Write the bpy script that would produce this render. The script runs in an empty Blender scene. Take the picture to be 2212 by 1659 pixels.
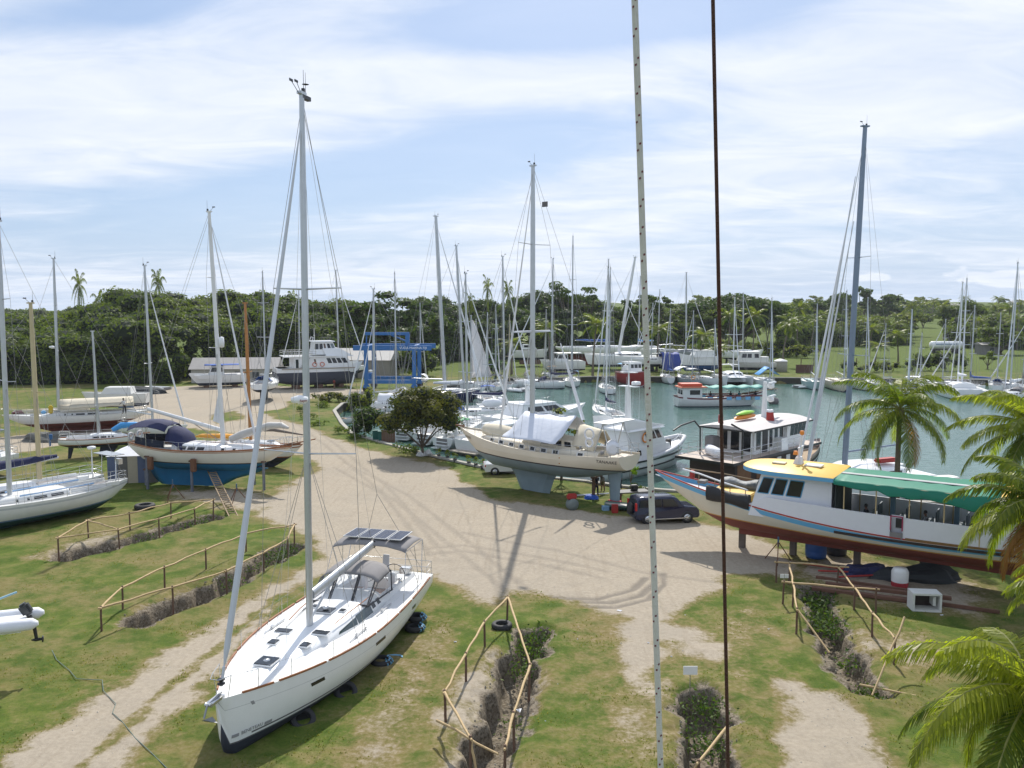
import bpy, bmesh, math, random
import numpy as np
from mathutils import Vector, Matrix
R = math.radians
random.seed(7); rng = np.random.default_rng(7)
sc = bpy.context.scene
COL = sc.collection
# ---------------- camera, sky, sun, exposure ----------------
F, CU, CV, H, PITCH = 1789.0, 1106.0, 829.5, 14.0, R(5.24)
cam_d = bpy.data.cameras.new('camera'); cam = bpy.data.objects.new('camera', cam_d); COL.objects.link(cam)
cam.location = (0, 0, H); cam.rotation_euler = (R(90) - PITCH, 0, 0)
cam_d.sensor_width = 36; cam_d.lens = 36 * F / 2212; cam_d.clip_start = 0.1; cam_d.clip_end = 20000
sc.camera = cam
SUN_EL, SUN_AZ = R(45), R(5)            # azimuth measured from +y towards +x
w = bpy.data.worlds.new('World'); sc.world = w; w.use_nodes = True
def build_world():
    nt = w.node_tree; N = nt.nodes; Lk = nt.links; N.clear()
    out = N.new('ShaderNodeOutputWorld'); bg = N.new('ShaderNodeBackground'); Lk.new(bg.outputs[0], out.inputs[0])
    sky = N.new('ShaderNodeTexSky'); sky.sky_type = 'NISHITA'; sky.sun_disc = False
    sky.sun_elevation = SUN_EL; sky.sun_rotation = SUN_AZ; sky.air_density = 1.0; sky.dust_density = 1.2; sky.ozone_density = 2.0
    tc = N.new('ShaderNodeTexCoord'); sep = N.new('ShaderNodeSeparateXYZ'); Lk.new(tc.outputs['Generated'], sep.inputs[0])
    def M(op, a, b=None, c=None, clamp=False):
        n = N.new('ShaderNodeMath'); n.operation = op; n.use_clamp = clamp
        for i, q in enumerate((a, b, c)):
            if q is None: continue
            if isinstance(q, (int, float)): n.inputs[i].default_value = q
            else: Lk.new(q, n.inputs[i])
        return n.outputs[0]
    X, Y, Z = sep.outputs
    zc = M('ADD', M('MAXIMUM', Z, 0.0), 0.10)
    # cloud layer: directions projected on a high sheet
    comb = N.new('ShaderNodeCombineXYZ'); Lk.new(M('DIVIDE', X, zc), comb.inputs[0]); Lk.new(M('DIVIDE', Y, zc), comb.inputs[1])
    mp = N.new('ShaderNodeMapping'); mp.inputs['Rotation'].default_value = (0, 0, R(28)); mp.inputs['Scale'].default_value = (0.60, 0.95, 1)
    Lk.new(comb.outputs[0], mp.inputs[0])
    n1 = N.new('ShaderNodeTexNoise'); n1.inputs['Scale'].default_value = 0.75; n1.inputs['Detail'].default_value = 9; n1.inputs['Roughness'].default_value = 0.58; n1.inputs['Distortion'].default_value = 0.9
    Lk.new(mp.outputs[0], n1.inputs['Vector'])
    mp2 = N.new('ShaderNodeMapping'); mp2.inputs['Rotation'].default_value = (0, 0, R(-20)); mp2.inputs['Scale'].default_value = (0.9, 1.5, 1); mp2.inputs['Location'].default_value = (3, 1, 0)
    Lk.new(comb.outputs[0], mp2.inputs[0])
    n2 = N.new('ShaderNodeTexNoise'); n2.inputs['Scale'].default_value = 1.6; n2.inputs['Detail'].default_value = 8; n2.inputs['Roughness'].default_value = 0.6; n2.inputs['Distortion'].default_value = 0.8
    Lk.new(mp2.outputs[0], n2.inputs['Vector'])
    def blob(ax, el, sx, se, tilt=0.0):
        # soft region of cloud / clear sky around a compass direction (tan azimuth, tan elevation)
        tx = M('SUBTRACT', M('DIVIDE', X, M('MAXIMUM', Y, 0.05)), ax)
        tz = M('SUBTRACT', M('SUBTRACT', M('DIVIDE', Z, M('MAXIMUM', Y, 0.05)), el), M('MULTIPLY', tx, tilt))
        e = M('ADD', M('POWER', M('ABSOLUTE', M('DIVIDE', tx, sx)), 2.0), M('POWER', M('ABSOLUTE', M('DIVIDE', tz, se)), 2.0))
        return M('EXPONENT', M('MULTIPLY', e, -1.0))
    c = M('ADD', M('MULTIPLY', n1.outputs[0], 1.25), M('MULTIPLY', n2.outputs[0], 0.75))
    c = M('SUBTRACT', M('MULTIPLY', c, 1.45), 0.90)
    for amp, args in ((0.75, (-0.52, 0.225, 0.36, 0.06, 0.02)), (0.70, (0.02, 0.270, 0.34, 0.042, -0.06)), (0.60, (0.42, 0.25, 0.36, 0.075, 0.35)),
                      (0.25, (-0.3, 0.36, 0.5, 0.04, 0.0)), (-2.3, (0.13, 0.345, 0.20, 0.034, 0.10)), (-1.6, (0.24, 0.400, 0.22, 0.03, 0.2)), (-0.8, (-0.25, 0.43, 0.2, 0.02, 0.1)), (0.35, (-0.1, 0.42, 0.3, 0.03, 0.1)), (-0.95, (-0.12, 0.165, 0.45, 0.045, 0.16)),
                      (-0.9, (-0.45, 0.350, 0.25, 0.030, 0.1)), (-0.25, (-0.35, 0.08, 0.35, 0.03, 0.0)), (0.3, (-0.25, 0.04, 0.6, 0.02, 0.0)),
                      (-0.22, (0.45, 0.09, 0.25, 0.04, 0.0)), (-0.45, (0.45, 0.03, 0.4, 0.018, 0.0)), (-0.25, (-0.2, 0.0, 1.5, 0.02, 0.0))):
        c = M('ADD', c, M('MULTIPLY', blob(*args), amp))
    mr = N.new('ShaderNodeMapRange'); mr.interpolation_type = 'SMOOTHSTEP'
    mr.inputs['From Min'].default_value = -0.10; mr.inputs['From Max'].default_value = 1.10; mr.inputs['To Min'].default_value = 0.22; mr.inputs['To Max'].default_value = 0.95
    Lk.new(c, mr.inputs['Value'])
    # low cumulus heads near the horizon on the right
    cb = N.new('ShaderNodeCombineXYZ'); Lk.new(X, cb.inputs[0]); Lk.new(M('MULTIPLY', Z, 2.6), cb.inputs[2]); Lk.new(Y, cb.inputs[1])
    n3 = N.new('ShaderNodeTexNoise'); n3.inputs['Scale'].default_value = 14; n3.inputs['Detail'].default_value = 6; Lk.new(cb.outputs[0], n3.inputs['Vector'])
    cu = M('ADD', M('MULTIPLY', M('ADD', blob(0.44, 0.036, 0.035, 0.008), M('ADD', blob(0.60, 0.036, 0.10, 0.012), blob(0.80, 0.04, 0.2, 0.02))), 0.75), M('MULTIPLY', n3.outputs[0], 2.3))
    mc = N.new('ShaderNodeMapRange'); mc.interpolation_type = 'SMOOTHSTEP'; mc.inputs['From Min'].default_value = 1.52; mc.inputs['From Max'].default_value = 1.85; Lk.new(cu, mc.inputs['Value'])
    fac = M('MAXIMUM', mr.outputs[0], M('MULTIPLY', mc.outputs[0], 0.95))
    tint = N.new('ShaderNodeMix'); tint.data_type = 'RGBA'; tint.inputs[0].default_value = 0.46
    hz = M('POWER', M('SUBTRACT', 1.0, M('MINIMUM', M('MAXIMUM', Z, 0.0), 1.0)), 14.0); hm = N.new('ShaderNodeMix'); hm.data_type = 'RGBA'; Lk.new(M('MULTIPLY', hz, 0.8), hm.inputs[0]); Lk.new(sky.outputs[0], hm.inputs[6]); hm.inputs[7].default_value = (5.2, 6.9, 9.0, 1); Lk.new(hm.outputs[2], tint.inputs[6]); tint.inputs[7].default_value = (1.4, 3.5, 7.3, 1)
    mx = N.new('ShaderNodeMix'); mx.data_type = 'RGBA'; Lk.new(fac, mx.inputs[0]); Lk.new(tint.outputs[2], mx.inputs[6]); ct = N.new('ShaderNodeMix'); ct.data_type = 'RGBA'; Lk.new(M('MULTIPLY', M('SUBTRACT', n2.outputs[0], 0.30), 2.4, clamp=True), ct.inputs[0]); ct.inputs[6].default_value = (7.0, 7.7, 8.9, 1); ct.inputs[7].default_value = (8.8, 9.15, 9.9, 1); Lk.new(ct.outputs[2], mx.inputs[7])
    Lk.new(mx.outputs[2], bg.inputs[0]); bg.inputs[1].default_value = 0.10
build_world()
sun_d = bpy.data.lights.new('sun', 'SUN'); sun = bpy.data.objects.new('sun', sun_d); COL.objects.link(sun)
sun_d.energy = 4.6; sun_d.angle = R(0.6); sun_d.color = (1.0, 0.95, 0.87)
_sd = Vector((math.sin(SUN_AZ) * math.cos(SUN_EL), math.cos(SUN_AZ) * math.cos(SUN_EL), math.sin(SUN_EL)))
sun.rotation_euler = _sd.to_track_quat('Z', 'Y').to_euler(); sun.location = (0, 60, 60)
sc.view_settings.view_transform = 'Standard'; sc.view_settings.look = 'None'; sc.view_settings.exposure = 0.16; sc.view_settings.gamma = 1
sc.render.engine = 'CYCLES'; sc.cycles.max_bounces = 6; sc.cycles.transparent_max_bounces = 12
# ---------------- helpers ----------------
CPI, SPI = math.cos(PITCH), math.sin(PITCH)
def ray(u, v):
    a = u - CU; b = v - CV
    return a, F * CPI - b * SPI, -(F * SPI + b * CPI)      # x right, y forward, z up
def G(u, v, z=0.0):
    a, f, d = ray(u, v); k = (z - H) / d
    return Vector((a * k, f * k, z))
def Dp(u, v, y):
    a, f, d = ray(u, v); k = y / f
    return Vector((a * k, y, H + d * k))
WATER = -1.1
MATS = {}
def mat(name, col, rough=0.5, metal=0.0, var=0.12, vscale=3.0, bump=0.0, bscale=20.0, trans=0.0, spec=0.5, coat=0.0, alpha=1.0):
    if name in MATS: return MATS[name]
    m = bpy.data.materials.new(name); m.use_nodes = True; nt = m.node_tree; N = nt.nodes; L = nt.links
    b = N['Principled BSDF']; b.inputs['Roughness'].default_value = rough; b.inputs['Metallic'].default_value = metal
    b.inputs['Specular IOR Level'].default_value = spec
    if coat: b.inputs['Coat Weight'].default_value = coat
    if alpha < 1: b.inputs['Alpha'].default_value = alpha
    tc = N.new('ShaderNodeTexCoord'); no = N.new('ShaderNodeTexNoise'); no.inputs['Scale'].default_value = vscale; no.inputs['Detail'].default_value = 5
    L.new(tc.outputs['Object'], no.inputs['Vector'])
    cr = N.new('ShaderNodeMix'); cr.data_type = 'RGBA'; L.new(no.outputs[0], cr.inputs[0])
    cr.inputs[6].default_value = tuple(c * (1 - var) for c in col) + (1,); cr.inputs[7].default_value = tuple(min(1, c * (1 + var)) for c in col) + (1,)
    L.new(cr.outputs[2], b.inputs['Base Color'])
    if bump:
        nb = N.new('ShaderNodeTexNoise'); nb.inputs['Scale'].default_value = bscale; nb.inputs['Detail'].default_value = 4; L.new(tc.outputs['Object'], nb.inputs['Vector'])
        bp = N.new('ShaderNodeBump'); bp.inputs['Strength'].default_value = bump; bp.inputs['Distance'].default_value = 0.05; L.new(nb.outputs[0], bp.inputs['Height']); L.new(bp.outputs[0], b.inputs['Normal'])
    if trans:
        tr = N.new('ShaderNodeBsdfTranslucent'); L.new(cr.outputs[2], tr.inputs[0]); mx = N.new('ShaderNodeMixShader'); mx.inputs[0].default_value = trans
        L.new(b.outputs[0], mx.inputs[1]); L.new(tr.outputs[0], mx.inputs[2]); L.new(mx.outputs[0], N['Material Output'].inputs[0])
    MATS[name] = m; return m
def leafmat(name, c0, c1, trans=0.35, rough=0.6, tcol=None):
    if name in MATS: return MATS[name]
    m = bpy.data.materials.new(name); m.use_nodes = True; nt = m.node_tree; N = nt.nodes; L = nt.links
    b = N['Principled BSDF']; b.inputs['Roughness'].default_value = rough; b.inputs['Specular IOR Level'].default_value = 0.18
    at = N.new('ShaderNodeAttribute'); at.attribute_name = 'vary'
    cr = N.new('ShaderNodeMix'); cr.data_type = 'RGBA'; L.new(at.outputs['Fac'], cr.inputs[0])
    cr.inputs[6].default_value = tuple(c0) + (1,); cr.inputs[7].default_value = tuple(c1) + (1,)
    L.new(cr.outputs[2], b.inputs['Base Color'])
    tr = N.new('ShaderNodeBsdfTranslucent')
    hs = N.new('ShaderNodeMix'); hs.data_type = 'RGBA'; hs.blend_type = 'MULTIPLY'; hs.inputs[0].default_value = 1; L.new(cr.outputs[2], hs.inputs[6]); hs.inputs[7].default_value = tuple(tcol or (1.9, 2.0, 0.8)) + (1,)
    L.new(hs.outputs[2], tr.inputs[0]); mx = N.new('ShaderNodeMixShader'); mx.inputs[0].default_value = trans
    L.new(b.outputs[0], mx.inputs[1]); L.new(tr.outputs[0], mx.inputs[2]); L.new(mx.outputs[0], N['Material Output'].inputs[0])
    MATS[name] = m; return m
def tag(o, label=None, cat=None, group=None, kind=None):
    if label: o['label'] = label
    if cat: o['category'] = cat
    if group: o['group'] = group
    if kind: o['kind'] = kind
    return o
def thing(name, label, cat, loc=(0, 0, 0), rz=0.0, group=None):
    o = bpy.data.objects.new(name, None); COL.objects.link(o); o.empty_display_size = 0.3
    o.location = loc; o.rotation_euler = (0, 0, rz); return tag(o, label, cat, group)
def rawobj(name, verts, faces, mats, parent=None, mi=None, smooth=False, attr=None):
    me = bpy.data.meshes.new(name); me.from_pydata([tuple(v) for v in verts], [], faces)
    for m in (mats if isinstance(mats, (list, tuple)) else [mats]): me.materials.append(m)
    if mi is not None: me.polygons.foreach_set('material_index', mi)
    if smooth is True: me.polygons.foreach_set('use_smooth', [True] * len(me.polygons))
    elif smooth: me.polygons.foreach_set('use_smooth', smooth)
    if attr is not None:
        a = me.attributes.new('vary', 'FLOAT', 'POINT'); a.data.foreach_set('value', attr)
    me.update(); o = bpy.data.objects.new(name, me); COL.objects.link(o)
    if parent: o.parent = parent
    return o
class MB:
    def __init__(s): s.v = []; s.f = []; s.m = []; s.s = []
    def add(s, vs, fs, mi=0, smooth=False):
        b = len(s.v); s.v.extend([tuple(v) for v in vs])
        for f in fs: s.f.append(tuple(b + i for i in f)); s.m.append(mi); s.s.append(smooth)
        return s
    def box(s, c, d, rz=0.0, mi=0, ry=0.0, rx=0.0, bev=0.0):
        x, y, z = d[0] / 2, d[1] / 2, d[2] / 2
        mt = Matrix.Translation(c) @ Matrix.Rotation(rz, 4, 'Z') @ Matrix.Rotation(ry, 4, 'Y') @ Matrix.Rotation(rx, 4, 'X')
        if bev <= 0:
            vs = [mt @ Vector((a * x, b * y, e * z)) for a in (-1, 1) for b in (-1, 1) for e in (-1, 1)]
            return s.add(vs, [(0, 1, 3, 2), (4, 6, 7, 5), (0, 4, 5, 1), (2, 3, 7, 6), (0, 2, 6, 4), (1, 5, 7, 3)], mi)
        bm = bmesh.new(); bmesh.ops.create_cube(bm, size=1)
        for v in bm.verts: v.co = Vector((v.co.x * d[0], v.co.y * d[1], v.co.z * d[2]))
        bmesh.ops.bevel(bm, geom=bm.edges[:], offset=bev, segments=2, affect='EDGES')
        bm.verts.index_update(); s.add([mt @ v.co for v in bm.verts], [[v.index for v in f.verts] for f in bm.faces], mi, False); bm.free(); return s
    def frus(s, x0, x1, w0, x2, x3, w1, z0, z1, mi=0, yc=0.0):
        # box from rect x0..x1 x +-w0 at z0 to rect x2..x3 x +-w1 at z1
        vs = [(x0, yc - w0, z0), (x1, yc - w0, z0), (x1, yc + w0, z0), (x0, yc + w0, z0), (x2, yc - w1, z1), (x3, yc - w1, z1), (x3, yc + w1, z1), (x2, yc + w1, z1)]
        return s.add(vs, [(3, 2, 1, 0), (4, 5, 6, 7), (0, 1, 5, 4), (1, 2, 6, 5), (2, 3, 7, 6), (3, 0, 4, 7)], mi)
    def tube(s, p0, p1, r0, r1=None, n=6, mi=0, cap=True): return s.path([p0, p1], [r0, r0 if r1 is None else r1], n, mi, cap)
    def path(s, pts, rs, n=6, mi=0, cap=True, sq=1.0, up=None):
        pts = [Vector(p) for p in pts]
        if isinstance(rs, (int, float)): rs = [rs] * len(pts)
        rings = []; pu = Vector(up) if up else None
        for i, p in enumerate(pts):
            d = (pts[min(i + 1, len(pts) - 1)] - pts[max(i - 1, 0)])
            if d.length < 1e-9: d = Vector((0, 0, 1))
            d.normalize()
            if pu is None: pu = Vector((0, 0, 1)) if abs(d.z) < 0.9 else Vector((1, 0, 0))
            a = d.cross(pu)
            if a.length < 1e-5: a = d.cross(Vector((0.3, 1, 0.2)))
            a.normalize(); b = a.cross(d).normalized(); pu = b
            rings.append([p + a * (rs[i] * math.cos(2 * math.pi * k / n)) + b * (rs[i] * sq * math.sin(2 * math.pi * k / n)) for k in range(n)])
        vs = [v for r in rings for v in r]; fs = []
        for i in range(len(rings) - 1):
            for k in range(n): fs.append((i * n + k, i * n + (k + 1) % n, (i + 1) * n + (k + 1) % n, (i + 1) * n + k))
        s.add(vs, fs, mi, n > 4)
        if cap:
            s.add(rings[0], [tuple(range(n - 1, -1, -1))], mi); s.add(rings[-1], [tuple(range(n))], mi)
        return s
    def lathe(s, c, prof, n=16, mi=0, axis='Z', rz=0.0):
        vs = []; fs = []
        for r, z in prof:
            for k in range(n):
                a = 2 * math.pi * k / n; p = Vector((r * math.cos(a), r * math.sin(a), z))
                if axis == 'X': p = Vector((p.z, p.x, p.y))
                if axis == 'Y': p = Vector((p.x, p.z, p.y))
                if rz: p = Matrix.Rotation(rz, 3, 'Z') @ p
                vs.append(Vector(c) + p)
        m = len(prof)
        for i in range(m - 1):
            for k in range(n): fs.append((i * n + k, i * n + (k + 1) % n, (i + 1) * n + (k + 1) % n, (i + 1) * n + k))
        s.add(vs, fs, mi, True); s.add(vs[:n], [tuple(range(n - 1, -1, -1))], mi); s.add(vs[-n:], [tuple(range(n))], mi); return s
    def loft(s, rings, mi=0, closed=True, cap=True, smooth=True):
        n = len(rings[0]); vs = [v for r in rings for v in r]; fs = []
        kk = n if closed else n - 1
        for i in range(len(rings) - 1):
            for k in range(kk): fs.append((i * n + k, i * n + (k + 1) % n, (i + 1) * n + (k + 1) % n, (i + 1) * n + k))
        s.add(vs, fs, mi, smooth)
        if cap: s.add(rings[0], [tuple(range(n - 1, -1, -1))], mi); s.add(rings[-1], [tuple(range(n))], mi)
        return s
    def slab(s, poly, z0, z1, mi=0):
        n = len(poly); vs = [(p[0], p[1], z0 + (p[2] if len(p) > 2 else 0)) for p in poly] + [(p[0], p[1], z1 + (p[2] if len(p) > 2 else 0)) for p in poly]
        return s.add(vs, [tuple(range(n - 1, -1, -1)), tuple(range(n, 2 * n))] + [(k, (k + 1) % n, n + (k + 1) % n, n + k) for k in range(n)], mi)
    def panel(s, a, b, c, d, t=0.02, mi=0):
        # thin plate with corners a,b,c,d pushed out along its normal
        a, b, c, d = map(Vector, (a, b, c, d)); n = (b - a).cross(d - a).normalized() * t
        q = [a + n, b + n, c + n, d + n]; p = [a - n * 0.3, b - n * 0.3, c - n * 0.3, d - n * 0.3]
        return s.add(p + q, [(3, 2, 1, 0), (4, 5, 6, 7), (0, 1, 5, 4), (1, 2, 6, 5), (2, 3, 7, 6), (3, 0, 4, 7)], mi)
    def sheet(s, grid, t=0.015, mi=0, smooth=True):
        # cloth: grid[i][j] of points, given thickness downward
        ni, nj = len(grid), len(grid[0]); top = [Vector(p) for r in grid for p in r]; bot = [p - Vector((0, 0, t)) for p in top]
        b = ni * nj; fs = []
        for i in range(ni - 1):
            for j in range(nj - 1):
                k = i * nj + j; fs.append((k, k + nj, k + nj + 1, k + 1)); fs.append((b + k, b + k + 1, b + k + nj + 1, b + k + nj))
        per = [(0, j) for j in range(nj)] + [(i, nj - 1) for i in range(1, ni)] + [(ni - 1, j) for j in range(nj - 2, -1, -1)] + [(i, 0) for i in range(ni - 2, 0, -1)]
        ids = [i * nj + j for i, j in per]
        for a, c in zip(ids, ids[1:] + ids[:1]): fs.append((a, c, b + c, b + a))
        return s.add(top + bot, fs, mi, smooth)
    def build(s, name, mats, parent=None, label=None):
        o = rawobj(name, s.v, s.f, mats, parent, s.m, s.s)
        if label: o['label'] = label
        return o
def text(body, name, m, parent, loc, size, rot=(R(90), 0, 0), ext=0.004, mat4=None, shear=0.0):
    cu = bpy.data.curves.new(name, 'FONT'); cu.body = body; cu.size = size; cu.extrude = ext; cu.align_x = 'CENTER'; cu.align_y = 'CENTER'; cu.shear = shear; cu.resolution_u = 2
    t = bpy.data.objects.new('tmp', cu); COL.objects.link(t)
    dg = bpy.context.evaluated_depsgraph_get(); me = bpy.data.meshes.new_from_object(t.evaluated_get(dg)); bpy.data.objects.remove(t)
    me.name = name; me.materials.clear(); me.materials.append(m)
    o = bpy.data.objects.new(name, me); COL.objects.link(o)
    if parent: o.parent = parent
    if mat4 is not None: o.matrix_local = mat4
    else: o.location = loc; o.rotation_euler = rot
    return o
KIDS = {}
def copy_tree(o, parent=None):
    if not KIDS:
        for q in bpy.data.objects:
            if q.parent: KIDS.setdefault(q.parent.name, []).append(q)
    c = o.copy(); COL.objects.link(c); c.parent = parent
    for ch in KIDS.get(o.name, []): copy_tree(ch, c)
    return c
def dup(o, loc, rz, label=None, scale=None):
    KIDS.clear(); c = copy_tree(o); c.location = loc; c.rotation_euler = (0, 0, rz)
    if label: c['label'] = label
    if scale: c.scale = (scale,) * 3 if isinstance(scale, (int, float)) else scale
    return c
# common materials
gel = mat('white_gelcoat', (0.78, 0.79, 0.79), 0.28, var=0.05, coat=0.3)
gel2 = mat('old_white_gelcoat', (0.68, 0.68, 0.66), 0.4, var=0.1)
offw = mat('deck_white', (0.66, 0.66, 0.64), 0.55, var=0.08)
cream = mat('cream_paint', (0.66, 0.58, 0.44), 0.5, var=0.14, vscale=1.2)
alu = mat('mast_aluminium', (0.52, 0.54, 0.56), 0.35, 0.55, var=0.1)
whmast = mat('white_mast_paint', (0.74, 0.74, 0.74), 0.35, var=0.06)
tanmast = mat('tan_mast_paint', (0.50, 0.42, 0.25), 0.45, var=0.12)
steel = mat('stainless_steel', (0.6, 0.61, 0.62), 0.25, 0.85, var=0.08)
wire = mat('rigging_wire', (0.30, 0.29, 0.28), 0.45, 0.4)
sailw = mat('sailcloth', (0.72, 0.73, 0.76), 0.75, var=0.08, bump=0.2, bscale=6)
navy = mat('navy_canvas', (0.015, 0.02, 0.07), 0.85, var=0.25, bump=0.3, bscale=4)
bluec = mat('blue_canvas', (0.03, 0.09, 0.32), 0.8, var=0.2, bump=0.3, bscale=4)
beigec = mat('beige_canvas', (0.60, 0.54, 0.42), 0.85, var=0.15, bump=0.4, bscale=3)
greyc = mat('grey_canvas', (0.22, 0.21, 0.21), 0.85, var=0.12)
glass = mat('dark_glass', (0.015, 0.018, 0.022), 0.08, var=0.1, spec=0.6)
black = mat('black_plastic', (0.02, 0.02, 0.022), 0.45)
rubber = mat('tyre_rubber', (0.025, 0.025, 0.027), 0.75, bump=0.3, bscale=30)
teak = mat('teak', (0.30, 0.12, 0.05), 0.6, var=0.25, vscale=8)
wood = mat('weathered_wood', (0.33, 0.24, 0.15), 0.8, var=0.25, vscale=6, bump=0.4)
bark = mat('bare_pole', (0.46, 0.33, 0.17), 0.75, var=0.3, vscale=5, bump=0.4)
postm = mat('dark_post', (0.13, 0.075, 0.05), 0.85, var=0.3, vscale=5)
antired = mat('antifoul_red', (0.13, 0.03, 0.02), 0.8, var=0.3, vscale=1.5)
antiblk = mat('antifoul_dark', (0.025, 0.03, 0.045), 0.75, var=0.25, vscale=1.5)
antiblue = mat('antifoul_turquoise', (0.012, 0.14, 0.30), 0.8, var=0.3, vscale=0.9)
antigrn = mat('antifoul_green', (0.02, 0.07, 0.07), 0.8, var=0.3, vscale=1.2)
primer = mat('grey_primer', (0.19, 0.25, 0.28), 0.75, var=0.25, vscale=1.0)
bluep = mat('blue_paint', (0.03, 0.14, 0.36), 0.45, var=0.15)
navyp = mat('navy_paint', (0.012, 0.018, 0.06), 0.25, var=0.1)
redp = mat('red_paint', (0.36, 0.03, 0.025), 0.5, var=0.2)
orng = mat('orange_plastic', (0.75, 0.25, 0.03), 0.45, var=0.12)
rust = mat('rusty_steel', (0.16, 0.075, 0.04), 0.85, var=0.4, vscale=7)
conc = mat('concrete', (0.34, 0.32, 0.28), 0.9, var=0.2, bump=0.3)
solar = mat('solar_cells', (0.012, 0.018, 0.045), 0.15, var=0.3, vscale=12)
# ---------------- ground, trenches, water ----------------
def vnoise(x, y, s, seed=0):
    r = np.random.default_rng(seed); T = r.random((256, 256)); x = x / s + 100.0; y = y / s + 100.0
    xi = np.floor(x).astype(int); yi = np.floor(y).astype(int); fx = x - xi; fy = y - yi
    fx = fx * fx * (3 - 2 * fx); fy = fy * fy * (3 - 2 * fy); a = lambda i, j: T[i % 256, j % 256]
    return (a(xi, yi) * (1 - fx) + a(xi + 1, yi) * fx) * (1 - fy) + (a(xi, yi + 1) * (1 - fx) + a(xi + 1, yi + 1) * fx) * fy
def sstep(a, b, x): t = np.clip((x - a) / (b - a), 0, 1); return t * t * (3 - 2 * t)
def segdist(px, py, pts):
    best = np.full(px.shape, 1e9)
    for (ax, ay), (bx, by) in zip(pts[:-1], pts[1:]):
        dx, dy = bx - ax, by - ay; L2 = dx * dx + dy * dy + 1e-9
        t = np.clip(((px - ax) * dx + (py - ay) * dy) / L2, 0, 1)
        best = np.minimum(best, np.hypot(px - ax - t * dx, py - ay - t * dy))
    return best
def polysd(px, py, poly):
    d = segdist(px, py, list(poly) + [poly[0]]); ins = np.zeros(px.shape, bool); n = len(poly)
    for i in range(n):
        x0, y0 = poly[i]; x1, y1 = poly[(i + 1) % n]
        if y0 == y1: continue
        c = ((y0 > py) != (y1 > py)) & (px < (x1 - x0) * (py - y0) / (y1 - y0) + x0); ins ^= c
    return np.where(ins, d, -d)
def W(pts): return [(G(u, v).x, G(u, v).y) for u, v in pts]
BANK_NEAR = W([(722, 888), (738, 915), (760, 938), (850, 964), (905, 978), (960, 992), (1040, 1010), (1150, 1030), (1270, 1042), (1345, 1052), (1400, 1058)]) + [(16, 61), (24, 59.5), (40, 57), (70, 54), (120, 50), (170, 46)]
BANK_FAR = W([(722, 888), (740, 872), (775, 868), (872, 864), (905, 848), (960, 834), (1010, 826), (1100, 820), (1280, 814), (1500, 815), (1740, 817), (2000, 820), (2212, 822), (2700, 826)])
BASIN = BANK_NEAR + BANK_FAR[::-1][:-1]
def hgt(x, y):
    x = np.asarray(x, float); y = np.asarray(y, float)
    return sstep(230, 760, y) * 15.0 * (0.75 + 0.5 * vnoise(x, y, 120, 5)) * sstep(-260, 40, x) + sstep(700, 1500, y) * 6 - sstep(2500, 5500, y) * 24
TRENCH = [([(150, 1200), (200, 1186), (260, 1172), (320, 1155), (385, 1136), (452, 1118)], 1.35, 1.0), ([(300, 1338), (380, 1303), (480, 1262), (560, 1217), (628, 1178)], 1.45, 1.1),
          ([(1150, 1368), (1122, 1430), (1092, 1520), (1064, 1600), (1025, 1680), (1000, 1740)], 1.25, 1.3), ([(1515, 1508), (1525, 1580), (1538, 1659), (1548, 1740)], 1.3, 1.3),
          ([(1762, 1270), (1782, 1340), (1806, 1400), (1845, 1450), (1872, 1482)], 1.15, 1.2)]
TRENCHW = [(W(p), w_, d_) for p, w_, d_ in TRENCH] + [([(-7.9, 29.0), (-6.9, 32.4)], 1.1, 1.0)]
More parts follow.
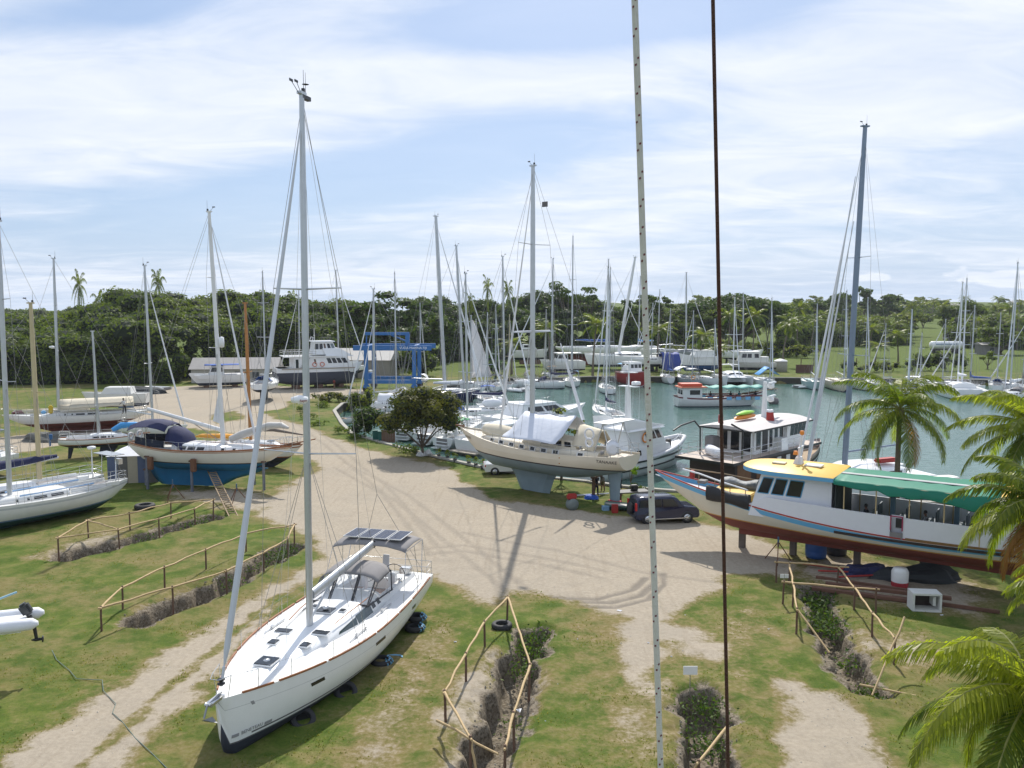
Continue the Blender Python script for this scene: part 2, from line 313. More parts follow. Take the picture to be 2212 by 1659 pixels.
DIRT = [ # outlines of bare ground seen in the yard (photo points carried onto the ground), softness in m
    ([(235, 842), (430, 833), (560, 832), (700, 838), (790, 842), (800, 850), (700, 858), (610, 868), (655, 915), (690, 935), (760, 962), (850, 985), (930, 1000), (985, 1015), (990, 1035), (1050, 1075), (1180, 1098), (1360, 1118), (1500, 1128), (1600, 1150), (1720, 1210),
      (1700, 1238), (1570, 1243), (1545, 1275), (1480, 1298), (1440, 1340), (1560, 1390), (1545, 1418), (1430, 1392), (1400, 1440), (1350, 1480), (1330, 1430), (1355, 1340), (1260, 1302), (1100, 1272), (1045, 1298), (990, 1262), (905, 1232), (780, 1225), (690, 1240),
      (640, 1262), (560, 1330), (470, 1440), (400, 1510), (310, 1600), (250, 1720), (-60, 1720), (10, 1640), (180, 1530), (330, 1440), (470, 1340), (600, 1262), (690, 1210), (690, 1165), (600, 1130), (560, 1105), (640, 1040), (700, 1010), (660, 985), (560, 960), (500, 935), (420, 925), (330, 930), (200, 950), (0, 985), (-120, 1000), (-120, 950), (0, 945), (200, 925), (300, 900), (270, 870)], 0.9, 1.0),
    ([(1690, 1475), (1800, 1500), (1860, 1560), (1900, 1640), (1920, 1720), (1720, 1740), (1690, 1600)], 0.8, 0.95),
    ([(640, 878), (700, 905), (760, 935), (700, 925), (600, 905), (560, 890)], 1.0, -1.0), ([(455, 898), (510, 885), (530, 905), (470, 915)], 0.8, -0.9),
    ([(1330, 1400), (1420, 1380), (1470, 1500), (1440, 1659), (1360, 1720), (1300, 1600)], 1.6, 0.55), ([(850, 1430), (960, 1330), (985, 1360), (930, 1480), (880, 1600), (860, 1720), (700, 1720), (780, 1560)], 1.4, 0.55),
    ([(1180, 1330), (1560, 1300), (1760, 1480), (1700, 1740), (1180, 1740)], 1.8, 0.30), ([(700, 1450), (960, 1300), (1000, 1500), (900, 1740), (640, 1740)], 1.6, 0.26),
    ([(1880, 1385), (1990, 1370), (2060, 1420), (1960, 1450)], 1.2, 0.7), ([(60, 1205), (230, 1150), (300, 1140), (250, 1180), (140, 1215)], 0.9, 0.6), ([(250, 1345), (330, 1290), (420, 1262), (320, 1345), (290, 1360)], 0.9, 0.5),
    ([(960, 1540), (1010, 1440), (1080, 1400), (1080, 1500), (1040, 1600), (990, 1720), (930, 1700)], 0.7, 0.65), ([(1130, 1500), (1165, 1450), (1180, 1500), (1130, 1560), (1100, 1580)], 0.6, 0.55),
    ([(1530, 1350), (1620, 1300), (1700, 1360), (1640, 1420), (1560, 1400)], 1.3, 0.45), ([(1820, 1360), (1890, 1350), (1900, 1430), (1850, 1440)], 0.8, 0.6), ([(330, 1060), (520, 1055), (640, 1085), (560, 1110), (400, 1085)], 1.2, 0.7),
    ([(1780, 1190), (1900, 1210), (2120, 1260), (2120, 1330), (1900, 1300), (1700, 1240)], 1.5, 0.75), ([(1480, 1500), (1560, 1490), (1580, 1560), (1580, 1700), (1440, 1700), (1470, 1600)], 0.8, 0.55)]
def build_ground():
    s = np.concatenate([[-9, -6, -4, -2.6, -1.9, -1.4, -1.1, -0.92], np.linspace(-0.82, 0.82, 760), [0.92, 1.1, 1.4, 1.9, 2.6, 4, 6, 9]])
    yr = np.concatenate([np.array([-300, -150, -80, -40, -20, -8, 0, 6, 11, 14, 16]), np.exp(np.linspace(math.log(17.5), math.log(205), 720)), np.exp(np.linspace(math.log(208), math.log(6500), 90))])
    Yg, Sg = np.meshgrid(yr, s, indexing='ij'); Xg = Sg * (np.maximum(Yg, 8) + 8) * (1 + 0 * Yg)
    x, y = Xg.ravel(), Yg.ravel(); z = hgt(x, y); near = (y > 15) & (y < 215)
    wob = (vnoise(x, y, 1.3, 1) - .5) * 0.9 + (vnoise(x, y, 0.45, 2) - .5) * 0.4
    dirt = np.zeros(x.shape); soil = np.zeros(x.shape); rut = np.zeros(x.shape)
    for px, soft, val in DIRT:
        pw = W(px); xs = [p[0] for p in pw]; ys = [p[1] for p in pw]
        k = np.where((x > min(xs) - 4) & (x < max(xs) + 4) & (y > min(ys) - 4) & (y < max(ys) + 4))[0]
        if not len(k): continue
        sd = polysd(x[k], y[k], pw) + wob[k] * 1.1; t = sstep(-soft * 1.7, soft * 1.5, sd)
        if val > 0: dirt[k] = np.maximum(dirt[k], t * val)
        else: dirt[k] = dirt[k] * (1 + t * val)
    # grassy strip between the two wheel tracks
    md = W([(110, 1720), (250, 1590), (350, 1495), (470, 1400), (560, 1320), (600, 1290)])
    k = np.where(near)[0]; d = segdist(x[k], y[k], md); dirt[k] *= 1 - 0.55 * sstep(0.6, 0.1, d + wob[k] * .5)
    # churned tyre arcs on the bare ground
    for arc in ([(1250, 1310), (1330, 1312), (1400, 1295), (1435, 1262), (1432, 1240)], [(1240, 1300), (1320, 1302), (1385, 1286), (1416, 1258), (1412, 1236)], [(1190, 1290), (1290, 1295), (1365, 1275), (1395, 1250)], [(880, 1200), (1000, 1190), (1150, 1215), (1300, 1250)], [(870, 1190), (1000, 1178), (1150, 1200), (1310, 1235)],
                [(720, 1010), (850, 1080), (1000, 1200), (1120, 1300)], [(745, 1000), (880, 1070), (1030, 1185), (1150, 1280)], [(620, 900), (700, 960), (820, 1060), (930, 1200)], [(640, 898), (725, 960), (845, 1060), (960, 1200)], [(1000, 1150), (1200, 1190), (1400, 1240), (1560, 1260)]):
        aw = W(arc); xs = [p[0] for p in aw]; ys = [p[1] for p in aw]; k = np.where((x > min(xs) - 2) & (x < max(xs) + 2) & (y > min(ys) - 2) & (y < max(ys) + 2))[0]
        d = segdist(x[k], y[k], aw); st = 1.0 if aw[0][1] < 45 and arc[0][1] > 1285 else 0.4
        rut[k] = np.maximum(rut[k], st * sstep(0.28, 0.08, d + wob[k] * .12)); z[k] -= 0.05 * st * sstep(0.3, 0.05, d)
    k = np.where(near)[0]
    z[k] += (vnoise(x[k], y[k], 4.0, 3) - .5) * 0.10 + (vnoise(x[k], y[k], 0.7, 4) - .5) * 0.05 * (y[k] < 90)
    for pw, wd, dep in TRENCHW:
        xs = [p[0] for p in pw]; ys = [p[1] for p in pw]; k = np.where((x > min(xs) - 4) & (x < max(xs) + 4) & (y > min(ys) - 4) & (y < max(ys) + 4))[0]
        d = segdist(x[k], y[k], pw); n1 = (vnoise(x[k], y[k], 0.8, 11) - .5) * 0.55 + (vnoise(x[k], y[k], 0.3, 12) - .5) * 0.22; e = d + n1
        cut = sstep(wd / 2 + 0.16, wd / 2 - 0.20, e)
        z[k] = z[k] - .85 * dep * cut * (0.9 + 0.2 * vnoise(x[k], y[k], 0.5, 13)) - 0.12 * sstep(wd / 2 + 0.9, wd / 2, e) + 0.10 * sstep(wd + 1.2, wd / 2 + .6, e) * sstep(wd / 2 + .2, wd / 2 + .7, e)
        soil[k] = np.maximum(soil[k], sstep(wd / 2 + 0.45 + 0.5 * vnoise(x[k], y[k], 1.4, 17), wd / 2 - 0.05, e))
    k = np.where((y > 40) & (y < 215))[0]; sd = polysd(x[k], y[k], BASIN); z[k] = np.where(sd > 0.0, z[k] - 2.6 * sstep(0.0, 0.35, sd), z[k])
    ny, nx = len(yr), len(s); me = bpy.data.meshes.new('ground')
    me.vertices.add(nx * ny); me.vertices.foreach_set('co', np.stack([x, y, z], 1).ravel())
    i, j = np.meshgrid(np.arange(ny - 1), np.arange(nx - 1), indexing='ij'); a = (i * nx + j).ravel()
    q = np.stack([a, a + 1, a + nx + 1, a + nx], 1).ravel(); nf = len(a)
    me.loops.add(nf * 4); me.loops.foreach_set('vertex_index', q); me.polygons.add(nf); me.polygons.foreach_set('loop_start', np.arange(nf) * 4)
    me.polygons.foreach_set('use_smooth', np.ones(nf, bool)); me.update(calc_edges=True)
    for nm, arr in (('dirt', dirt), ('soil', soil), ('rut', rut)):
        at = me.attributes.new(nm, 'FLOAT', 'POINT'); at.data.foreach_set('value', arr)
    o = bpy.data.objects.new('ground', me); COL.objects.link(o); o['kind'] = 'structure'
    # material
    m = bpy.data.materials.new('ground_material'); m.use_nodes = True; nt = m.node_tree; N = nt.nodes; L = nt.links; b = N['Principled BSDF']; b.inputs['Roughness'].default_value = 0.95; b.inputs['Specular IOR Level'].default_value = 0.15
    tc = N.new('ShaderNodeTexCoord')
    def noise(scale, det=5, rough=0.55, dist=0.0):
        n = N.new('ShaderNodeTexNoise'); n.inputs['Scale'].default_value = scale; n.inputs['Detail'].default_value = det; n.inputs['Roughness'].default_value = rough; n.inputs['Distortion'].default_value = dist; L.new(tc.outputs['Object'], n.inputs['Vector']); return n.outputs[0]
    def att(n): a = N.new('ShaderNodeAttribute'); a.attribute_name = n; return a.outputs['Fac']
    def M(op, a, b_=None, clamp=False):
        n = N.new('ShaderNodeMath'); n.operation = op; n.use_clamp = clamp
        for i_, q_ in enumerate((a, b_)):
            if q_ is None: continue
            if isinstance(q_, (int, float)): n.inputs[i_].default_value = q_
            else: L.new(q_, n.inputs[i_])
        return n.outputs[0]
    def mix(f, a, b_):
        n = N.new('ShaderNodeMix'); n.data_type = 'RGBA'
        if isinstance(f, (int, float)): n.inputs[0].default_value = f
        else: L.new(f, n.inputs[0])
        for i_, q_ in ((6, a), (7, b_)):
            if isinstance(q_, tuple): n.inputs[i_].default_value = q_ + (1,)
            else: L.new(q_, n.inputs[i_])
        return n.outputs[2]
    def ramp(f, lo, hi):
        n = N.new('ShaderNodeMapRange'); n.interpolation_type = 'SMOOTHSTEP'; n.inputs['From Min'].default_value = lo; n.inputs['From Max'].default_value = hi; L.new(f, n.inputs['Value']); return n.outputs[0]
    nb, ns, nf_, nff = noise(0.16, 6, 0.6), noise(0.9, 6, 0.65), noise(5, 6, 0.7), noise(28, 4, 0.7)
    grass = mix(ramp(ns, 0.3, 0.72), (0.052, 0.092, 0.012), (0.112, 0.150, 0.022))
    grass = mix(M('MULTIPLY', ramp(nff, 0.45, 0.75), 0.45), grass, (0.17, 0.17, 0.035))
    n9, n3 = noise(11, 3, 0.6), noise(2.6, 4, 0.65)
    grass = mix(M('MULTIPLY', ramp(n9, 0.50, 0.68), 0.55), grass, (0.040, 0.068, 0.010)); grass = mix(M('MULTIPLY', ramp(n3, 0.56, 0.68), 0.28), grass, (0.185, 0.165, 0.055)); grass = mix(M('MULTIPLY', ramp(n3, 0.46, 0.34), 0.35), grass, (0.050, 0.085, 0.010))
    dry = mix(ramp(nf_, 0.3, 0.7), (0.165, 0.125, 0.045), (0.25, 0.19, 0.10))
    dryf = ramp(M('ADD', M('MULTIPLY', nb, 0.75), M('MULTIPLY', ns, 0.5)), 0.54, 0.76)
    sy_ = N.new('ShaderNodeSeparateXYZ'); L.new(tc.outputs['Object'], sy_.inputs[0]); dryf = M('MULTIPLY', dryf, ramp(sy_.outputs[1], 190, 165))
    grass = mix(M('MULTIPLY', dryf, 0.72), grass, dry)
    dirtc = mix(ramp(nf_, 0.25, 0.75), (0.30, 0.255, 0.195), (0.40, 0.345, 0.27)); dirtc = mix(M('MULTIPLY', ramp(nb, 0.40, 0.7), 0.45), dirtc, (0.30, 0.265, 0.215)); dirtc = mix(M('MULTIPLY', ramp(nff, 0.62, 0.80), 0.35), dirtc, (0.49, 0.44, 0.36))
    # faint streaks left by wheels
    mp = N.new('ShaderNodeMapping'); mp.inputs['Rotation'].default_value = (0, 0, R(38)); mp.inputs['Scale'].default_value = (2.6, 0.16, 1); L.new(tc.outputs['Object'], mp.inputs[0])
    st = N.new('ShaderNodeTexNoise'); st.inputs['Scale'].default_value = 1.2; st.inputs['Detail'].default_value = 5; st.inputs['Distortion'].default_value = 0.6; L.new(mp.outputs[0], st.inputs['Vector'])
    dirtc = mix(M('MULTIPLY', ramp(st.outputs[0], 0.5, 0.72), 0.30), dirtc, (0.25, 0.205, 0.15))
    dirtc = mix(M('MULTIPLY', att('rut'), 0.75), dirtc, (0.17, 0.15, 0.125))
    df = M('ADD', att('dirt'), M('MULTIPLY', M('SUBTRACT', M('ADD', M('MULTIPLY', ns, 0.6), M('MULTIPLY', nf_, 0.4)), 0.5), 1.5))
    wn = ramp(df, 0.10, 0.50); col = mix(M('MULTIPLY', wn, 0.75), grass, dry); df = ramp(df, 0.36, 0.72); col = mix(df, col, dirtc)
    soilc = mix(ramp(nf_, 0.3, 0.7), (0.12, 0.095, 0.065), (0.27, 0.23, 0.175)); soilc = mix(M('MULTIPLY', ramp(nff, 0.55, 0.7), 0.5), soilc, (0.36, 0.33, 0.27)); soilc = mix(M('MULTIPLY', ramp(n9, 0.52, 0.62), 0.7), soilc, (0.06, 0.05, 0.035))
    sf = ramp(M('ADD', att('soil'), M('MULTIPLY', M('SUBTRACT', nf_, 0.5), 1.0)), 0.35, 0.65); col = mix(sf, col, soilc)
    L.new(col, b.inputs['Base Color'])
    bp = N.new('ShaderNodeBump'); bp.inputs['Strength'].default_value = 0.55; bp.inputs['Distance'].default_value = 0.06; L.new(M('ADD', M('ADD', M('MULTIPLY', nff, 0.5), nf_), M('MULTIPLY', M('MULTIPLY', att('soil'), n9), 3.0)), bp.inputs['Height']); L.new(bp.outputs[0], b.inputs['Normal'])
    me.materials.append(m)
    return x, y, z, dirt, soil
GX, GY, GZ, GD, GS = build_ground()
def build_water():
    m = bpy.data.materials.new('harbour_water'); m.use_nodes = True; nt = m.node_tree; N = nt.nodes; L = nt.links; b = N['Principled BSDF']
    b.inputs['Roughness'].default_value = 0.10; b.inputs['IOR'].default_value = 1.33
    tc = N.new('ShaderNodeTexCoord'); n0 = N.new('ShaderNodeTexNoise'); n0.inputs['Scale'].default_value = 0.06; n0.inputs['Detail'].default_value = 4; L.new(tc.outputs['Object'], n0.inputs['Vector'])
    mx = N.new('ShaderNodeMix'); mx.data_type = 'RGBA'; L.new(n0.outputs[0], mx.inputs[0]); mx.inputs[6].default_value = (0.050, 0.118, 0.098, 1); mx.inputs[7].default_value = (0.085, 0.165, 0.138, 1); L.new(mx.outputs[2], b.inputs['Base Color'])
    hs = []
    for sx, sy, amp in ((0.35, 1.1, 1.0), (1.2, 3.0, 0.35), (4, 7, 0.12)):
        mp = N.new('ShaderNodeMapping'); mp.inputs['Scale'].default_value = (sx, sy, 1); mp.inputs['Rotation'].default_value = (0, 0, 0.15); L.new(tc.outputs['Object'], mp.inputs[0])
        n = N.new('ShaderNodeTexNoise'); n.inputs['Scale'].default_value = 1.0; n.inputs['Detail'].default_value = 3; L.new(mp.outputs[0], n.inputs['Vector'])
        k = N.new('ShaderNodeMath'); k.operation = 'MULTIPLY'; k.inputs[1].default_value = amp; L.new(n.outputs[0], k.inputs[0]); hs.append(k.outputs[0])
    a = N.new('ShaderNodeMath'); a.operation = 'ADD'; L.new(hs[0], a.inputs[0]); L.new(hs[1], a.inputs[1]); a2 = N.new('ShaderNodeMath'); a2.operation = 'ADD'; L.new(a.outputs[0], a2.inputs[0]); L.new(hs[2], a2.inputs[1])
    bp = N.new('ShaderNodeBump'); bp.inputs['Strength'].default_value = 1.0; bp.inputs['Distance'].default_value = 0.09; L.new(a2.outputs[0], bp.inputs['Height']); L.new(bp.outputs[0], b.inputs['Normal'])
    o = rawobj('water', [(-60, 44, WATER), (240, 38, WATER), (240, 185, WATER), (-60, 185, WATER)], [(0, 1, 2, 3)], m); o['kind'] = 'structure'
build_water()
def seawall(name, pts, label, capm, wallm, w_=0.45):
    t = thing(name, label, 'wall', (pts[0][0], pts[0][1], 0)); ox, oy = pts[0]; q = [Vector((a - ox, b - oy, 0)) for a, b in pts]
    mb = MB(); cb = MB()
    for a, b in zip(q[:-1], q[1:]):
        d = (b - a).normalized(); n = Vector((-d.y, d.x, 0)) * 0.14; e = d * 0.03
        mb.add([a - n + Vector((0, 0, -2.6)), b - n + Vector((0, 0, -2.6)), b + n + Vector((0, 0, -2.6)), a + n + Vector((0, 0, -2.6)), a - n + Vector((0, 0, -.02)), b - n + Vector((0, 0, -.02)), b + n + Vector((0, 0, -.02)), a + n + Vector((0, 0, -.02))],
               [(3, 2, 1, 0), (4, 5, 6, 7), (0, 1, 5, 4), (1, 2, 6, 5), (2, 3, 7, 6), (3, 0, 4, 7)])
        n = n.normalized() * w_ / 2; a2, b2 = a + e, b - e
        cb.add([a2 - n, b2 - n, b2 + n, a2 + n] + [p + Vector((0, 0, 0.16)) for p in (a2 - n, b2 - n, b2 + n, a2 + n)], [(3, 2, 1, 0), (4, 5, 6, 7), (0, 1, 5, 4), (1, 2, 6, 5), (2, 3, 7, 6), (3, 0, 4, 7)])
    mb.build('retaining_face', wallm, t); cb.build('capping_beam', capm, t); return t
seawall('sea_wall', BANK_NEAR, 'low grey concrete quay edge running behind the tree and the cream ketch', conc, mat('wet_concrete', (0.12, 0.12, 0.10), 0.8, var=0.3))
seawall('sea_wall', BANK_FAR, 'dark retaining wall with pale capping along the far side of the basin', conc, mat('dark_timber_wall', (0.05, 0.045, 0.035), 0.85, var=0.3))
# ---------------- boat building ----------------
class Hull:
    def __init__(s, L, B, bot, wl, sh, bow_over=0.25, stern_over=0.2, stern_z=None, sw=0.6, n=2.3, m=2.0, pb=1.8, ps=1.6, tm=0.42, pe=2.1, bow_w=0.02, flare=0.0, pinch=0.0, side=1.0):
        # x forward, origin amidships; bot/wl heights; sh = sheer heights (stern, mid, bow)
        s.L, s.B, s.bot, s.wl, s.sh = L, B, bot, wl, sh; s.bo, s.so = bow_over * L, stern_over * L; s.sz = wl + 0.1 if stern_z is None else stern_z
        s.sw, s.n, s.m, s.pb, s.ps, s.tm, s.pe, s.bw, s.flare = sw, n, m, pb, ps, tm, pe, bow_w, flare
    def T(s, x): return min(1, max(0, (x + s.L / 2) / s.L))
    def sheer(s, x):
        t = s.T(x); a, b, c = s.sh[0], s.sh[1], s.sh[2]
        return a * (1 - t) * (1 - 2 * t) + b * 4 * t * (1 - t) + c * t * (2 * t - 1) if len(s.sh) == 3 else a
    def keel(s, x):
        k = s.bot; u = (x - (s.L / 2 - s.bo)) / s.bo if s.bo > 0 else 0; v = ((-s.L / 2 + s.so) - x) / s.so if s.so > 0 else 0
        if u > 0: k = s.bot + (s.sheer(x) - s.bot) * min(1, u) ** s.pb * 0.995
        if v > 0: k = s.bot + (s.sz - s.bot) * min(1, v) ** s.ps
        return k
    def hb(s, x):
        t = s.T(x)
        f = s.sw + (1 - s.sw) * math.sin(math.pi / 2 * min(1, t / s.tm)) if t < s.tm else s.bw + (1 - s.bw) * (1 - ((t - s.tm) / (1 - s.tm)) ** s.pe)
        return s.B / 2 * max(f, 0.004)
    def yat(s, x, z):
        k, sh = s.keel(x), s.sheer(x); zr = min(1, max(0, (z - k) / max(1e-4, sh - k))); f = (1 - (1 - zr) ** s.n) ** (1 / s.m)
        if s.flare: t = s.T(x); f *= 1 - s.flare * (1 - zr) * max(0, (t - 0.5) * 2)
        return s.hb(x) * f
    def mesh(s, name, mats, parent, N=40, stripe=0.10, accent=0.0, acc_off=0.12, label=None, nb=6, nt=5, cut=None, chine=False):
        # mats: bottom, boot stripe, topsides, accent
        xs = []
        for i in range(N + 1):
            t = i / N; t = t - 0.12 * math.sin(2 * math.pi * t) / (2 * math.pi) * 1.0; xs.append(-s.L / 2 + s.L * t)
        mb = MB(); lev = []; kinds = []
        for x in xs:
            k, sh = s.keel(x), s.sheer(x); c = lambda z: min(sh, max(k, z)); L = [c(k + (s.wl - k) * i / nb) if k < s.wl else k for i in range(nb + 1)]
            top0 = c(s.wl + stripe); L.append(top0); e = sh - accent - acc_off if accent else sh; e = max(e, top0)
            L += [c(top0 + (e - top0) * i / nt) for i in range(1, nt + 1)]
            if accent: L += [c(e + accent), sh]
            lev.append(L)
        nl = len(lev[0]); kinds = [0] * nb + [1] + [2] * nt + ([3, 2] if accent else [])
        for side in (1, -1):
            vs = []; fs = []
            for x, L in zip(xs, lev): vs += [(x, side * s.yat(x, z), z) for z in L]
            for j in range(nl - 1):
                ff = []
                for i in range(len(xs) - 1):
                    a, b, c_, d = i * nl + j, (i + 1) * nl + j, (i + 1) * nl + j + 1, i * nl + j + 1
                    ff.append((a, b, c_, d) if side < 0 else (d, c_, b, a))
                base = len(mb.v) if j == 0 else base
                if j == 0: mb.v.extend(vs)
                for f in ff: mb.f.append(tuple(base + q for q in f)); mb.m.append(kinds[j]); mb.s.append(True)
        # transom
        x = xs[0]; L = lev[0]
        if s.hb(x) > 0.05:
            for j in range(nl - 1):
                a, b = L[j], L[j + 1]
                if b - a < 1e-4: continue
                mb.add([(x, -s.yat(x, a), a), (x, s.yat(x, a), a), (x, s.yat(x, b), b), (x, -s.yat(x, b), b)], [(3, 2, 1, 0)], kinds[j])
        return mb.build(name, mats, parent, label)
    def deck(s, mats, parent, drop=0.06, N=26, x0=None, x1=None, name='deck', rail=None, railh=0.05, camber=0.05, label=None):
        x0 = -s.L / 2 if x0 is None else x0; x1 = s.L / 2 - 0.02 if x1 is None else x1; mb = MB(); rings = []
        for i in range(N + 1):
            x = x0 + (x1 - x0) * i / N; z = s.sheer(x) - drop; w_ = max(0.005, s.yat(x, z) - 0.015)
            rings.append([(x, w_ * a, z + camber * (1 - a * a)) for a in (-1, -.5, 0, .5, 1)])
        mb.loft(rings, 0, closed=False, cap=False, smooth=True); o = mb.build(name, mats, parent, label)
        if rail:
            for sd in (1, -1):
                rb = MB(); r = []
                for i in range(N + 1):
                    x = -s.L / 2 + (s.L - 0.02) * i / N; z = s.sheer(x); w_ = s.hb(x)
                    r.append([(x, sd * (w_ + .015), z - .02), (x, sd * (w_ + .015), z + railh), (x, sd * max(0, w_ - .045), z + railh), (x, sd * max(0, w_ - .045), z - .02)])
                rb.loft(r, 0, smooth=False); rb.build('toe_rail', rail, parent)
        return o
class Cabin:
    # lofted coachroof; prof: list of (x, half width, height) above the deck line zf(x)
    def __init__(s, prof, zf, inset=0.78, crown=0.05): s.p, s.zf, s.i, s.c = prof, zf, inset, crown
    def at(s, x):
        p = s.p
        for a, b in zip(p[:-1], p[1:]):
            if a[0] <= x <= b[0]: t = (x - a[0]) / (b[0] - a[0]); return a[1] + (b[1] - a[1]) * t, a[2] + (b[2] - a[2]) * t
        return p[0][1:] if x < p[0][0] else p[-1][1:]
    def ring(s, x):
        w_, h = s.at(x); z = s.zf(x) - 0.05
        pts = [(w_, 0), (w_ * (1 - (1 - s.i) * .55), h * .72), (w_ * s.i, h * .95), (w_ * s.i * .8, h * 1.0 + s.c * .5), (0, h + s.c)]
        return [(x, y, z + q) for y, q in pts] + [(x, -y, z + q) for y, q in pts[-2::-1]]
    def build(s, name, m, parent, label=None):
        mb = MB(); mb.loft([s.ring(p[0]) for p in s.p], 0, closed=True, cap=True); return mb.build(name, m, parent, label)
    def window(s, mb, x0, x1, f0, f1, side, skew=0.0, t=0.012, taper=1.0):
        def P(x, f):
            w_, h = s.at(x); z = s.zf(x) - 0.05; return Vector((x, side * w_ * (1 - (1 - s.i) * .55 * f / .72), z + h * f))
        fm = f0 + (f1 - f0) * 0.5; q = [P(x0, f0), P(x1, fm - (fm - f0) * taper), P(x1 + skew, fm + (f1 - fm) * taper), P(x0 + skew, f1)]
        if side < 0: q = q[::1]
        else: q = q[::-1]
        mb.panel(*q, t=t)
def rotz_from(a, b): return math.atan2(b.y - a.y, b.x - a.x)
def fit(bow, stern, zb, zs):
    # bow / stern pixels of the sheer ends with their heights -> centre, heading, length
    a = G(bow[0], bow[1], zb); b = G(stern[0], stern[1], zs); a.z = b.z = 0
    return (a + b) / 2, rotz_from(b, a), (a - b).length
def stay(mb, a, b, r=0.012, n=4): mb.tube(a, b, r, r, n, 0, False)
def rig(root, hull, mx, mz, top, r=0.11, m=None, spreads=(0.45, 0.72), genoa=sailw, boom=None, boomcover=None, fst=None, bst=True, rake=0.0, radar=None, name='mast', wr=0.012, gr=0.075, inner=False, boomang=0.0, lod=0, chain=None, mast_sq=1.3, spw=0.5, boomz=1.3, gcol=None):
    m = m or alu; L = hull.L
    tp = Vector((mx - rake, 0, top)); bs = Vector((mx, 0, mz)); P = lambda f: bs.lerp(tp, f)
    mb = MB(); mb.path([bs, P(.35), P(.8), tp], [r, r, r * .92, r * .7], 6 if lod else 10, 0, True, mast_sq, up=(1, 0, 0))
    mb.box(tuple(tp + Vector((0, 0, .05))), (r * 3.4, r * 1.6, .1))
    mast = mb.build(name, m, root)
    if lod < 2:
        ab = MB(); ab.tube(tp + Vector((-.15, 0, .1)), tp + Vector((-.15, 0, .9)), .012 + .004 * lod, .008, 4); ab.tube(tp + Vector((.1, 0, .1)), tp + Vector((.35, 0, .35)), .012, .012, 4); ab.box(tuple(tp + Vector((.38, 0, .38))), (.22, .03, .08)); ab.box(tuple(tp + Vector((-.12, 0, .18))), (.1, .1, .14)); ab.build('masthead_fitting', black, mast)
    hbm = hull.yat(mx, hull.sheer(mx)) * .95; tips = []
    for i, f in enumerate(spreads):
        c = P(f); w_ = hbm * (0.92 - 0.25 * i) * spw / .5 * .62; sb = MB()
        for sd in (1, -1): e = c + Vector((-.18, sd * w_, .05)); sb.tube(c, e, .035 if lod < 1 else .05, .025 if lod < 1 else .04, 4)
        sb.build('spreader', m, root); tips.append((c, w_))
    sh = MB()
    for sd in (1, -1):
        ch = Vector((mx - .1, sd * hbm, hull.sheer(mx))); pts = [ch] + [c + Vector((-.18, sd * w_, .05)) for c, w_ in tips] + [P(.985)]
        for a, b in zip(pts[:-1], pts[1:]): stay(sh, a, b, wr)
        if tips: stay(sh, ch + Vector((.35, 0, 0)), tips[0][0], wr); stay(sh, ch + Vector((-.45, 0, 0)), tips[0][0], wr)
    stern = Vector((-L / 2 + .15, 0, hull.sheer(-L / 2) + .05)); bow = Vector((L / 2 - .25, 0, hull.sheer(L / 2 - .25) + .12))
    if fst: bow = Vector(fst)
    if bst:
        j = tp.lerp(stern, .8)
        stay(sh, tp, stern if not hull.sw > .3 else j, wr)
        if hull.sw > .3:
            for sd in (1, -1): stay(sh, j, stern + Vector((0, sd * hull.hb(-L / 2) * .8, 0)), wr)
    ht = P(.965)
    if not genoa: stay(sh, bow, ht, wr)
    sh.build('standing_rigging', wire, root)
    if genoa:
        gb = MB(); q = [bow.lerp(ht, t) + Vector((0, 0, -.25 * math.sin(math.pi * t))) for t in (.03, .06, .2, .4, .6, .8, .93, .97)]
        gb.path(q, [.02, gr * 1.15, gr * 1.25, gr * 1.1, gr * .9, gr * .65, gr * .4, .015], 8); gb.path([bow, bow.lerp(ht, .03)], .05, 8); gb.build('furled_headsail', genoa, root)
    if inner:
        gb = MB(); b2 = Vector((mx + (bow.x - mx) * inner, 0, hull.sheer(mx) + .1)); h2 = P(.72); gb.path([b2, b2.lerp(h2, .06), b2.lerp(h2, .4), b2.lerp(h2, .9), h2], [.02, gr, gr * .9, gr * .4, .015], 8); gb.build('furled_staysail', genoa or sailw, root)
    if boom:
        g = bs + Vector((-r, 0, boomz)); ca, sa = math.cos(boomang), math.sin(boomang); e = g + Vector((-boom * ca, boom * sa, .25 + .02 * boom))
        bb = MB(); bb.path([g, e], [.09, .075], 8, up=(0, 0, 1), sq=1.0); bo = bb.build('boom', m, root)
        if boomcover:
            cb = MB(); q = [g.lerp(e, t) + Vector((0, 0, .16 + hgt_)) for t, hgt_ in ((.0, .25), (.04, .30), (.15, .12), (.4, .06), (.7, .02), (.98, -.03))]
            cb.path(q, [q_ * (1.6 if L > 12.5 else 1) for q_ in (.13, .22, .2, .18, .15, .07)], 8, up=(0, 0, 1)); cb.path([g + Vector((r * 1.0, 0, .2)), g + Vector((r * .9, 0, 1.3))], [.16, .12], 8); cb.build('sail_cover', boomcover, bo)
        tb = MB(); stay(tb, P(.98), e, wr * .8); stay(tb, e.lerp(g, .3), Vector((e.x * .7 + g.x * .3, 0, hull.sheer(e.x) + .1)), wr); tb.build('topping_lift', wire, root)
    if radar:
        c = P(radar); rb = MB(); rb.box(tuple(c + Vector((r + .2, 0, -.02))), (.4, .1, .05)); rb.lathe(c + Vector((r + .32, 0, 0)), [(.05, 0), (.27, .03), (.30, .12), (.28, .22), (.05, .26)], 14); rb.build('radar_dome', gel, root)
    return P
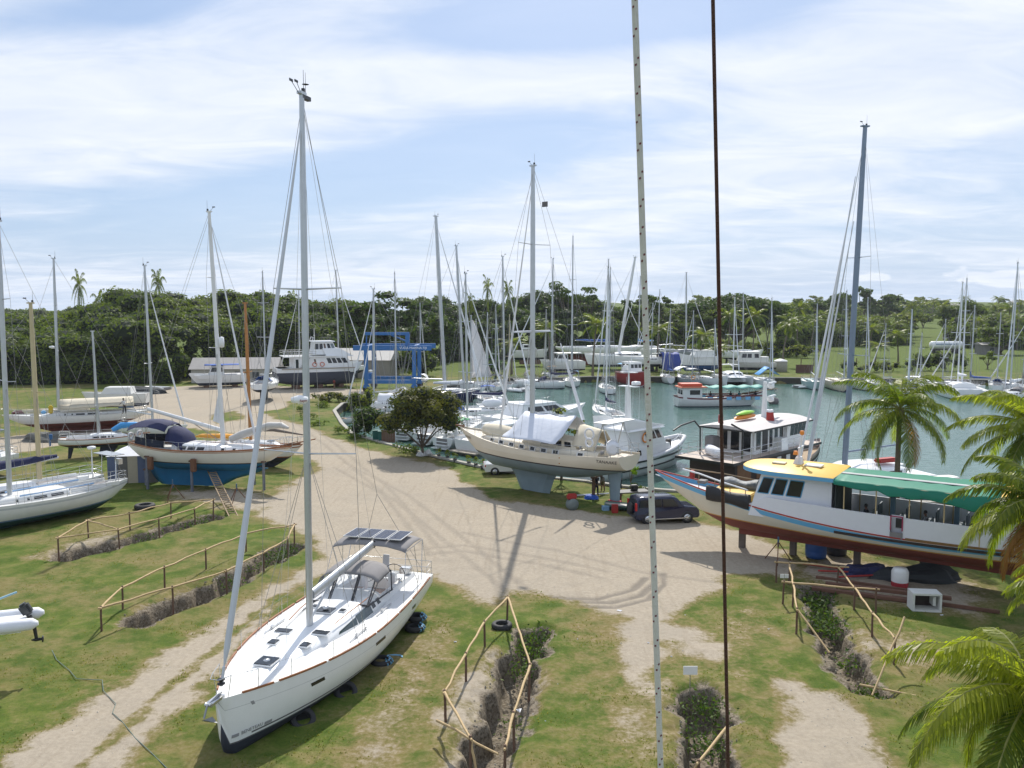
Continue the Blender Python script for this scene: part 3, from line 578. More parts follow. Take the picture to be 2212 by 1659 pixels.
def rails(root, hull, x0, x1, n, h=0.62, wr=0.012, pr=0.016, pulpit=True, pushpit=True, posts=True):
    for sd in (1, -1):
        pb = MB(); tops = []
        for i in range(n):
            x = x0 + (x1 - x0) * i / (n - 1); y = sd * (hull.hb(x) - .06); z = hull.sheer(x); pb.tube((x, y, z), (x, y, z + h), pr, pr * .8, 5); tops.append(Vector((x, y, z + h)))
        lb = pb
        if pulpit: tops.append(Vector((hull.L / 2 - hull.L * .09, sd * hull.hb(hull.L / 2 - hull.L * .09) * .95, hull.sheer(hull.L / 2 - hull.L * .09) + h)))
        if pushpit: tops.insert(0, Vector((-hull.L / 2 + .9, sd * (hull.hb(-hull.L / 2 + .9) - .06), hull.sheer(-hull.L / 2 + .9) + h)))
        for a, b in zip(tops[:-1], tops[1:]): stay(lb, a, b, wr * .8); stay(lb, a - Vector((0, 0, h * .48)), b - Vector((0, 0, h * .48)), wr * .7)
        lb.build('guard_rail', steel, root)
    if pulpit:
        p = MB(); xb = hull.L / 2; xa = xb - hull.L * .09
        pts = [(xa, hull.hb(xa) * .95, hull.sheer(xa) + h), (xb - .35, hull.hb(xb - .35) + .08, hull.sheer(xb) + h + .05), (xb + .05, 0.14, hull.sheer(xb) + h + .05), (xb + .05, -0.14, hull.sheer(xb) + h + .05), (xb - .35, -hull.hb(xb - .35) - .08, hull.sheer(xb) + h + .05), (xa, -hull.hb(xa) * .95, hull.sheer(xa) + h)]
        p.path(pts, pr, 6)
        for q in (0, 1, 4, 5): a = Vector(pts[q]); p.tube(a, (a.x, math.copysign(max(.03, hull.hb(a.x) - .05), a.y), hull.sheer(a.x) - .02), pr, pr, 5)
        p.build('pulpit', steel, root)
    if pushpit:
        p = MB(); xs = -hull.L / 2; pts = []
        for x, sd in ((xs + .9, 1), (xs + .1, 1), (xs + .1, -1), (xs + .9, -1)): pts.append((x, sd * (hull.hb(x) - .06), hull.sheer(x) + h))
        for d in (0, h * .48): p.path([(a, b, c - d) for a, b, c in pts], pr, 6)
        for a, b, c in pts: p.tube((a, b, c), (a, b, c - h - .02), pr, pr, 5)
        p.build('pushpit', steel, root)
def hatches(root, hull, cabin, lst, m=glass):
    for x, y, sx, sy in lst:
        w_, h = cabin.at(x) if cabin else (0, 0); z = (cabin.zf(x) - .05 + h + cabin.c * (1 - abs(y) / max(.3, w_))) if cabin and abs(y) < w_ * .75 and cabin.p[0][0] < x < cabin.p[-1][0] else hull.sheer(x) - .02
        mb = MB(); mb.box((x, y, z + .03), (sx + .08, sy + .08, .05), bev=.012); mb.build('hatch_frame', gel, root).name = 'hatch'
        g = MB(); g.box((x, y, z + .07), (sx, sy, .03)); o = g.build('hatch_glass', m, root)
def fin_keel(root, x0, x1, ztop, zbot, m, rake=0.3, th=.18, name='keel'):
    mb = MB(); r = []
    for k in range(5):
        t = k / 4; z = ztop + (zbot - ztop) * t; a, b = x0 - rake * t * .3, x1 - rake * t; ch = (b - a) / 2; cx = (a + b) / 2
        r.append([(cx + ch * math.cos(q), th * math.sin(q), z) for q in [2 * math.pi * i / 12 for i in range(12)]])
    mb.loft(r); mb.build(name, m, root)
def timber_post(p, h, label, group, w_=.22, m=None, cap=True, rz=0.3):
    t = thing('timber_prop', label, 'prop', p, rz, group); a = MB(); a.box((0, 0, h / 2 - .1), (w_, w_, h + .2), bev=.02); a.build('post', m or wood, t)
    if cap: c = MB(); c.box((0, 0, h + .06), (w_ * 1.9, w_ * 1.3, .12)); c.build('wedge', postm, t)
    return t
def sprayhood(root, x, w_, z, h, length, m, win=True, name='sprayhood'):
    mb = MB(); g = []
    for i in range(6):
        t = i / 5; xx = x - length * t; hh = h * (0.55 + .45 * math.sin(math.pi / 2 * min(1, t * 1.6))) if i else h * .5; g.append([(xx if i else x + .35, w_ * a, z + (hh if i else 0) * (1 - abs(a) ** 3.2) + (.02)) for a in (-1, -.85, -.55, 0, .55, .85, 1)])
    mb.sheet(g, .02); o = mb.build(name, m, root)
    if win:
        gw = MB()
        for a, b in ((-.8, -.3), (-.24, .24), (.3, .8)):
            zt = z + h * .5 * .9; q = [(x + .30, w_ * a, z + .1), (x + .30, w_ * b, z + .1), (x + .06, w_ * b * .96, z + h * .5), (x + .06, w_ * a * .96, z + h * .5)]; gw.panel(*q, t=.02)
        gw.build('clear_window', glass, o)
    return o
def awning(root, x0, x1, w_, z, sag, m, name='awning', poles=True, n=6, droop=0.0, t=.02, z2=None, crown=.15):
    mb = MB(); g = []
    for i in range(n + 1):
        q = i / n; g.append([(x0 + (x1 - x0) * q, w_ * a, z + ((z2 - z) * q if z2 is not None else 0) + crown * (1 - a * a) - sag * math.sin(math.pi * q * 2) ** 2 - droop * abs(a) ** 3) for a in (-1, -.7, -.35, 0, .35, .7, 1)])
    mb.sheet(g, t); o = mb.build(name, m, root)
    if poles:
        p = MB()
        for x in (x0 + .05, x1 - .05):
            for sd in (1, -1): p.tube((x, sd * w_ * .96, z - poles), (x, sd * w_ * .98, z + (0 if z2 is None or x < x1 - .1 else z2 - z) - droop), .022, .022, 5)
        p.build('awning_frame', steel, root)
    return o
def sailboat(label, bow, stern, zb, zs, top, bpx=None, cat='sailboat', group=None, wl=None, hard=False, B=None, spec=None, mat_top=gel, mat_bot=antiblk, mat_stripe=navyp, mat_mast=None, mxf=0.08, loc=None, lod=1, **kw):
    """a yacht between two pixels; wl = height of the painted waterline above the root"""
    if loc is None: c, rz, L = fit(bow, stern, zb, zs)
    else: c, rz, L = loc
    base = 0.0 if hard else WATER; S = dict(stern='transom', cabin=True, boom=True, cover=None, hood=None, genoa=sailw, keel='fin', draft=1.9, rails=True, bimini=None, accent=None, radar=None, furl=True, inner=False, mizzen=None, spreads=(.5,), dinghy=False, solar=False)
    S.update(spec or {}); t = thing('sailboat', label, cat, (c.x, c.y, base), rz, group); B = B or L * .29
    wl = (wl if wl is not None else (1.9 if hard else 0.0)); zb, zs = zb - base, zs - base; zm = min(zb, zs) - .12
    over = dict(transom=(.16, .22, wl + .05, .62), canoe=(.24, .2, zs - .3, .05), counter=(.28, .26, zs - .45, .42), open=(.05, .3, wl + .02, .84))[S['stern']]
    h = Hull(L, B, wl - (.55 if L > 8 else .35), wl, (zs, zm, zb), over[0], over[1], over[2], over[3], pb=1.5 if S['stern'] != 'open' else .8, tm=.40)
    h.mesh('hull', [mat_bot, mat_stripe, mat_top, S['accent'] or mat_top], t, N=26 if lod else 40, stripe=.1, accent=.12 if S['accent'] else 0)
    h.deck([offw], t, rail=(teak if S.get('teak') else mat_top) if lod < 2 else None, N=18)
    zd = lambda x: h.sheer(x) - .02
    ca = Cabin([(-L * .16, B * .27, .0 + .42), (-L * .12, B * .28, .46), (L * .06, B * .27, .44), (L * .17, B * .2, .34), (L * .24, B * .12, .1)], zd)
    ca.build('cabin', mat_top if mat_top is not cream else cream, t); 
    for sd in (1, -1):
        wm = MB()
        for a, b in ((-.13, -.07), (-.05, .01), (.03, .09)): ca.window(wm, L * a, L * b, .25, .62, sd)
        wm.build('cabin_window', glass, t)
    ck = MB(); ck.box((-L * .30, 0, zd(-L * .3) + .06), (L * .2, B * .34, .05)); ck.build('cockpit_sole', greyc, t)
    cm = MB()
    for sd in (1, -1): cm.box((-L * .29, sd * B * .24, zd(-L * .3) + .14), (L * .25, .1, .26))
    cm.build('cockpit_coaming', mat_top, t)
    if lod < 2 or S.get('hatch'): hatches(t, h, ca, [(L * .14, 0, .5, .5), (L * .3, 0, .5, .5)])
    if S['keel'] == 'fin' and hard: fin_keel(t, -L * .06, L * .14, wl - .3, .05, mat_bot, rake=.6); fin_keel(t, -L * .40, -L * .34, wl - .2, wl - 1.3, mat_bot, th=.06, name='rudder')
    if S['keel'] == 'long' and hard:
        k = MB(); q = [(L * .30, wl - .3), (L * .16, wl - 1.0), (L * .05, .05), (-L * .30, .1), (-L * .36, wl - .2)]
        k.add([(x, .13, z) for x, z in q] + [(x, -.13, z) for x, z in q], [(0, 1, 2, 3, 4), (9, 8, 7, 6, 5), (1, 0, 5, 6), (2, 1, 6, 7), (3, 2, 7, 8), (4, 3, 8, 9)]); k.build('keel', mat_bot, t)
    mx = L * mxf; mz = zd(mx) + .42
    if top: rig(t, h, mx, mz, top - base, r=S.get('mr', .085 + .002 * L), m=mat_mast or alu, spreads=S['spreads'], genoa=S['genoa'] if S['furl'] else None, boom=L * .36 if S['boom'] else None, boomcover=S['cover'], rake=S.get('rake', .012 * top), radar=S['radar'], inner=S['inner'], lod=lod, wr=S.get('wr', .014 if lod else .01), gr=S.get('gr', .07), boomz=S.get('boomz', .8), bst=True, spw=.55)
    if S['mizzen']: rig(t, h, -L * .32, zd(-L * .3) + .2, S['mizzen'] - base, r=.075, m=S.get('mzm') or mat_mast or alu, spreads=(.55,), genoa=None, boom=L * .2, boomcover=S['cover'], bst=False, name='mizzen_mast', lod=lod)
    if S['rails']: rails(t, h, -L * .34, L * .34, 6 if lod else 7, wr=.014, pr=.018)
    if S['hood']: sprayhood(t, -L * .13, B * .3, zd(-L * .15) + .38, .75, L * .09, S['hood'], win=lod < 2)
    if S['bimini']: awning(t, -L * .45, -L * .25, B * .34, zd(-L * .35) + 1.95, .0, S['bimini'], 'bimini', poles=1.9)
    if S.get('cov'): awning(t, -L * .22, L * .05, B * .36, zd(0) + 1.5, .08, S['cov'], 'boom_tent', poles=False, droop=.9)
    if S['solar']: s_ = MB(); s_.box((-L * .42, 0, zd(-L * .4) + 2.15), (1.1, 2.0, .04)); s_.build('solar_panel', solar, t)
    if S['stern'] == 'open':
        z1 = zd(-L * .49); tr = MB(); tr.box((-L / 2 - .03, 0, z1 * .62 + .1), (.10, B * .42, z1 * .62)); tr.build('transom_recess', greyc, t)
        for k in range(3): s_ = MB(); s_.box((-L / 2 - .30 + .16 * k, 0, .22 + z1 * .27 * k), (.62 - .1 * k, B * (.62 - .06 * k), .10), bev=.02); s_.build('transom_step', mat_top, t)
        for sd in (1, -1): q = MB(); q.lathe((-L * .40, sd * B * .2, z1 + .65), [(.36, -.015), (.40, -.015), (.40, .015), (.36, .015)], 20, axis='X'); q.box((-L * .39, sd * B * .2, z1 + .3), (.2, .3, .8), bev=.04); q.build('steering_wheel', gel2, t)
    if S.get('arch'):
        a = MB(); xx = -L * .44; a.path([(xx, B * .33, zd(xx)), (xx - .2, B * .32, zd(xx) + 1.9), (xx - .2, -B * .32, zd(xx) + 1.9), (xx, -B * .33, zd(xx))], .03, 6); a.build('stern_arch', steel, t)
    return t, h
# ---------------- the white sloop in the foreground ----------------
def hull_text(h, root, body, xc, z, size, side, m, name='lettering', shear=0.0, off=0.012):
    d = .35; X = Vector((-2 * d, side * (h.yat(xc - d, z) - h.yat(xc + d, z)), 0)) if side > 0 else Vector((2 * d, -(h.yat(xc + d, z) - h.yat(xc - d, z)), 0))
    Y = Vector((0, side * (h.yat(xc, z + .15) - h.yat(xc, z - .15)), .3)); X.normalize(); Z = X.cross(Y).normalized(); Y = Z.cross(X)
    p = Vector((xc, side * h.yat(xc, z), z)) + Z * off
    mt = Matrix((X, Y, Z)).transposed().to_4x4(); mt.translation = p
    return text(body, name, m, root, None, size, ext=.003, mat4=mt, shear=shear)
def hull_patch(mb, h, x0, x1, z0, z1, side, t=.012, skew=0.0, n=5):
    # plate that follows the hull skin
    for i in range(n):
        a, b = x0 + (x1 - x0) * i / n, x0 + (x1 - x0) * (i + 1) / n
        q = [Vector((a, side * h.yat(a, z0), z0)), Vector((b, side * h.yat(b, z0), z0)), Vector((b + skew, side * h.yat(b + skew, z1), z1)), Vector((a + skew, side * h.yat(a + skew, z1), z1))]
        if side > 0: q = q[::-1]
        mb.panel(*q, t=t)
vinyl = mat('clear_vinyl', (0.75, 0.78, 0.8), 0.12, alpha=0.28, var=0.03)
def fit2(b, s): a, c = Vector(b).to_3d(), Vector(s).to_3d(); return (a + c) / 2, rotz_from(c, a), (a - c).length
def hero():
    c, rz, L = fit2((-9.06, 24.35), (-5.62, 38.0))
    t = thing('sailboat', 'large white sloop in the foreground with grey sprayhood and four solar panels over its cockpit', 'sailboat', (c.x, c.y, 0), rz)
    h = Hull(L, 4.7, -.12, .42, (1.72, 1.70, 2.05), .035, .50, .62, .86, n=2.9, m=2.7, pb=.9, tm=.42, pe=2.15, bow_w=.015)
    h.mesh('hull', [antiblk, mat('boot_stripe_grey', (.10, .10, .11), .4), gel, mat('fine_grey_line', (.45, .46, .47), .4)], t, N=60, stripe=.05, accent=.014, acc_off=.40, nt=6)
    for sd in (1, -1): sb = MB(); hull_patch(sb, h, -6.5, 6.0, .55, .60, sd, .006, n=26); sb.build('boot_line', mat('boot_stripe_grey', (.10, .10, .11)), t)
    for i, (a, b) in enumerate(((5.32, 5.58), (6.42, 6.62))):
        m_ = MB(); hull_patch(m_, h, a, b, .62 + .02 * i, .72 + .02 * i, 1, .008); m_.build('name_bar', mat('lettering_grey', (.28, .28, .29), .5), t)
    hull_text(h, t, 'BENETEAU', 6.0, .70, .165, 1, mat('lettering_grey', (.28, .28, .29), .5)); hull_text(h, t, 'BENETEAU', 6.0, .70, .165, -1, mat('lettering_grey', (.28, .28, .29), .5))
    em = MB(); hull_patch(em, h, 5.93, 6.03, 1.50, 1.62, 1, .008, skew=.05); em.build('emblem', mat('lettering_grey', (.28, .28, .29), .5), t)
    for sd in (1, -1):
        for a, b in ((3.25, 3.85), (-.65, .15), (-4.2, -3.75)):
            w_ = MB(); hull_patch(w_, h, a, b, 1.20, 1.33, sd, .01, skew=.05, n=3); w_.build('hull_window', glass, t)
        # teak toe rail in lengths
        for a, b in ((5.3, 6.3), (3.2, 5.1), (.2, 3.05), (-2.0, .05), (-3.6, -2.15), (-6.5, -3.8)):
            r = MB(); rr = []
            for i in range(9):
                x = a + (b - a) * i / 8; z = h.sheer(x); y = h.hb(x); rr.append([(x, sd * (y + .012), z - .02), (x, sd * (y + .012), z + .045), (x, sd * (y - .045), z + .045), (x, sd * (y - .045), z - .02)])
            r.loft(rr, smooth=False); r.build('toe_rail', teak, t)
    zd = lambda x: h.sheer(x) - .02
    # deck ahead of the cockpit, side decks and cockpit well
    h.deck([mat('nonskid_deck', (.72, .72, .71), .6, var=.04, vscale=30)], t, drop=.025, x0=-2.6, camber=.06)
    CW = .98; sd_m = MB()
    for sd in (1, -1):
        g = []
        for i in range(13):
            x = -L / 2 + .02 + (-2.55 + L / 2) * i / 12; z = zd(x); y = h.hb(x) - .01; g.append([(x, sd * CW, z + .03), (x, sd * (CW + y) / 2, z + .02), (x, sd * y, z)])
        sd_m.loft(g, closed=False, cap=False)
        cm_ = []
        for i in range(9):
            x = -6.6 + 4.0 * i / 8; z = zd(x) + .02; hh = .16 + .16 * i / 8; cm_.append([(x, sd * (CW + .34), z), (x, sd * (CW + .26), z + hh), (x, sd * (CW + .02), z + hh), (x, sd * (CW - .03), z - .1)])
        sd_m.loft(cm_, smooth=False)
    sd_m.build('side_deck', mat('nonskid_deck', (.72, .72, .71)), t)
    ck = MB(); zf = zd(-5) - .55
    ck.box((-4.75, 0, zf), (4.3, 2.0, .04)); 
    for sd in (1, -1): ck.box((-4.75, sd * (CW + .0), zf + .3), (4.3, .04, .62)); ck.box((-3.9, sd * .76, zf + .2), (2.4, .42, .42), bev=.03)
    ck.box((-2.58, 0, zf + .35), (.05, 2.0, .72)); ck.box((-6.35, 0, zf + .33), (.8, 2.0, .5), bev=.03); ck.build('cockpit', gel, t)
    tk = MB(); tk.box((-4.75, 0, zf + .03), (4.0, 1.0, .03))
    for sd in (1, -1): tk.box((-3.9, sd * .76, zf + .425), (2.3, .36, .02))
    tk.build('cockpit_teak', teak, t)
    tb = MB(); tb.box((-3.9, 0, zf + .55), (1.3, .35, .06), bev=.02); tb.box((-3.9, 0, zf + .28), (1.0, .14, .5)); tb.build('cockpit_table', gel, t)
    ca = Cabin([(-3.0, 1.42, .56), (-2.4, 1.42, .57), (-.5, 1.40, .52), (.8, 1.28, .44), (2.0, 1.05, .32), (3.2, .82, .20), (4.6, .5, .09), (5.1, .3, .02)], zd, inset=.70, crown=.07); ca.build('coachroof', gel, t)
    for sd in (1, -1):
        for a, b, f0, f1, sk in ((-.35, .95, .26, .74, -.12), (-1.75, -.45, .24, .80, -.04)):
            w_ = MB(); ca.window(w_, a, b, f0, f1, sd, sk, taper=.35 if a > -.5 else 1); w_.build('cabin_window', mat('smoked_window', (.035, .055, .06), .08, spec=.8), t)
        for a in (-2.15, -2.65): w_ = MB(); ca.window(w_, a, a + .28, .42, .80, sd, 0); w_.build('small_window', glass, t)
        g = MB(); g.path([(-2.1, sd * 1.1, zd(0) + .62), (-1.2, sd * 1.08, zd(0) + .62), (-.1, sd * 1.02, zd(0) + .60), (.9, sd * .93, zd(0) + .53)], .022, 6); g.build('grab_rail', teak, t)
        for x, y in ((.55, 1.75), (-2.2, 1.62)): tr = MB(); tr.box((x, sd * y, zd(x) + .06), (1.5, .05, .04)); tr.box((x + .2, sd * y, zd(x) + .11), (.16, .09, .1)); tr.build('genoa_track', steel, t)
        for x, y in ((-2.35, .95), (-3.6, 1.2), (-5.0, 1.2)):
            wi = MB(); z0 = (zd(x) + .60) if x > -3 else zd(x) + .30; wi.lathe((x, sd * y, z0 - .05), [(.1, 0), (.08, .06), (.07, .14), (.1, .17), (.02, .19)], 12); wi.build('winch', steel, t)
    hatches(t, h, ca, [(4.1, 0, .62, .62), (2.55, .62, .34, .3), (2.6, -.62, .34, .3), (1.55, .72, .30, .58), (1.7, -.72, .30, .58), (-.25, 0, .50, .62), (-.45, .62, .2, .2), (-.6, -.62, .2, .2)])
    for x, y in ((4.1, 0), (-.25, 0)): v_ = MB(); v_.lathe((x, y, zd(x) + (.20 if x > 3 else .66)), [(.12, 0), (.12, .05), (.02, .08)], 12); v_.build('deck_vent', steel, t)
    # sprayhood with clear panels
    z0 = zd(-2) + .46
    sh = MB(); xs = [(-2.35, 0.93), (-2.6, 1.02), (-3.0, 1.10), (-3.4, 1.12), (-3.75, 1.10)]; A = (-1, -.94, -.8, -.5, 0, .5, .8, .94, 1)
    sh.sheet([[(x, 1.28 * a * (1 if abs(a) < .9 else 1.0), z0 + hh * (1 - abs(a) ** 5 * .32)) for a in A] for x, hh in xs], .02); hood = sh.build('sprayhood', greyc, t)
    fr = MB(); gl = MB()
    for a, b in ((-.94, -.42), (-.36, .36), (.42, .94)):
        for e in (a, b): fr.tube((-1.55 + .15 * abs(e), 1.30 * e, z0 + .0), (-2.38, 1.28 * e * .96, z0 + .93 * (1 - abs(e) ** 5 * .32)), .035, .035, 6)
        gl.add([(-1.52 + .15 * abs(a), 1.30 * a, z0 + .02), (-1.52 + .15 * abs(b), 1.30 * b, z0 + .02), (-2.37, 1.25 * b, z0 + .92 * (1 - abs(b) ** 5 * .32)), (-2.37, 1.25 * a, z0 + .92 * (1 - abs(a) ** 5 * .32))], [(0, 1, 2, 3)])
    for sd in (1, -1):
        gl.add([(-1.45, sd * 1.26, z0), (-3.7, sd * 1.36, z0 - .05), (-3.7, sd * 1.29, z0 + .75), (-2.38, sd * 1.27, z0 + .64)], [(0, 1, 2, 3)])
        fr.path([(-1.42, sd * 1.28, z0), (-2.38, sd * 1.28, z0 + .65), (-3.75, sd * 1.29, z0 + .75)], .03, 6); fr.tube((-3.75, sd * 1.29, z0 + .75), (-3.6, sd * 1.38, z0 - .1), .03, .03, 6); fr.tube((-1.42, sd * 1.28, z0), (-3.7, sd * 1.38, z0 - .06), .03, .03, 6)
    fr.path([(-1.42, 1.28, z0), (-1.36, .6, z0 + .03), (-1.34, 0, z0 + .04), (-1.36, -.6, z0 + .03), (-1.42, -1.28, z0)], .045, 6); fr.build('hood_frame', mat('dark_canvas_trim', (.05, .05, .055), .8), hood); gl.build('clear_panel', vinyl, hood)
    # bimini and its four panels
    zb = zd(-5.6) + 2.02; bm_ = MB(); bm_.sheet([[(x, 1.72 * a, zb + .14 * (1 - a * a) + q - .10 * abs(a) ** 6) for a in (-1, -.9, -.5, 0, .5, .9, 1)] for x, q in ((-4.35, -.12), (-4.6, 0), (-5.4, .05), (-6.2, 0), (-6.5, -.12))], .02); bi = bm_.build('bimini', greyc, t)
    for sd in (1, -1):
        fb = MB()
        for xa, xb in ((-4.4, -5.5), (-6.45, -5.9), (-5.4, -5.6)): fb.tube((xa, sd * 1.72, zb - .2), (xb, sd * 1.86, zd(-5.6) + .1), .016, .016, 6)
        fb.tube((-4.4, sd * 1.72, zb - .2), (-3.7, sd * 1.9, zd(-4) + .05), .012, .012, 5); fb.tube((-6.45, sd * 1.72, zb - .2), (-6.8, sd * 1.75, zd(-6) + .6), .012, .012, 5)
        fb.tube((-4.4, sd * 1.72, zb - .2), (-6.45, sd * 1.72, zb - .2), .016, .016, 6)
        fb.build('bimini_frame', steel, t)
    for k in range(4):
        y = -1.02 + .70 * k; p = MB(); p.box((-5.35, y, zb + .23), (1.42, .64, .035)); sp_ = p.build('solar_panel', alu, t); q = MB()
        for i in range(2):
            for j in range(6): q.box((-5.35 - .56 + .224 * j, y - .145 + .29 * i, zb + .25), (.21, .275, .012))
        q.build('cell', solar, sp_)
    for sd in (1, -1):
        wm = MB(); wc = Vector((-5.55, sd * .72, zf + .95)); pts = [(wc.x + .02 * math.sin(a), wc.y + .48 * math.cos(a), wc.z + .48 * math.sin(a)) for a in [2 * math.pi * i / 28 for i in range(29)]]
        wm.path(pts, .018, 6)
        for i in range(5): a = 2 * math.pi * i / 5 + .3; wm.tube(wc, (wc.x, wc.y + .47 * math.cos(a), wc.z + .47 * math.sin(a)), .008, .008, 4)
        wm.build('steering_wheel', mat('wheel_rim', (.06, .05, .05), .5), t); pd = MB(); pd.frus(-5.45, -5.1, .2, -5.42, -5.18, .16, zf, zf + 1.0, yc=sd * .72); pd.box((-5.28, sd * .72, zf + 1.05), (.26, .34, .16), bev=.03); pd.build('helm_pedestal', gel, t)
    br = MB(); br.frus(-5.9, -5.78, .16, -6.0, -5.95, .14, zf + .7, zf + 1.7, yc=.15); br.build('life_sling', sailw, t)
    gr = MB(); gr.box((-6.3, .95, zd(-6) + .35), (.35, .5, .3), bev=.03); gr.build('barbecue', steel, t)
    # rig
    P = rig(t, h, 1.05, zd(1) + .40, 21.6, r=.115, m=alu, spreads=(.335, .645), genoa=mat('furled_sail_grey', (.56, .58, .62), .7, var=.06), boom=None, rake=.30, wr=.010, gr=.085, fst=(L / 2 - .30, 0, h.sheer(6.5) + .35), spw=.78, mast_sq=1.45, lod=0)
    bo = MB(); g = Vector((.85, 0, zd(1) + 1.55)); e = g + Vector((-5.35, .12, .42)); bo.path([g, e], [.13, .115], 10, 0, True, 1.5); bm2 = bo.build('boom', alu, t); bc = MB(); bc.box(tuple(e + Vector((-.05, 0, 0))), (.14, .22, .32), bev=.03); bc.build('boom_end', black, bm2)
    vg = MB(); vg.tube((.95, 0, zd(1) + .65), g + Vector((-1.6, .03, -.02)), .045, .045, 8); vg.build('boom_vang', alu, t)
    st_ = MB(); stay(st_, e, (-6.6, 0, zd(-6) + .3), .008); stay(st_, P(.99), e, .006); stay(st_, (g + e) / 2, (-1.8, 0, zd(-1) + .6), .012); stay(st_, P(.64), (3.6, 0, zd(3) + .15), .006)
    for dx, sd in ((.5, 1), (.2, -1), (3.9, 1)): stay(st_, P(.97), (dx, sd * .6, zd(dx) + .2), .006)
    st_.build('running_rigging', mat('rope_line', (.5, .47, .42), .8), t)
    rb = MB(); cR = P(.435) + Vector((.5, 0, 0)); rb.box(tuple(P(.435) + Vector((.3, 0, -.03))), (.4, .12, .06)); rb.lathe(cR, [(.08, -.02), (.29, .02), (.31, .1), (.30, .2), (.1, .26), (.01, .27)], 18); rd = rb.build('radar_dome', gel, t)
    text('Raym', 'lettering', mat('dark_red_lettering', (.25, .02, .03), .5), rd, tuple(cR + Vector((.19, .255, .10))), .13, rot=(R(90), 0, R(144)))
    mf = MB(); tp = P(.995); mf.box(tuple(tp + Vector((-.25, 0, .05))), (.6, .16, .14)); mf.tube(tp + Vector((-.3, 0, .1)), tp + Vector((-.3, 0, .95)), .01, .006, 5); mf.tube(tp + Vector((.2, 0, .1)), tp + Vector((.7, 0, .38)), .012, .012, 5); mf.box(tuple(tp + Vector((.74, 0, .42))), (.24, .02, .09)); mf.lathe(tp + Vector((-.3, 0, .5)), [(.02, 0), (.13, .03), (.02, .06)], 10); mf.build('wind_instruments', black, t)
    rails(t, h, -4.6, 4.6, 6, h=.62, wr=.005, pr=.013)
    an = MB(); xb = L / 2; z = h.sheer(xb); an.box((xb + .05, 0, z + .02), (.7, .24, .09)); an.lathe((xb + .38, -.1, z + .03), [(.07, 0), (.03, .1), (.07, .2)], 10, axis='Y'); an.build('anchor_roller', steel, t)
    ah = MB(); ah.path([(xb - .3, 0, z + .12), (xb + .45, 0, z + .02), (xb + .62, 0, z - .28)], .035, 6); ah.add([(xb + .66, 0, z - .30), (xb + .35, .28, z - .52), (xb + .20, 0, z - .42), (xb + .35, -.28, z - .52), (xb + .60, 0, z - .38)], [(0, 1, 2), (0, 2, 3), (0, 4, 1), (4, 2, 1), (0, 3, 4), (4, 3, 2)]); ah.build('anchor', mat('galvanised', (.28, .29, .3), .5, .6), t)
    fu = MB(); fu.lathe((xb - .3, 0, z + .36), [(.05, 0), (.12, .02), (.12, .05), (.05, .07), (.05, .13), (.12, .15), (.12, .18), (.04, .2)], 14); fu.build('furling_drum', black, t)
    ru = MB(); ru.box((-5.5, 0, -.3), (.5, .09, 1.6)); ru.build('rudder', antiblk, t)
    kl = MB(); kl.frus(-.9, 1.4, .16, -.9, 1.6, .22, -1.1, .0); kl.build('keel', antiblk, t)
    sw = MB(); sw.box((-L / 2 - .10, 0, zd(-6) - 1.0), (.25, 2.6, .06)); sw.build('bathing_step', offw, t)
    return t
HERO = hero()
tyre_no = [0]
def tyre(p, r=.42, w_=.2, label='', m=None, wrap=None, tilt=(0, 0), group='tyres packed under the white sloop'):
    t = thing('tyre', label, 'tyre', p, 0, group); t.rotation_euler = (tilt[0], tilt[1], 0)
    a = MB(); a.lathe((0, 0, 0), [(r * .56, .02), (r * .62, 0), (r * .9, 0), (r * .98, w_ * .2), (r, w_ * .5), (r * .98, w_ * .8), (r * .9, w_), (r * .62, w_), (r * .56, w_ * .9), (r * .60, w_ * .5), (r * .56, .02)], 22); a.build('tread', m or rubber, t)
    if wrap:
        for k in range(5):
            q = 2 * math.pi * k / 9 * (.6) - .8; b = MB(); c = Vector((math.cos(q), math.sin(q), 0)); b.path([c * (r * .55) + Vector((0, 0, w_ / 2)), c * (r * .8) + Vector((0, 0, w_ + .02)), c * (r + .03) + Vector((0, 0, w_ / 2)), c * (r * .8) + Vector((0, 0, -.02)), c * (r * .55) + Vector((0, 0, w_ / 2))], .035, 5); b.build('rope_wrapping', wrap, t)
    return t
lb = mat('light_blue_hose', (.18, .42, .62), .6)
for (u, v, z, lab, wr) in ((900, 1362, .0, 'lower blue-wrapped tyre under the stern quarter of the white sloop', lb), (904, 1350, .22, 'upper blue-wrapped tyre under the stern quarter of the white sloop', lb), (828, 1436, 0, 'blue-wrapped tyre lying half under the middle of the white sloop', lb),
                            (750, 1500, 0, 'black tyre standing tilted below the hull of the white sloop amidships', None), (658, 1560, 0, 'black tyre nearest the bow below the white sloop', None)):
    tyre(G(u, v) + Vector((-.1, .1, z)), label=lab, wrap=wr, r=.44, tilt=(0, 0) if wr else (.5, .35))
def coil(): 
    p = MB(); c = G(852, 1422); p.path([(c.x + .3 * math.cos(a) * (1 + .1 * i), c.y + .22 * math.sin(a), .04) for i, a in enumerate([q * .5 for q in range(0, 10)])], .035, 6); o = p.build('hose', lb); tag(o, 'short light blue hose end curled on the grass beside the white sloop', 'hose')
coil()
tyre(G(1084, 1357), r=.46, w_=.24, label='lone black tyre lying flat on the grass inside the pole railing', group=None)
tyre(G(577, 1098 - 70), r=.7, w_=.3, label='large worn tyre lying on the grass below the blue-bottomed ketch', group=None).location = G(313, 1098)
# ---------------- boats standing in the yard ----------------
def X2(u, v, z): p = G(u, v, z); return (p.x, p.y)
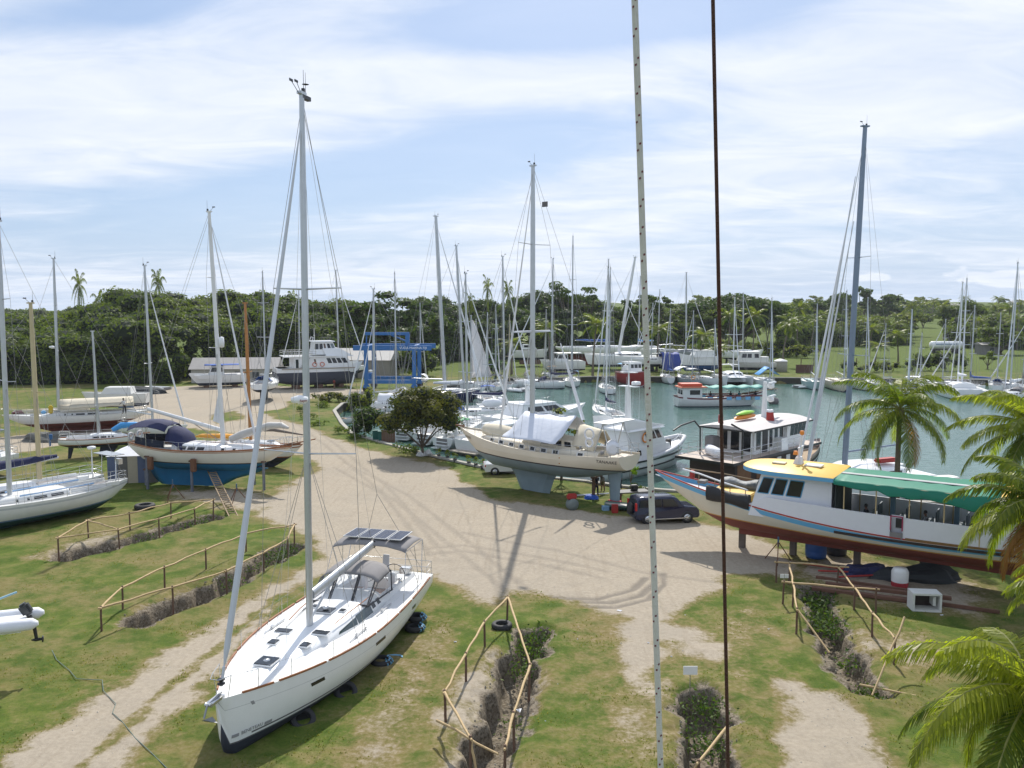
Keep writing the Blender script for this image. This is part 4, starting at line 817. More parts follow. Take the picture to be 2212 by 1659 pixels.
# far left pair
b, h = sailboat('white yacht with rounded stern at the left edge, pale blue stripes on its cabin', None, None, 1.9, 1.75, 19.4, loc=fit2((-35.5, 47.8), (-27.8, 58.9)), hard=True, wl=.62, B=3.9, lod=0, mat_bot=antigrn, mat_stripe=mat('slate_blue', (.12, .2, .35), .5), mat_top=gel2,
                spec=dict(stern='canoe', keel='long', rake=.2, mr=.12, spreads=(.42, .72), radar=None, furl=True, accent=mat('fine_grey_line', (.45, .46, .47)), boom=False, solar=False), mxf=.085)
for sd in (1, -1): st = MB(); st.box((-1.4, sd * 1.0, 2.05), (4.8, .05, .09)); st.build('blue_cabin_stripe', mat('pale_blue_paint', (.25, .42, .66), .5), b)
wv = MB(); wv.tube((-6.0, 0, 1.8), (-6.0, 0, 3.1), .03, .03, 6); wv.box((-6.2, 0, 3.1), (.3, .5, .4)); wv.build('windvane_gear', steel, b)
wg = MB(); wg.path([(-5.4, .9, 1.7), (-5.5, .9, 3.7), (-5.5, -.9, 3.7), (-5.4, -.9, 1.7)], .03, 6); wg.box((-5.5, 0, 3.75), (1.0, 2.3, .05)); wg.build('stern_arch', steel, b)
b, h = sailboat('white ketch behind the rounded-stern yacht, dark navy cover along its boom and tan mizzen mast', None, None, 1.9, 1.65, 16.2, loc=fit2((-39.2, 49.6), (-31.0, 61.2)), hard=True, wl=.6, B=3.7, lod=0, mat_bot=antiblk, mat_stripe=navyp,
                spec=dict(stern='counter', keel='long', mr=.12, cover=navy, accent=navyp, mizzen=None, spreads=(.45, .75), boomz=1.0), mxf=.07)
rig(b, h, -2.9, 1.95, 14.3, r=.13, m=tanmast, spreads=(.5,), genoa=None, bst=False, name='mizzen_mast', lod=0)
rd = MB(); rd.tube((-6.2, .9, 1.6), (-6.2, .9, 3.7), .04, .04, 6); rd.lathe((-6.2, .9, 3.7), [(.06, 0), (.28, .03), (.30, .12), (.28, .2), (.02, .25)], 14); rd.build('radar_dome', gel, b)
sailboat('stern of a white yacht cut off by the left edge, beside the dirt road', None, None, 2.0, 1.8, 16.0, loc=fit2((-51, 57), (-42.6, 69.6)), hard=True, wl=.9, lod=1, spec=dict(solar=True, arch=True, furl=False, boom=False))
# long low hull with the beige tent
b, h = sailboat('long low grey-white racing yacht with dark red bottom and beige tent over its boom', (4, 897), (318, 885), 2.35, 2.1, 19.4, hard=True, wl=1.15, B=3.6, lod=1, mat_bot=antired, mat_stripe=antired, mat_top=gel2, mxf=.125, spec=dict(stern='counter', keel='long', boom=False, spreads=(.4, .7), hood=None, radar=.42, furl=False, mr=.13))
g = []
for i in range(9):
    q = i / 8; xx = 1.8 - 7.6 * q; g.append([(xx, 1.35 * a, 3.25 + .55 * (1 - abs(a) ** 1.3) - .10 * math.sin(5 * q + a) * abs(a) - (.45 if abs(a) > .9 else 0)) for a in (-1, -.97, -.6, -.3, 0, .3, .6, .97, 1)])
m_ = MB(); m_.sheet(g, .03); m_.build('boom_tent', beigec, b)
for sd in (1, -1): q = MB(); q.sheet([[(1.8 - 7.6 * k / 6, sd * 1.36, 2.9 - .1 * (k % 2)), (1.8 - 7.6 * k / 6, sd * 1.34, 3.3)] for k in range(7)], .02); q.build('tent_side', beigec, b)
jb = MB(); jb.box((2.6, .5, 2.75), (.45, .45, .9), bev=.1); jb.build('yellow_bag', mat('yellow_canvas', (.6, .42, .03), .8), b); jb = MB(); jb.box((3.3, .6, 2.5), (.5, .5, .4), bev=.1); jb.build('blue_bag', mat('light_blue_bag', (.2, .45, .7), .8), b)
dk = MB(); dk.box((-5.0, .7, 2.85), (1.6, .1, .7)); dk.build('dodger_cloth', mat('slate_blue', (.12, .2, .35), .5), b)
# small white sloop with fin keel, blue awning roll
b, h = sailboat('small white sloop with a single fin keel, stern to the left of the blue-bottomed ketch', (325, 934), (126, 948), 2.0, 1.9, 11.8, hard=True, wl=1.25, lod=1, mat_bot=antiblk, mat_stripe=teak, mxf=-.07, spec=dict(teak=True, boom=False, furl=False, spreads=(.28,), mr=.1))
cv = MB(); cv.path([(.6, .6, 2.35), (1.4, .7, 2.75), (2.6, .7, 2.75), (3.4, .6, 2.7)], [.2, .3, .28, .1], 8); cv.build('rolled_awning', mat('bright_blue_tarp', (.05, .28, .60), .6), b)
ob = MB(); ob.box((-4.55, .2, 2.1), (.3, .3, .5), bev=.05); ob.box((-4.62, .2, 1.6), (.12, .12, .7)); ob.build('outboard_motor', mat('blue_cowl', (.03, .12, .3), .4), b)
# mast and white hull behind the blue-bottomed ketch
sailboat('white sloop mostly hidden behind the blue-bottomed ketch, grey mast rising left of it', (405, 918), (262, 916), 2.2, 2.1, 18.2, hard=True, wl=1.25, lod=1, mxf=-.02, spec=dict(boom=True, spreads=(.38,), mr=.11, radar=None))
b, h = sailboat('white hull with brown trim and orange wooden mast behind the blue-bottomed ketch', (654, 960), (470, 952), 2.2, 2.0, 14.4, hard=True, wl=1.0, lod=1, mat_stripe=teak, mat_mast=mat('varnished_spruce', (.42, .18, .05), .4, var=.2), mxf=-.10, spec=dict(stern='counter', keel='long', teak=True, furl=False, boom=False, mr=.13, spreads=(.5,), accent=teak))
bs = MB(); bs.tube((4.0, 0, 2.3), (5.9, 0, 2.75), .07, .05, 6); bs.build('bowsprit', teak, b)
sp_ = MB(); sp_.path([(-1.5, .2, 3.1), (1.5, .1, 3.3), (4.6, 0, 3.05)], [.12, .16, .06], 6); sp_.build('furled_sail_roll', mat('grey_brown_canvas', (.16, .13, .11), .85), b)
# the blue-bottomed ketch
def ketch():
    lab = 'cream-topped yacht with turquoise blue full keel on timber props, navy canvas over its cockpit'
    c, rz, L = fit2((-17.0, 63.3), (-30.5, 65.4)); wl = 2.05
    t = thing('sailboat', lab, 'sailboat', (c.x, c.y, 0), rz); top = mat('ivory_topsides', (.66, .63, .55), .35, var=.06)
    h = Hull(L, 3.9, wl - .75, wl, (3.35, 3.05, 3.35), .30, .22, 3.0, .14, n=2.1, m=2.0, pb=1.35, ps=1.5, tm=.40)
    h.mesh('hull', [antiblue, black, top, teak], t, N=48, stripe=.09, accent=.05, acc_off=.06)
    h.deck([offw], t, drop=.10, rail=teak, railh=.10)
    k = MB(); q = [(4.3, wl - .62), (3.1, wl - 1.2), (.4, .10), (-3.3, .14), (-5.3, wl - .7), (-5.0, wl + .1)]; n = len(q)
    A = [(4.9, -5.2, wl - .45, .55), (3.6, -5.1, wl - .95, .38), (2.2, -4.9, wl - 1.35, .26), (1.5, -4.6, .35, .2), (.9, -4.2, .06, .17)]
    k.loft([[(x0 + (x1 - x0) * i / 10, th * math.sin(math.pi * min(1, max(0, i / 10))) ** .45, z) for i in range(11)] + [(x0 + (x1 - x0) * i / 10, -th * math.sin(math.pi * i / 10) ** .45, z) for i in range(9, 0, -1)] for x0, x1, z, th in A]); k.build('keel', antiblue, t)
    pt = MB(); pt.box((-3.8, .24, 1.15), (.35, .04, .35)); pt.build('filler_patch', mat('pale_filler', (.45, .45, .40), .8), t)
    zd = lambda x: h.sheer(x) - .08
    ca = Cabin([(-2.6, 1.15, .5), (-1.8, 1.2, .55), (1.2, 1.15, .5), (1.3, 1.1, .38), (3.6, .85, .32), (4.0, .7, .1)], zd, inset=.86); ca.build('cabin', gel, t)
    for sd in (1, -1):
        for a, e in ((-1.9, -1.4), (-1.25, -.65), (-.5, .1), (1.5, 1.75), (2.4, 2.65)): w_ = MB(); ca.window(w_, a, e, .25, .75, sd, .1 if a < 0 else 0); w_.build('cabin_window', glass, t)
        pr = MB()
        for x in (-2.1, .6, 2.9): pr.box((x, sd * 1.25, zd(x) + .1), (.2, .2, .2), bev=.03)
        pr.build('deck_box', offw, t)
    rails(t, h, -5.2, 4.6, 9, h=.68, wr=.012, pr=.018)
    bw = MB(); bw.path([(6.0, .35, 3.4), (7.3, 0, 3.75), (6.0, -.35, 3.4)], .03, 6); bw.tube((6.2, 0, 3.4), (7.5, 0, 3.62), .1, .08, 6); bw.build('bowsprit_platform', rust, t)
    # canvas: bimini, dodger and dark side cloth
    dm = MB(); dm.sheet([[(x, 1.35 * a, z + .12 * (1 - a * a) - (.28 if abs(a) > .93 else 0)) for a in (-1, -.95, -.6, 0, .6, .95, 1)] for x, z in ((-6.2, 4.75), (-5.4, 5.05), (-4.4, 5.08), (-3.6, 4.95), (-3.0, 4.75))], .03); dm.build('bimini', navy, t)
    dm = MB(); dm.sheet([[(x, 1.3 * a, z - 1.0 * abs(a) ** 4) for a in (-1, -.9, -.6, 0, .6, .9, 1)] for x, z in ((-3.0, 4.75), (-2.4, 4.6), (-1.75, 4.15), (-1.6, 3.6))], .03); dm.build('dodger', navy, t)
    fr = MB()
    for x in (-6.1, -4.6): 
        for sd in (1, -1): fr.tube((x, sd * 1.3, 3.2), (x, sd * 1.32, 4.8), .022, .022, 5)
    fr.build('canopy_frame', steel, t)
    for sd in (1, -1): sc_ = MB(); sc_.sheet([[(-6.0 + 3.2 * i / 5, sd * (h.hb(-6 + 3.2 * i / 5) - .03), 3.3 + .0 * i), (-6.0 + 3.2 * i / 5, sd * (h.hb(-6.0 + 3.2 * i / 5) - .06), 3.95 - .03 * i)] for i in range(6)], .03); sc_.build('side_cloth', mat('dark_green_navy', (.008, .014, .03), .9), t)
    ky = MB(); ky.path([(-1.5, .55, 3.85), (-1.0, .6, 3.9), (1.0, .62, 3.92), (2.4, .6, 3.9), (3.0, .6, 3.85)], [.06, .26, .34, .26, .05], 10, 0, True, .6, up=(0, 0, 1)); ky.build('kayak', mat('orange_yellow_kayak', (.72, .33, .03), .4, var=.3, vscale=1), t)
    P = rig(t, h, 1.15, 3.45, 21.3, r=.12, m=whmast, spreads=(.42, .72), genoa=None, radar=None, bst=True, rake=.55, lod=0, wr=.012, mast_sq=1.4)
    mm = MB(); mm.tube((1.15, 0, 3.4), (.95, 0, 9.2), .19, .15, 10); mm.build('mast_sleeve', whmast, t)
    ss = MB(); a = P(.985); b_ = Vector((3.9, 0, 3.6)); ss.path([a, a.lerp(b_, .5), a.lerp(b_, .8), b_], [.03, .07, .1, .09], 8); ss.build('furled_staysail', sailw, t)
    bo = MB(); bo.path([(1.0, 0, 4.5), (-5.0, -.3, 6.1)], [.12, .1], 8, sq=1.4); bo.build('boom', whmast, t)
    lin = MB(); stay(lin, P(.98), (-5.0, -.3, 6.1), .012); stay(lin, (-1.6, -.1, 5.2), (.8, 0, 3.7), .03); stay(lin, (-3, -.2, 5.5), (-3.2, .4, 3.3), .012); lin.build('boom_tackle', wire, t)
    sa = MB(); sa.path([(1.6, .3, 3.75), (2.6, .45, 4.15), (3.8, .4, 4.55), (4.9, .3, 4.9), (5.9, .2, 4.95), (6.5, .2, 4.75)], [.3, .42, .38, .36, .3, .12], 9, 0, True, .8); sa.build('lowered_sail', mat('dirty_sail', (.52, .50, .47), .8, bump=.5, bscale=5), t)
    hs = MB(); hs.add([(.95, .02, 5.0), (.35, .02, 5.2), (.85, .02, 7.3), (.95, -.02, 5.0), (.35, -.02, 5.2), (.85, -.02, 7.3)], [(0, 1, 2), (5, 4, 3), (0, 3, 4, 1), (1, 4, 5, 2), (2, 5, 3, 0)]); hs.build('mast_steps_sail', sailw, t)
    rd = MB(); cR = P(.42) + Vector((.35, 0, 0)); rd.lathe(cR, [(.05, 0), (.2, .05), (.22, .4), (.18, .8), (.02, .85)], 12); rd.build('radar_reflector', gel, t)
    for x, y, s_ in ((-6.3, .55, .3), (-6.4, -.5, .28)): lr = MB(); lr.path([(x, y + s_ * math.cos(a), 3.9 + s_ * math.sin(a)) for a in [math.pi * i / 7 for i in range(15)]], .08, 6); lr.build('lifebuoy', sailw, t)
    for i, (x, y, hh) in enumerate(((-4.0, -1.75, 2.3), (-.25, -2.05, 2.4))):
        f = MB(); f.box((x, y + .0, 2.05), (.42, .30, 1.0), bev=.05); f.build('fender_board', rust, t)
    Rm = Matrix.Rotation(rz, 3, 'Z'); G_ = 'timber props under the blue-bottomed yacht'
    for (x, y, hh), lb_ in zip(((-4.3, -1.75, 2.5), (-.45, -2.0, 2.3), (4.9, -.95, 2.2), (-5.3, -.4, 1.2), (3.2, .9, 1.6)), ('leftmost tall prop against the stern quarter of the blue-bottomed yacht', 'tall prop with orange paint at the middle of the blue-bottomed yacht', 'thin leaning prop under the bow of the blue-bottomed yacht', 'short prop behind the rudder of the blue-bottomed yacht', 'prop hidden on the far side under the bow of the blue-bottomed yacht')):
        timber_post(c + Rm @ Vector((x, y, 0)), hh, lb_, G_, w_=.17, m=mat('blue_grey_post', (.15, .16, .19), .8, var=.4), rz=rz)
    return t
ketch()
def box_thing(name, label, cat, p, rz, parts, group=None):
    t = thing(name, label, cat, p, rz, group)
    for nm, m, fn in parts: mb = MB(); fn(mb); mb.build(nm, m, t)
    return t
# striped tent, ladder, trestles beside the ketch
def tent():
    c = G(303, 1033); t = thing('tent', 'small striped grey-blue work tent with white peaked roof behind the blue yacht stern', 'tent', c, .15)
    cols = [mat('tent_blue', (.10, .13, .22), .85), mat('tent_grey', (.12, .115, .11), .85), mat('tent_beige', (.38, .34, .26), .85)]
    w_ = 1.9
    for i in range(5):
        for sd, ax in ((-1, 'y'), (1, 'y'), (-1, 'x'), (1, 'x')):
            mb = MB(); o = -w_ + w_ * 2 * (i + .5) / 5
            if ax == 'y': mb.box((o, sd * w_, 1.1), (w_ * .4 - .01, .05, 2.2))
            else: mb.box((sd * w_, o, 1.1), (.05, w_ * .4 - .01, 2.2))
            mb.build('tent_wall', cols[(0, 1, 2, 0, 1)[i]], t)
    r = MB(); r.add([(-w_ - .1, -w_ - .1, 2.2), (w_ + .1, -w_ - .1, 2.2), (w_ + .1, w_ + .1, 2.2), (-w_ - .1, w_ + .1, 2.2), (0, 0, 3.1)], [(3, 2, 1, 0), (0, 1, 4), (1, 2, 4), (2, 3, 4), (3, 0, 4)]); r.build('roof', sailw, t)
tent()
def ladder(a, b, w_, label, m=wood):
    a, b = Vector(a), Vector(b); t = thing('ladder', label, 'ladder', a); d = b - a; s = d.cross(Vector((0, 0, 1))); s = s.normalized() * w_ / 2 if s.length > .1 else Vector((w_ / 2, 0, 0))
    for q in (s, -s): mb = MB(); mb.tube(q, d + q, .045, .045, 5); mb.build('rail', m, t)
    n = int(d.length / .42)
    for i in range(1, n): mb = MB(); p = d * (i / n); mb.tube(p - s, p + s, .035, .035, 5); mb.build('rung', m, t)
pA = G(505, 1117); pB = G(452, 1056 - 0, 0) + Vector((0, .6, 1.3)); ladder(pA, pB, .55, 'brown wooden ladder leaning towards the keel of the blue-bottomed yacht')
def trestle(p, h, rz, label, group='steel boat trestles standing in the yard'):
    t = thing('trestle', label, 'trestle', p, rz, group); a = MB(); a.tube((0, 0, h * .6), (0, 0, h), .05, .05, 6); a.build('screw_post', mat('blue_steel', (.06, .12, .2), .5), t)
    for k in range(3):
        q = 2 * math.pi * k / 3; l = MB(); l.path([(0, 0, h * .8), (math.cos(q) * .8, math.sin(q) * .8, 0)], .03, 5); l.build('leg', rust, t)
for (u, v), hh, lab in (((374, 1080), 1.5, "blue-headed trestle standing free in the shade of the blue-bottomed yacht"), ((512, 1086), 1.4, "rusty trestle standing beside the wooden ladder")):
    trestle(G(u, v), hh, .4, lab)
# ---------------- houses on boats, power boats ----------------
class House:
    """tapered deckhouse: bottom x0..x1 half width w0, top x2..x3 half width w1"""
    def __init__(s, root, name, m, x0, x1, w0, x2, x3, w1, z0, z1, yc=0.0, roof=None, over=0.12, rt=.08, bev=False):
        s.a = (x0, x1, w0, x2, x3, w1, z0, z1, yc); s.root = root; mb = MB(); mb.frus(x0, x1, w0, x2, x3, w1, z0, z1, yc=yc); s.o = mb.build(name, m, root)
        if roof: r = MB(); r.frus(x2 - over, x3 + over, w1 + over, x2 - over * .7, x3 + over * .7, w1 + over * .7, z1 + .002, z1 + rt, yc=yc); r.build(name + '_roof', roof, root)
    def P(s, face, a, f):
        x0, x1, w0, x2, x3, w1, z0, z1, yc = s.a; z = z0 + (z1 - z0) * f; xa, xb, w_ = x0 + (x2 - x0) * f, x1 + (x3 - x1) * f, w0 + (w1 - w0) * f
        if face in ('L', 'R'): return Vector((xa + (xb - xa) * a, yc + (w_ if face == 'L' else -w_), z))
        if face == 'F': return Vector((xb, yc - w_ + 2 * w_ * a, z))
        return Vector((xa, yc + w_ - 2 * w_ * a, z))
    def win(s, face, spans, f0, f1, m=glass, name='window', t=.02, sk=0.0, frame=None):
        for a, b in spans:
            q = [s.P(face, a, f0), s.P(face, b, f0), s.P(face, b + sk, f1), s.P(face, a + sk, f1)]
            if face == 'L': q = q[::-1]
            mb = MB(); mb.panel(*q, t=t); o = mb.build(name, m, s.root)
            if frame:
                fb = MB(); c = sum(q, Vector()) / 4
                for i in range(4): fb.tube(c + (q[i] - c) * 1.06, c + (q[(i + 1) % 4] - c) * 1.06, .035, .035, 4)
                fb.build('window_frame', frame, o)
def lifebuoy(root, c, r=.36, axis='y', m=orng):
    mb = MB(); pts = [(c[0] + r * math.cos(a), c[1], c[2] + r * math.sin(a)) if axis == 'y' else (c[0], c[1] + r * math.cos(a), c[2] + r * math.sin(a)) for a in [2 * math.pi * i / 14 for i in range(15)]]; mb.path(pts, .07, 6); mb.build('lifebuoy', m, root)
def catamaran(label, c, rz, L, B, top=None, base=None, cat='catamaran', hw=.17, fb=1.5, group=None, lod=1, mxf=.05, cover=None, hard=False, bot=antiblk, wl=None, cabin=True, mr=.13, spreads=(.5,), wide=.62, tm=gel, targa=None, mm=None, rake=0.0):
    base = (0.0 if hard else WATER) if base is None else base; t = thing('catamaran', label, cat, (c[0], c[1], base), rz, group); wl = (1.0 if hard else 0) if wl is None else wl
    for sd in (1, -1):
        h = Hull(L, B * hw * 1.25, wl - .4, wl, (wl + fb * .85, wl + fb * .95, wl + fb * 1.12), .05, .45, wl + .05, .75, n=3, m=2.4, pb=.9, pe=2.0); o = h.mesh('hull', [bot, bot, tm, tm], t, N=22, stripe=.08); o.location.y = sd * (B / 2 - B * hw * .6)
        d = h.deck([offw], t, N=12, drop=.03); d.location.y = o.location.y
    zd = wl + fb * .9
    br = MB(); br.frus(-L * .40, L * .20, B * .34, -L * .40, L * .16, B * .34, wl + fb * .35, zd); br.build('bridge_deck', tm, t)
    nt = MB(); nt.box((L * .31, 0, zd + .02), (L * .22, B * .52, .03)); nt.build('bow_net', sailw, t); cb = MB(); cb.tube((L * .43, B * .36, zd), (L * .43, -B * .36, zd), .09, .09, 6); cb.build('cross_beam', alu, t)
    if cabin:
        rr = []
        for x, w_, hh in ((-L * .20, .30, .85), (-L * .12, .31, .95), (L * .04, .29, .95), (L * .12, .24, .72), (L * .20, .16, .15)):
            rr.append([(x, B * w_ * a, zd + hh * (1 - abs(a) ** 4 * .4)) for a in (-1, -.85, -.5, 0, .5, .85, 1)] + [(x, B * w_ * 1.04, zd - .02), (x, -B * w_ * 1.04, zd - .02)])
        m_ = MB(); m_.loft(rr); m_.build('cabin', tm, t)
        for sd in (1, -1): w_ = MB(); w_.panel(*[Vector(p) for p in ((-L * .16, sd * B * .315, zd + .28), (L * .06, sd * B * .30, zd + .26), (L * .10, sd * B * .262, zd + .50), (-L * .16, sd * B * .318, zd + .55))][::(1 if sd < 0 else -1)], t=.03); w_.build('cabin_window', glass, t)
        w_ = MB()
        for a, b in ((-.2, -.02), (.02, .2)): w_.panel(Vector((L * .165, B * a, zd + .36)), Vector((L * .165, B * b, zd + .36)), Vector((L * .125, B * b, zd + .66)), Vector((L * .125, B * a, zd + .66)), t=.03)
        w_.build('front_window', glass, t)
    if targa: awning(t, -L * .38, -L * .20, B * .3, zd + 2.0, 0, targa, 'hardtop', poles=1.9, crown=.1, t=.06)
    hh = Hull(L, B, wl - .3, wl, (zd, zd, zd), .05, .3, wl, .9)
    if top: rig(t, hh, L * mxf, zd + (.85 if cabin else .1), top - base, r=mr, m=mm or whmast, spreads=spreads, boom=L * .36, boomcover=cover, genoa=sailw, lod=lod, wr=.014, fst=(L * .43, 0, zd + .15), bst=False, boomz=1.0, rake=rake)
    return t
def powerboat(label, bow, stern, zb, zs, wl=0.0, base=WATER, cat='motorboat', B=None, tm=gel, bot=antiblk, stripe=navyp, sh=None, loc=None, accent=None, deckm=None, group=None, sw=.85, bo=.14, pb=1.1, flare=.3, bdepth=.5, rail=None, strp=.1, pe=2.3, name='motorboat', cut=.1, so=.3, acc=.15, tmm=.35):
    c, rz, L = loc or fit(bow, stern, zb, zs); t = thing(name, label, cat, (c.x, c.y, base), rz, group)
    zb, zs = zb - base, zs - base; h = Hull(L, B or L * .3, wl - bdepth, wl, (zs, sh if sh is not None else min(zb, zs), zb), bo, so, wl - bdepth * .6, sw, n=2.6, m=2.2, pb=pb, flare=flare, pe=pe, tm=tmm)
    h.mesh('hull', [bot, stripe, tm, accent or tm], t, N=34, stripe=strp, accent=acc if accent else 0, acc_off=.02); h.deck([deckm or offw], t, drop=cut, rail=rail or tm, railh=.06); return t, h
# ---------------- cream steel ketch on the quay ----------------
def cream_yacht():
    c, rz, L = fit2((-4.3, 67.9), (8.2, 57.0)); t = thing('sailboat', 'big cream steel yacht with grey underbody and white tarpaulin tent, propped beside the quay', 'sailboat', (c.x, c.y, .4), rz)
    wl = 2.25; h = Hull(L, 4.8, 1.10, wl, (3.35, 3.18, 3.85), .26, .34, 2.30, .56, n=2.0, m=1.8, pb=1.25, ps=1.5, tm=.45)
    tmat = mat('cream_topsides', (.66, .60, .49), .5, var=.10, vscale=.8); h.mesh('hull', [primer, mat('dark_brown_stripe', (.035, .025, .03), .6), tmat, tmat], t, N=44, stripe=.10)
    h.deck([mat('cream_deck', (.55, .50, .42), .7, var=.15)], t, drop=.12, rail=tmat, railh=.05)
    k = MB(); k.loft([[(x, y, z) for x, y in ((b, 0), (b - .5, th), (a + .6, th), (a, 0), (a + .6, -th), (b - .5, -th))] for a, b, th, z in ((-2.0, 2.9, .32, 1.30), (-1.6, 2.3, .24, .7), (-1.2, 1.7, .2, -.38))], smooth=False); k.build('keel', primer, t)
    sk = MB(); sk.loft([[(x, y, z) for x, y in ((b, 0), (b - .2, th), (a + .2, th), (a, 0), (a + .2, -th), (b - .2, -th))] for a, b, th, z in ((-7.75, -6.3, .18, 2.55), (-7.55, -6.6, .16, 1.2), (-7.5, -6.7, .14, -.38))], smooth=False); sk.build('rudder', primer, t)
    rp = MB(); rp.box((-7.1, .0, -.19), (.95, .46, .4), bev=.03); rp.build('red_block', mat('red_primer', (.38, .03, .04), .7), t); pw = MB(); pw.path([(-6.2, 0, 2.2), (-5.9, 0, 1.6), (-5.9, 0, 1.2)], .06, 6); pw.lathe((-6.05, 0, 1.25), [(.05, 0), (.32, .04), (.05, .1)], 10, axis='X'); pw.build('propeller', mat('bronze', (.15, .12, .08), .5, .5), t)
    zd = lambda x: h.sheer(x) - .14
    ca = Cabin([(-6.6, 1.55, .46), (-6.0, 1.65, .5), (-1.5, 1.70, .5), (3.2, 1.35, .44), (4.6, .95, .30), (5.0, .8, .1)], zd, inset=.88); ca.build('trunk_cabin', tmat, t)
    for sd in (1, -1):
        for i in range(9):
            a = 3.6 - 1.1 * i; 
            if i in (7,): continue
            w_ = MB(); ca.window(w_, a - .22, a + .22, .28, .74, sd, 0, t=.02); o = w_.build('porthole', glass, t); f_ = MB()
            for x in (a - .27, a + .27): ca.window(f_, x - .05, x + .05, .2, .82, sd, 0, t=.035)
            ca.window(f_, a - .22, a + .22, .76, .86, sd, 0, t=.035); ca.window(f_, a - .22, a + .22, .14, .26, sd, 0, t=.035); f_.build('porthole_frame', gel2, o)
    H2 = House(t, 'pilothouse', tmat, -4.6, .6, 1.25, -4.3, .2, 1.1, zd(-2) + .45, zd(-2) + 1.05); H2.win('L', [(.08, .2), (.26, .4), (.5, .64)], .3, .85); H2.win('R', [(.08, .2), (.26, .4), (.5, .64)], .3, .85)
    rails(t, h, -7.2, 6.6, 12, h=.75, wr=.012, pr=.018, pulpit=True)
    # tarpaulin tent
    zr = 5.75; g = []; tarp = mat('white_tarpaulin', (.60, .63, .70), .5, var=.08, bump=.35, bscale=2.2)
    for i in range(9):
        q = i / 8; x = 1.2 - 4.9 * q; g.append([(x + (.5 if abs(a) > .8 else 0) * (1 if q < .5 else -1) * (.8 - q * 1.2), 2.25 * a, zr - 1.75 * abs(a) ** 1.15 + .04 * math.sin(9 * q + 3 * a) - .12 * math.sin(math.pi * q * 2) ** 2 * (1 - abs(a))) for a in (-.75, -.6, -.4, -.2, 0, .28, .5, .75, .95, 1.02)])
    m_ = MB(); m_.sheet(g, .02); m_.build('tarpaulin', tarp, t)
    rp = MB(); rp.tube((1.2, 0, 3.6), (1.2, 0, 5.75), .03, .03, 5); rp.tube((-3.7, 0, 3.4), (-3.7, 0, 5.75), .03, .03, 5); rp.tube((1.2, 0, 5.72), (-3.7, 0, 5.72), .03, .03, 5); rp.build('tent_poles', steel, t)
    g2 = [[(-4.2 - 1.9 * i / 4, 1.3 * a, 5.35 - .3 * i / 4 - 1.5 * abs(a) ** 1.3) for a in (-1, -.6, -.2, .2, .6, 1)] for i in range(5)]; m_ = MB(); m_.sheet(g2, .02); m_.build('cockpit_tarpaulin', beigec, t)
    # covered dinghy on foredeck
    r = []
    for i in range(9):
        q = i / 8; x = 1.7 + 3.7 * q; w_ = .75 * math.sin(math.pi * (.12 + .76 * q)) ** .5; hh = .75 * math.sin(math.pi * (.15 + .7 * q)) ** .5; r.append([(x, w_ * math.cos(a), zd(x) + .45 + hh * max(-.35, math.sin(a))) for a in [2 * math.pi * j / 12 for j in range(12)]])
    m_ = MB(); m_.loft(r); m_.build('covered_dinghy', beigec, t)
    P = rig(t, h, .52, zd(0) + .5, 24.1, r=.15, m=alu, spreads=(.40, .72), genoa=None, lod=0, wr=.014, rake=.0, mast_sq=1.5, spw=1.0)
    sp = MB(); sp.tube(P(.40) + Vector((0, 2.1, .1)), P(.40) + Vector((0, -2.1, .1)), .06, .06, 6); sp.build('spreader', sailw, t)
    fs = MB(); a = P(.955); b = Vector((3.9, .0, zd(4) + .5)); fs.path([a, a.lerp(b, .3), a.lerp(b, .65), a.lerp(b, .95), b], [.02, .05, .085, .10, .04], 8); fs.build('furled_staysail', sailw, t)
    aft = MB(); a2 = P(.70); b2 = Vector((-3.4, -1.2, 5.3)); aft.path([a2.lerp(b2, .55), a2.lerp(b2, .8), b2], [.04, .12, .13], 8); aft.build('hanging_sail_roll', sailw, t)
    bx = MB(); bx.box(tuple(P(.86) + Vector((-1.15, 0, 0))), (.5, .06, .38)); bx.build('radar_reflector', mat('dull_metal', (.12, .11, .11)), t)
    # stern gantry with panel, buoy, drum
    ar = MB()
    for sd in (1, -1): ar.path([(-6.2, sd * 1.4, 3.3), (-6.6, sd * 1.35, 4.6), (-6.9, sd * 1.3, 5.55)], .04, 6); ar.tube((-7.6, sd * 1.3, 3.2), (-6.9, sd * 1.3, 5.5), .035, .035, 6)
    ar.tube((-6.9, 1.35, 5.5), (-6.9, -1.35, 5.5), .04, .04, 6); ar.build('stern_gantry', alu, t); sp_ = MB(); sp_.box((-7.0, 0, 5.66), (1.3, 3.4, .06)); sp_.build('solar_panel', alu, t)
    lifebuoy(t, (-5.9, 1.5, 4.8), .38, m=sailw); lifebuoy(t, (-5.9, 1.5, 4.2), .30, m=sailw)
    dr = MB(); dr.path([(-7.9, 1.5, 3.95), (-7.85, 1.45, 3.95), (-7.1, .4, 3.95), (-7.0, .3, 3.95)], [.3, .46, .46, .3], 14); dr.build('white_drum', sailw, t)
    jn = MB()
    for x, y, z, s_ in ((-5.4, .9, 3.9, .35), (-6.1, -.4, 3.9, .3), (-5.0, 1.2, 3.7, .25), (-6.8, 1.2, 3.55, .25)): jn.box((x, y, z), (s_, s_ * .8, s_), rz=x, bev=.03)
    jn.build('deck_gear', mat('mixed_gear', (.25, .25, .26), .6, var=.6, vscale=2), t)
    an = MB(); an.box((L / 2 - .1, .1, 3.95), (.9, .15, .12)); an.build('anchor', rust, t)
    nm = mat('dark_lettering', (.06, .05, .05), .6)
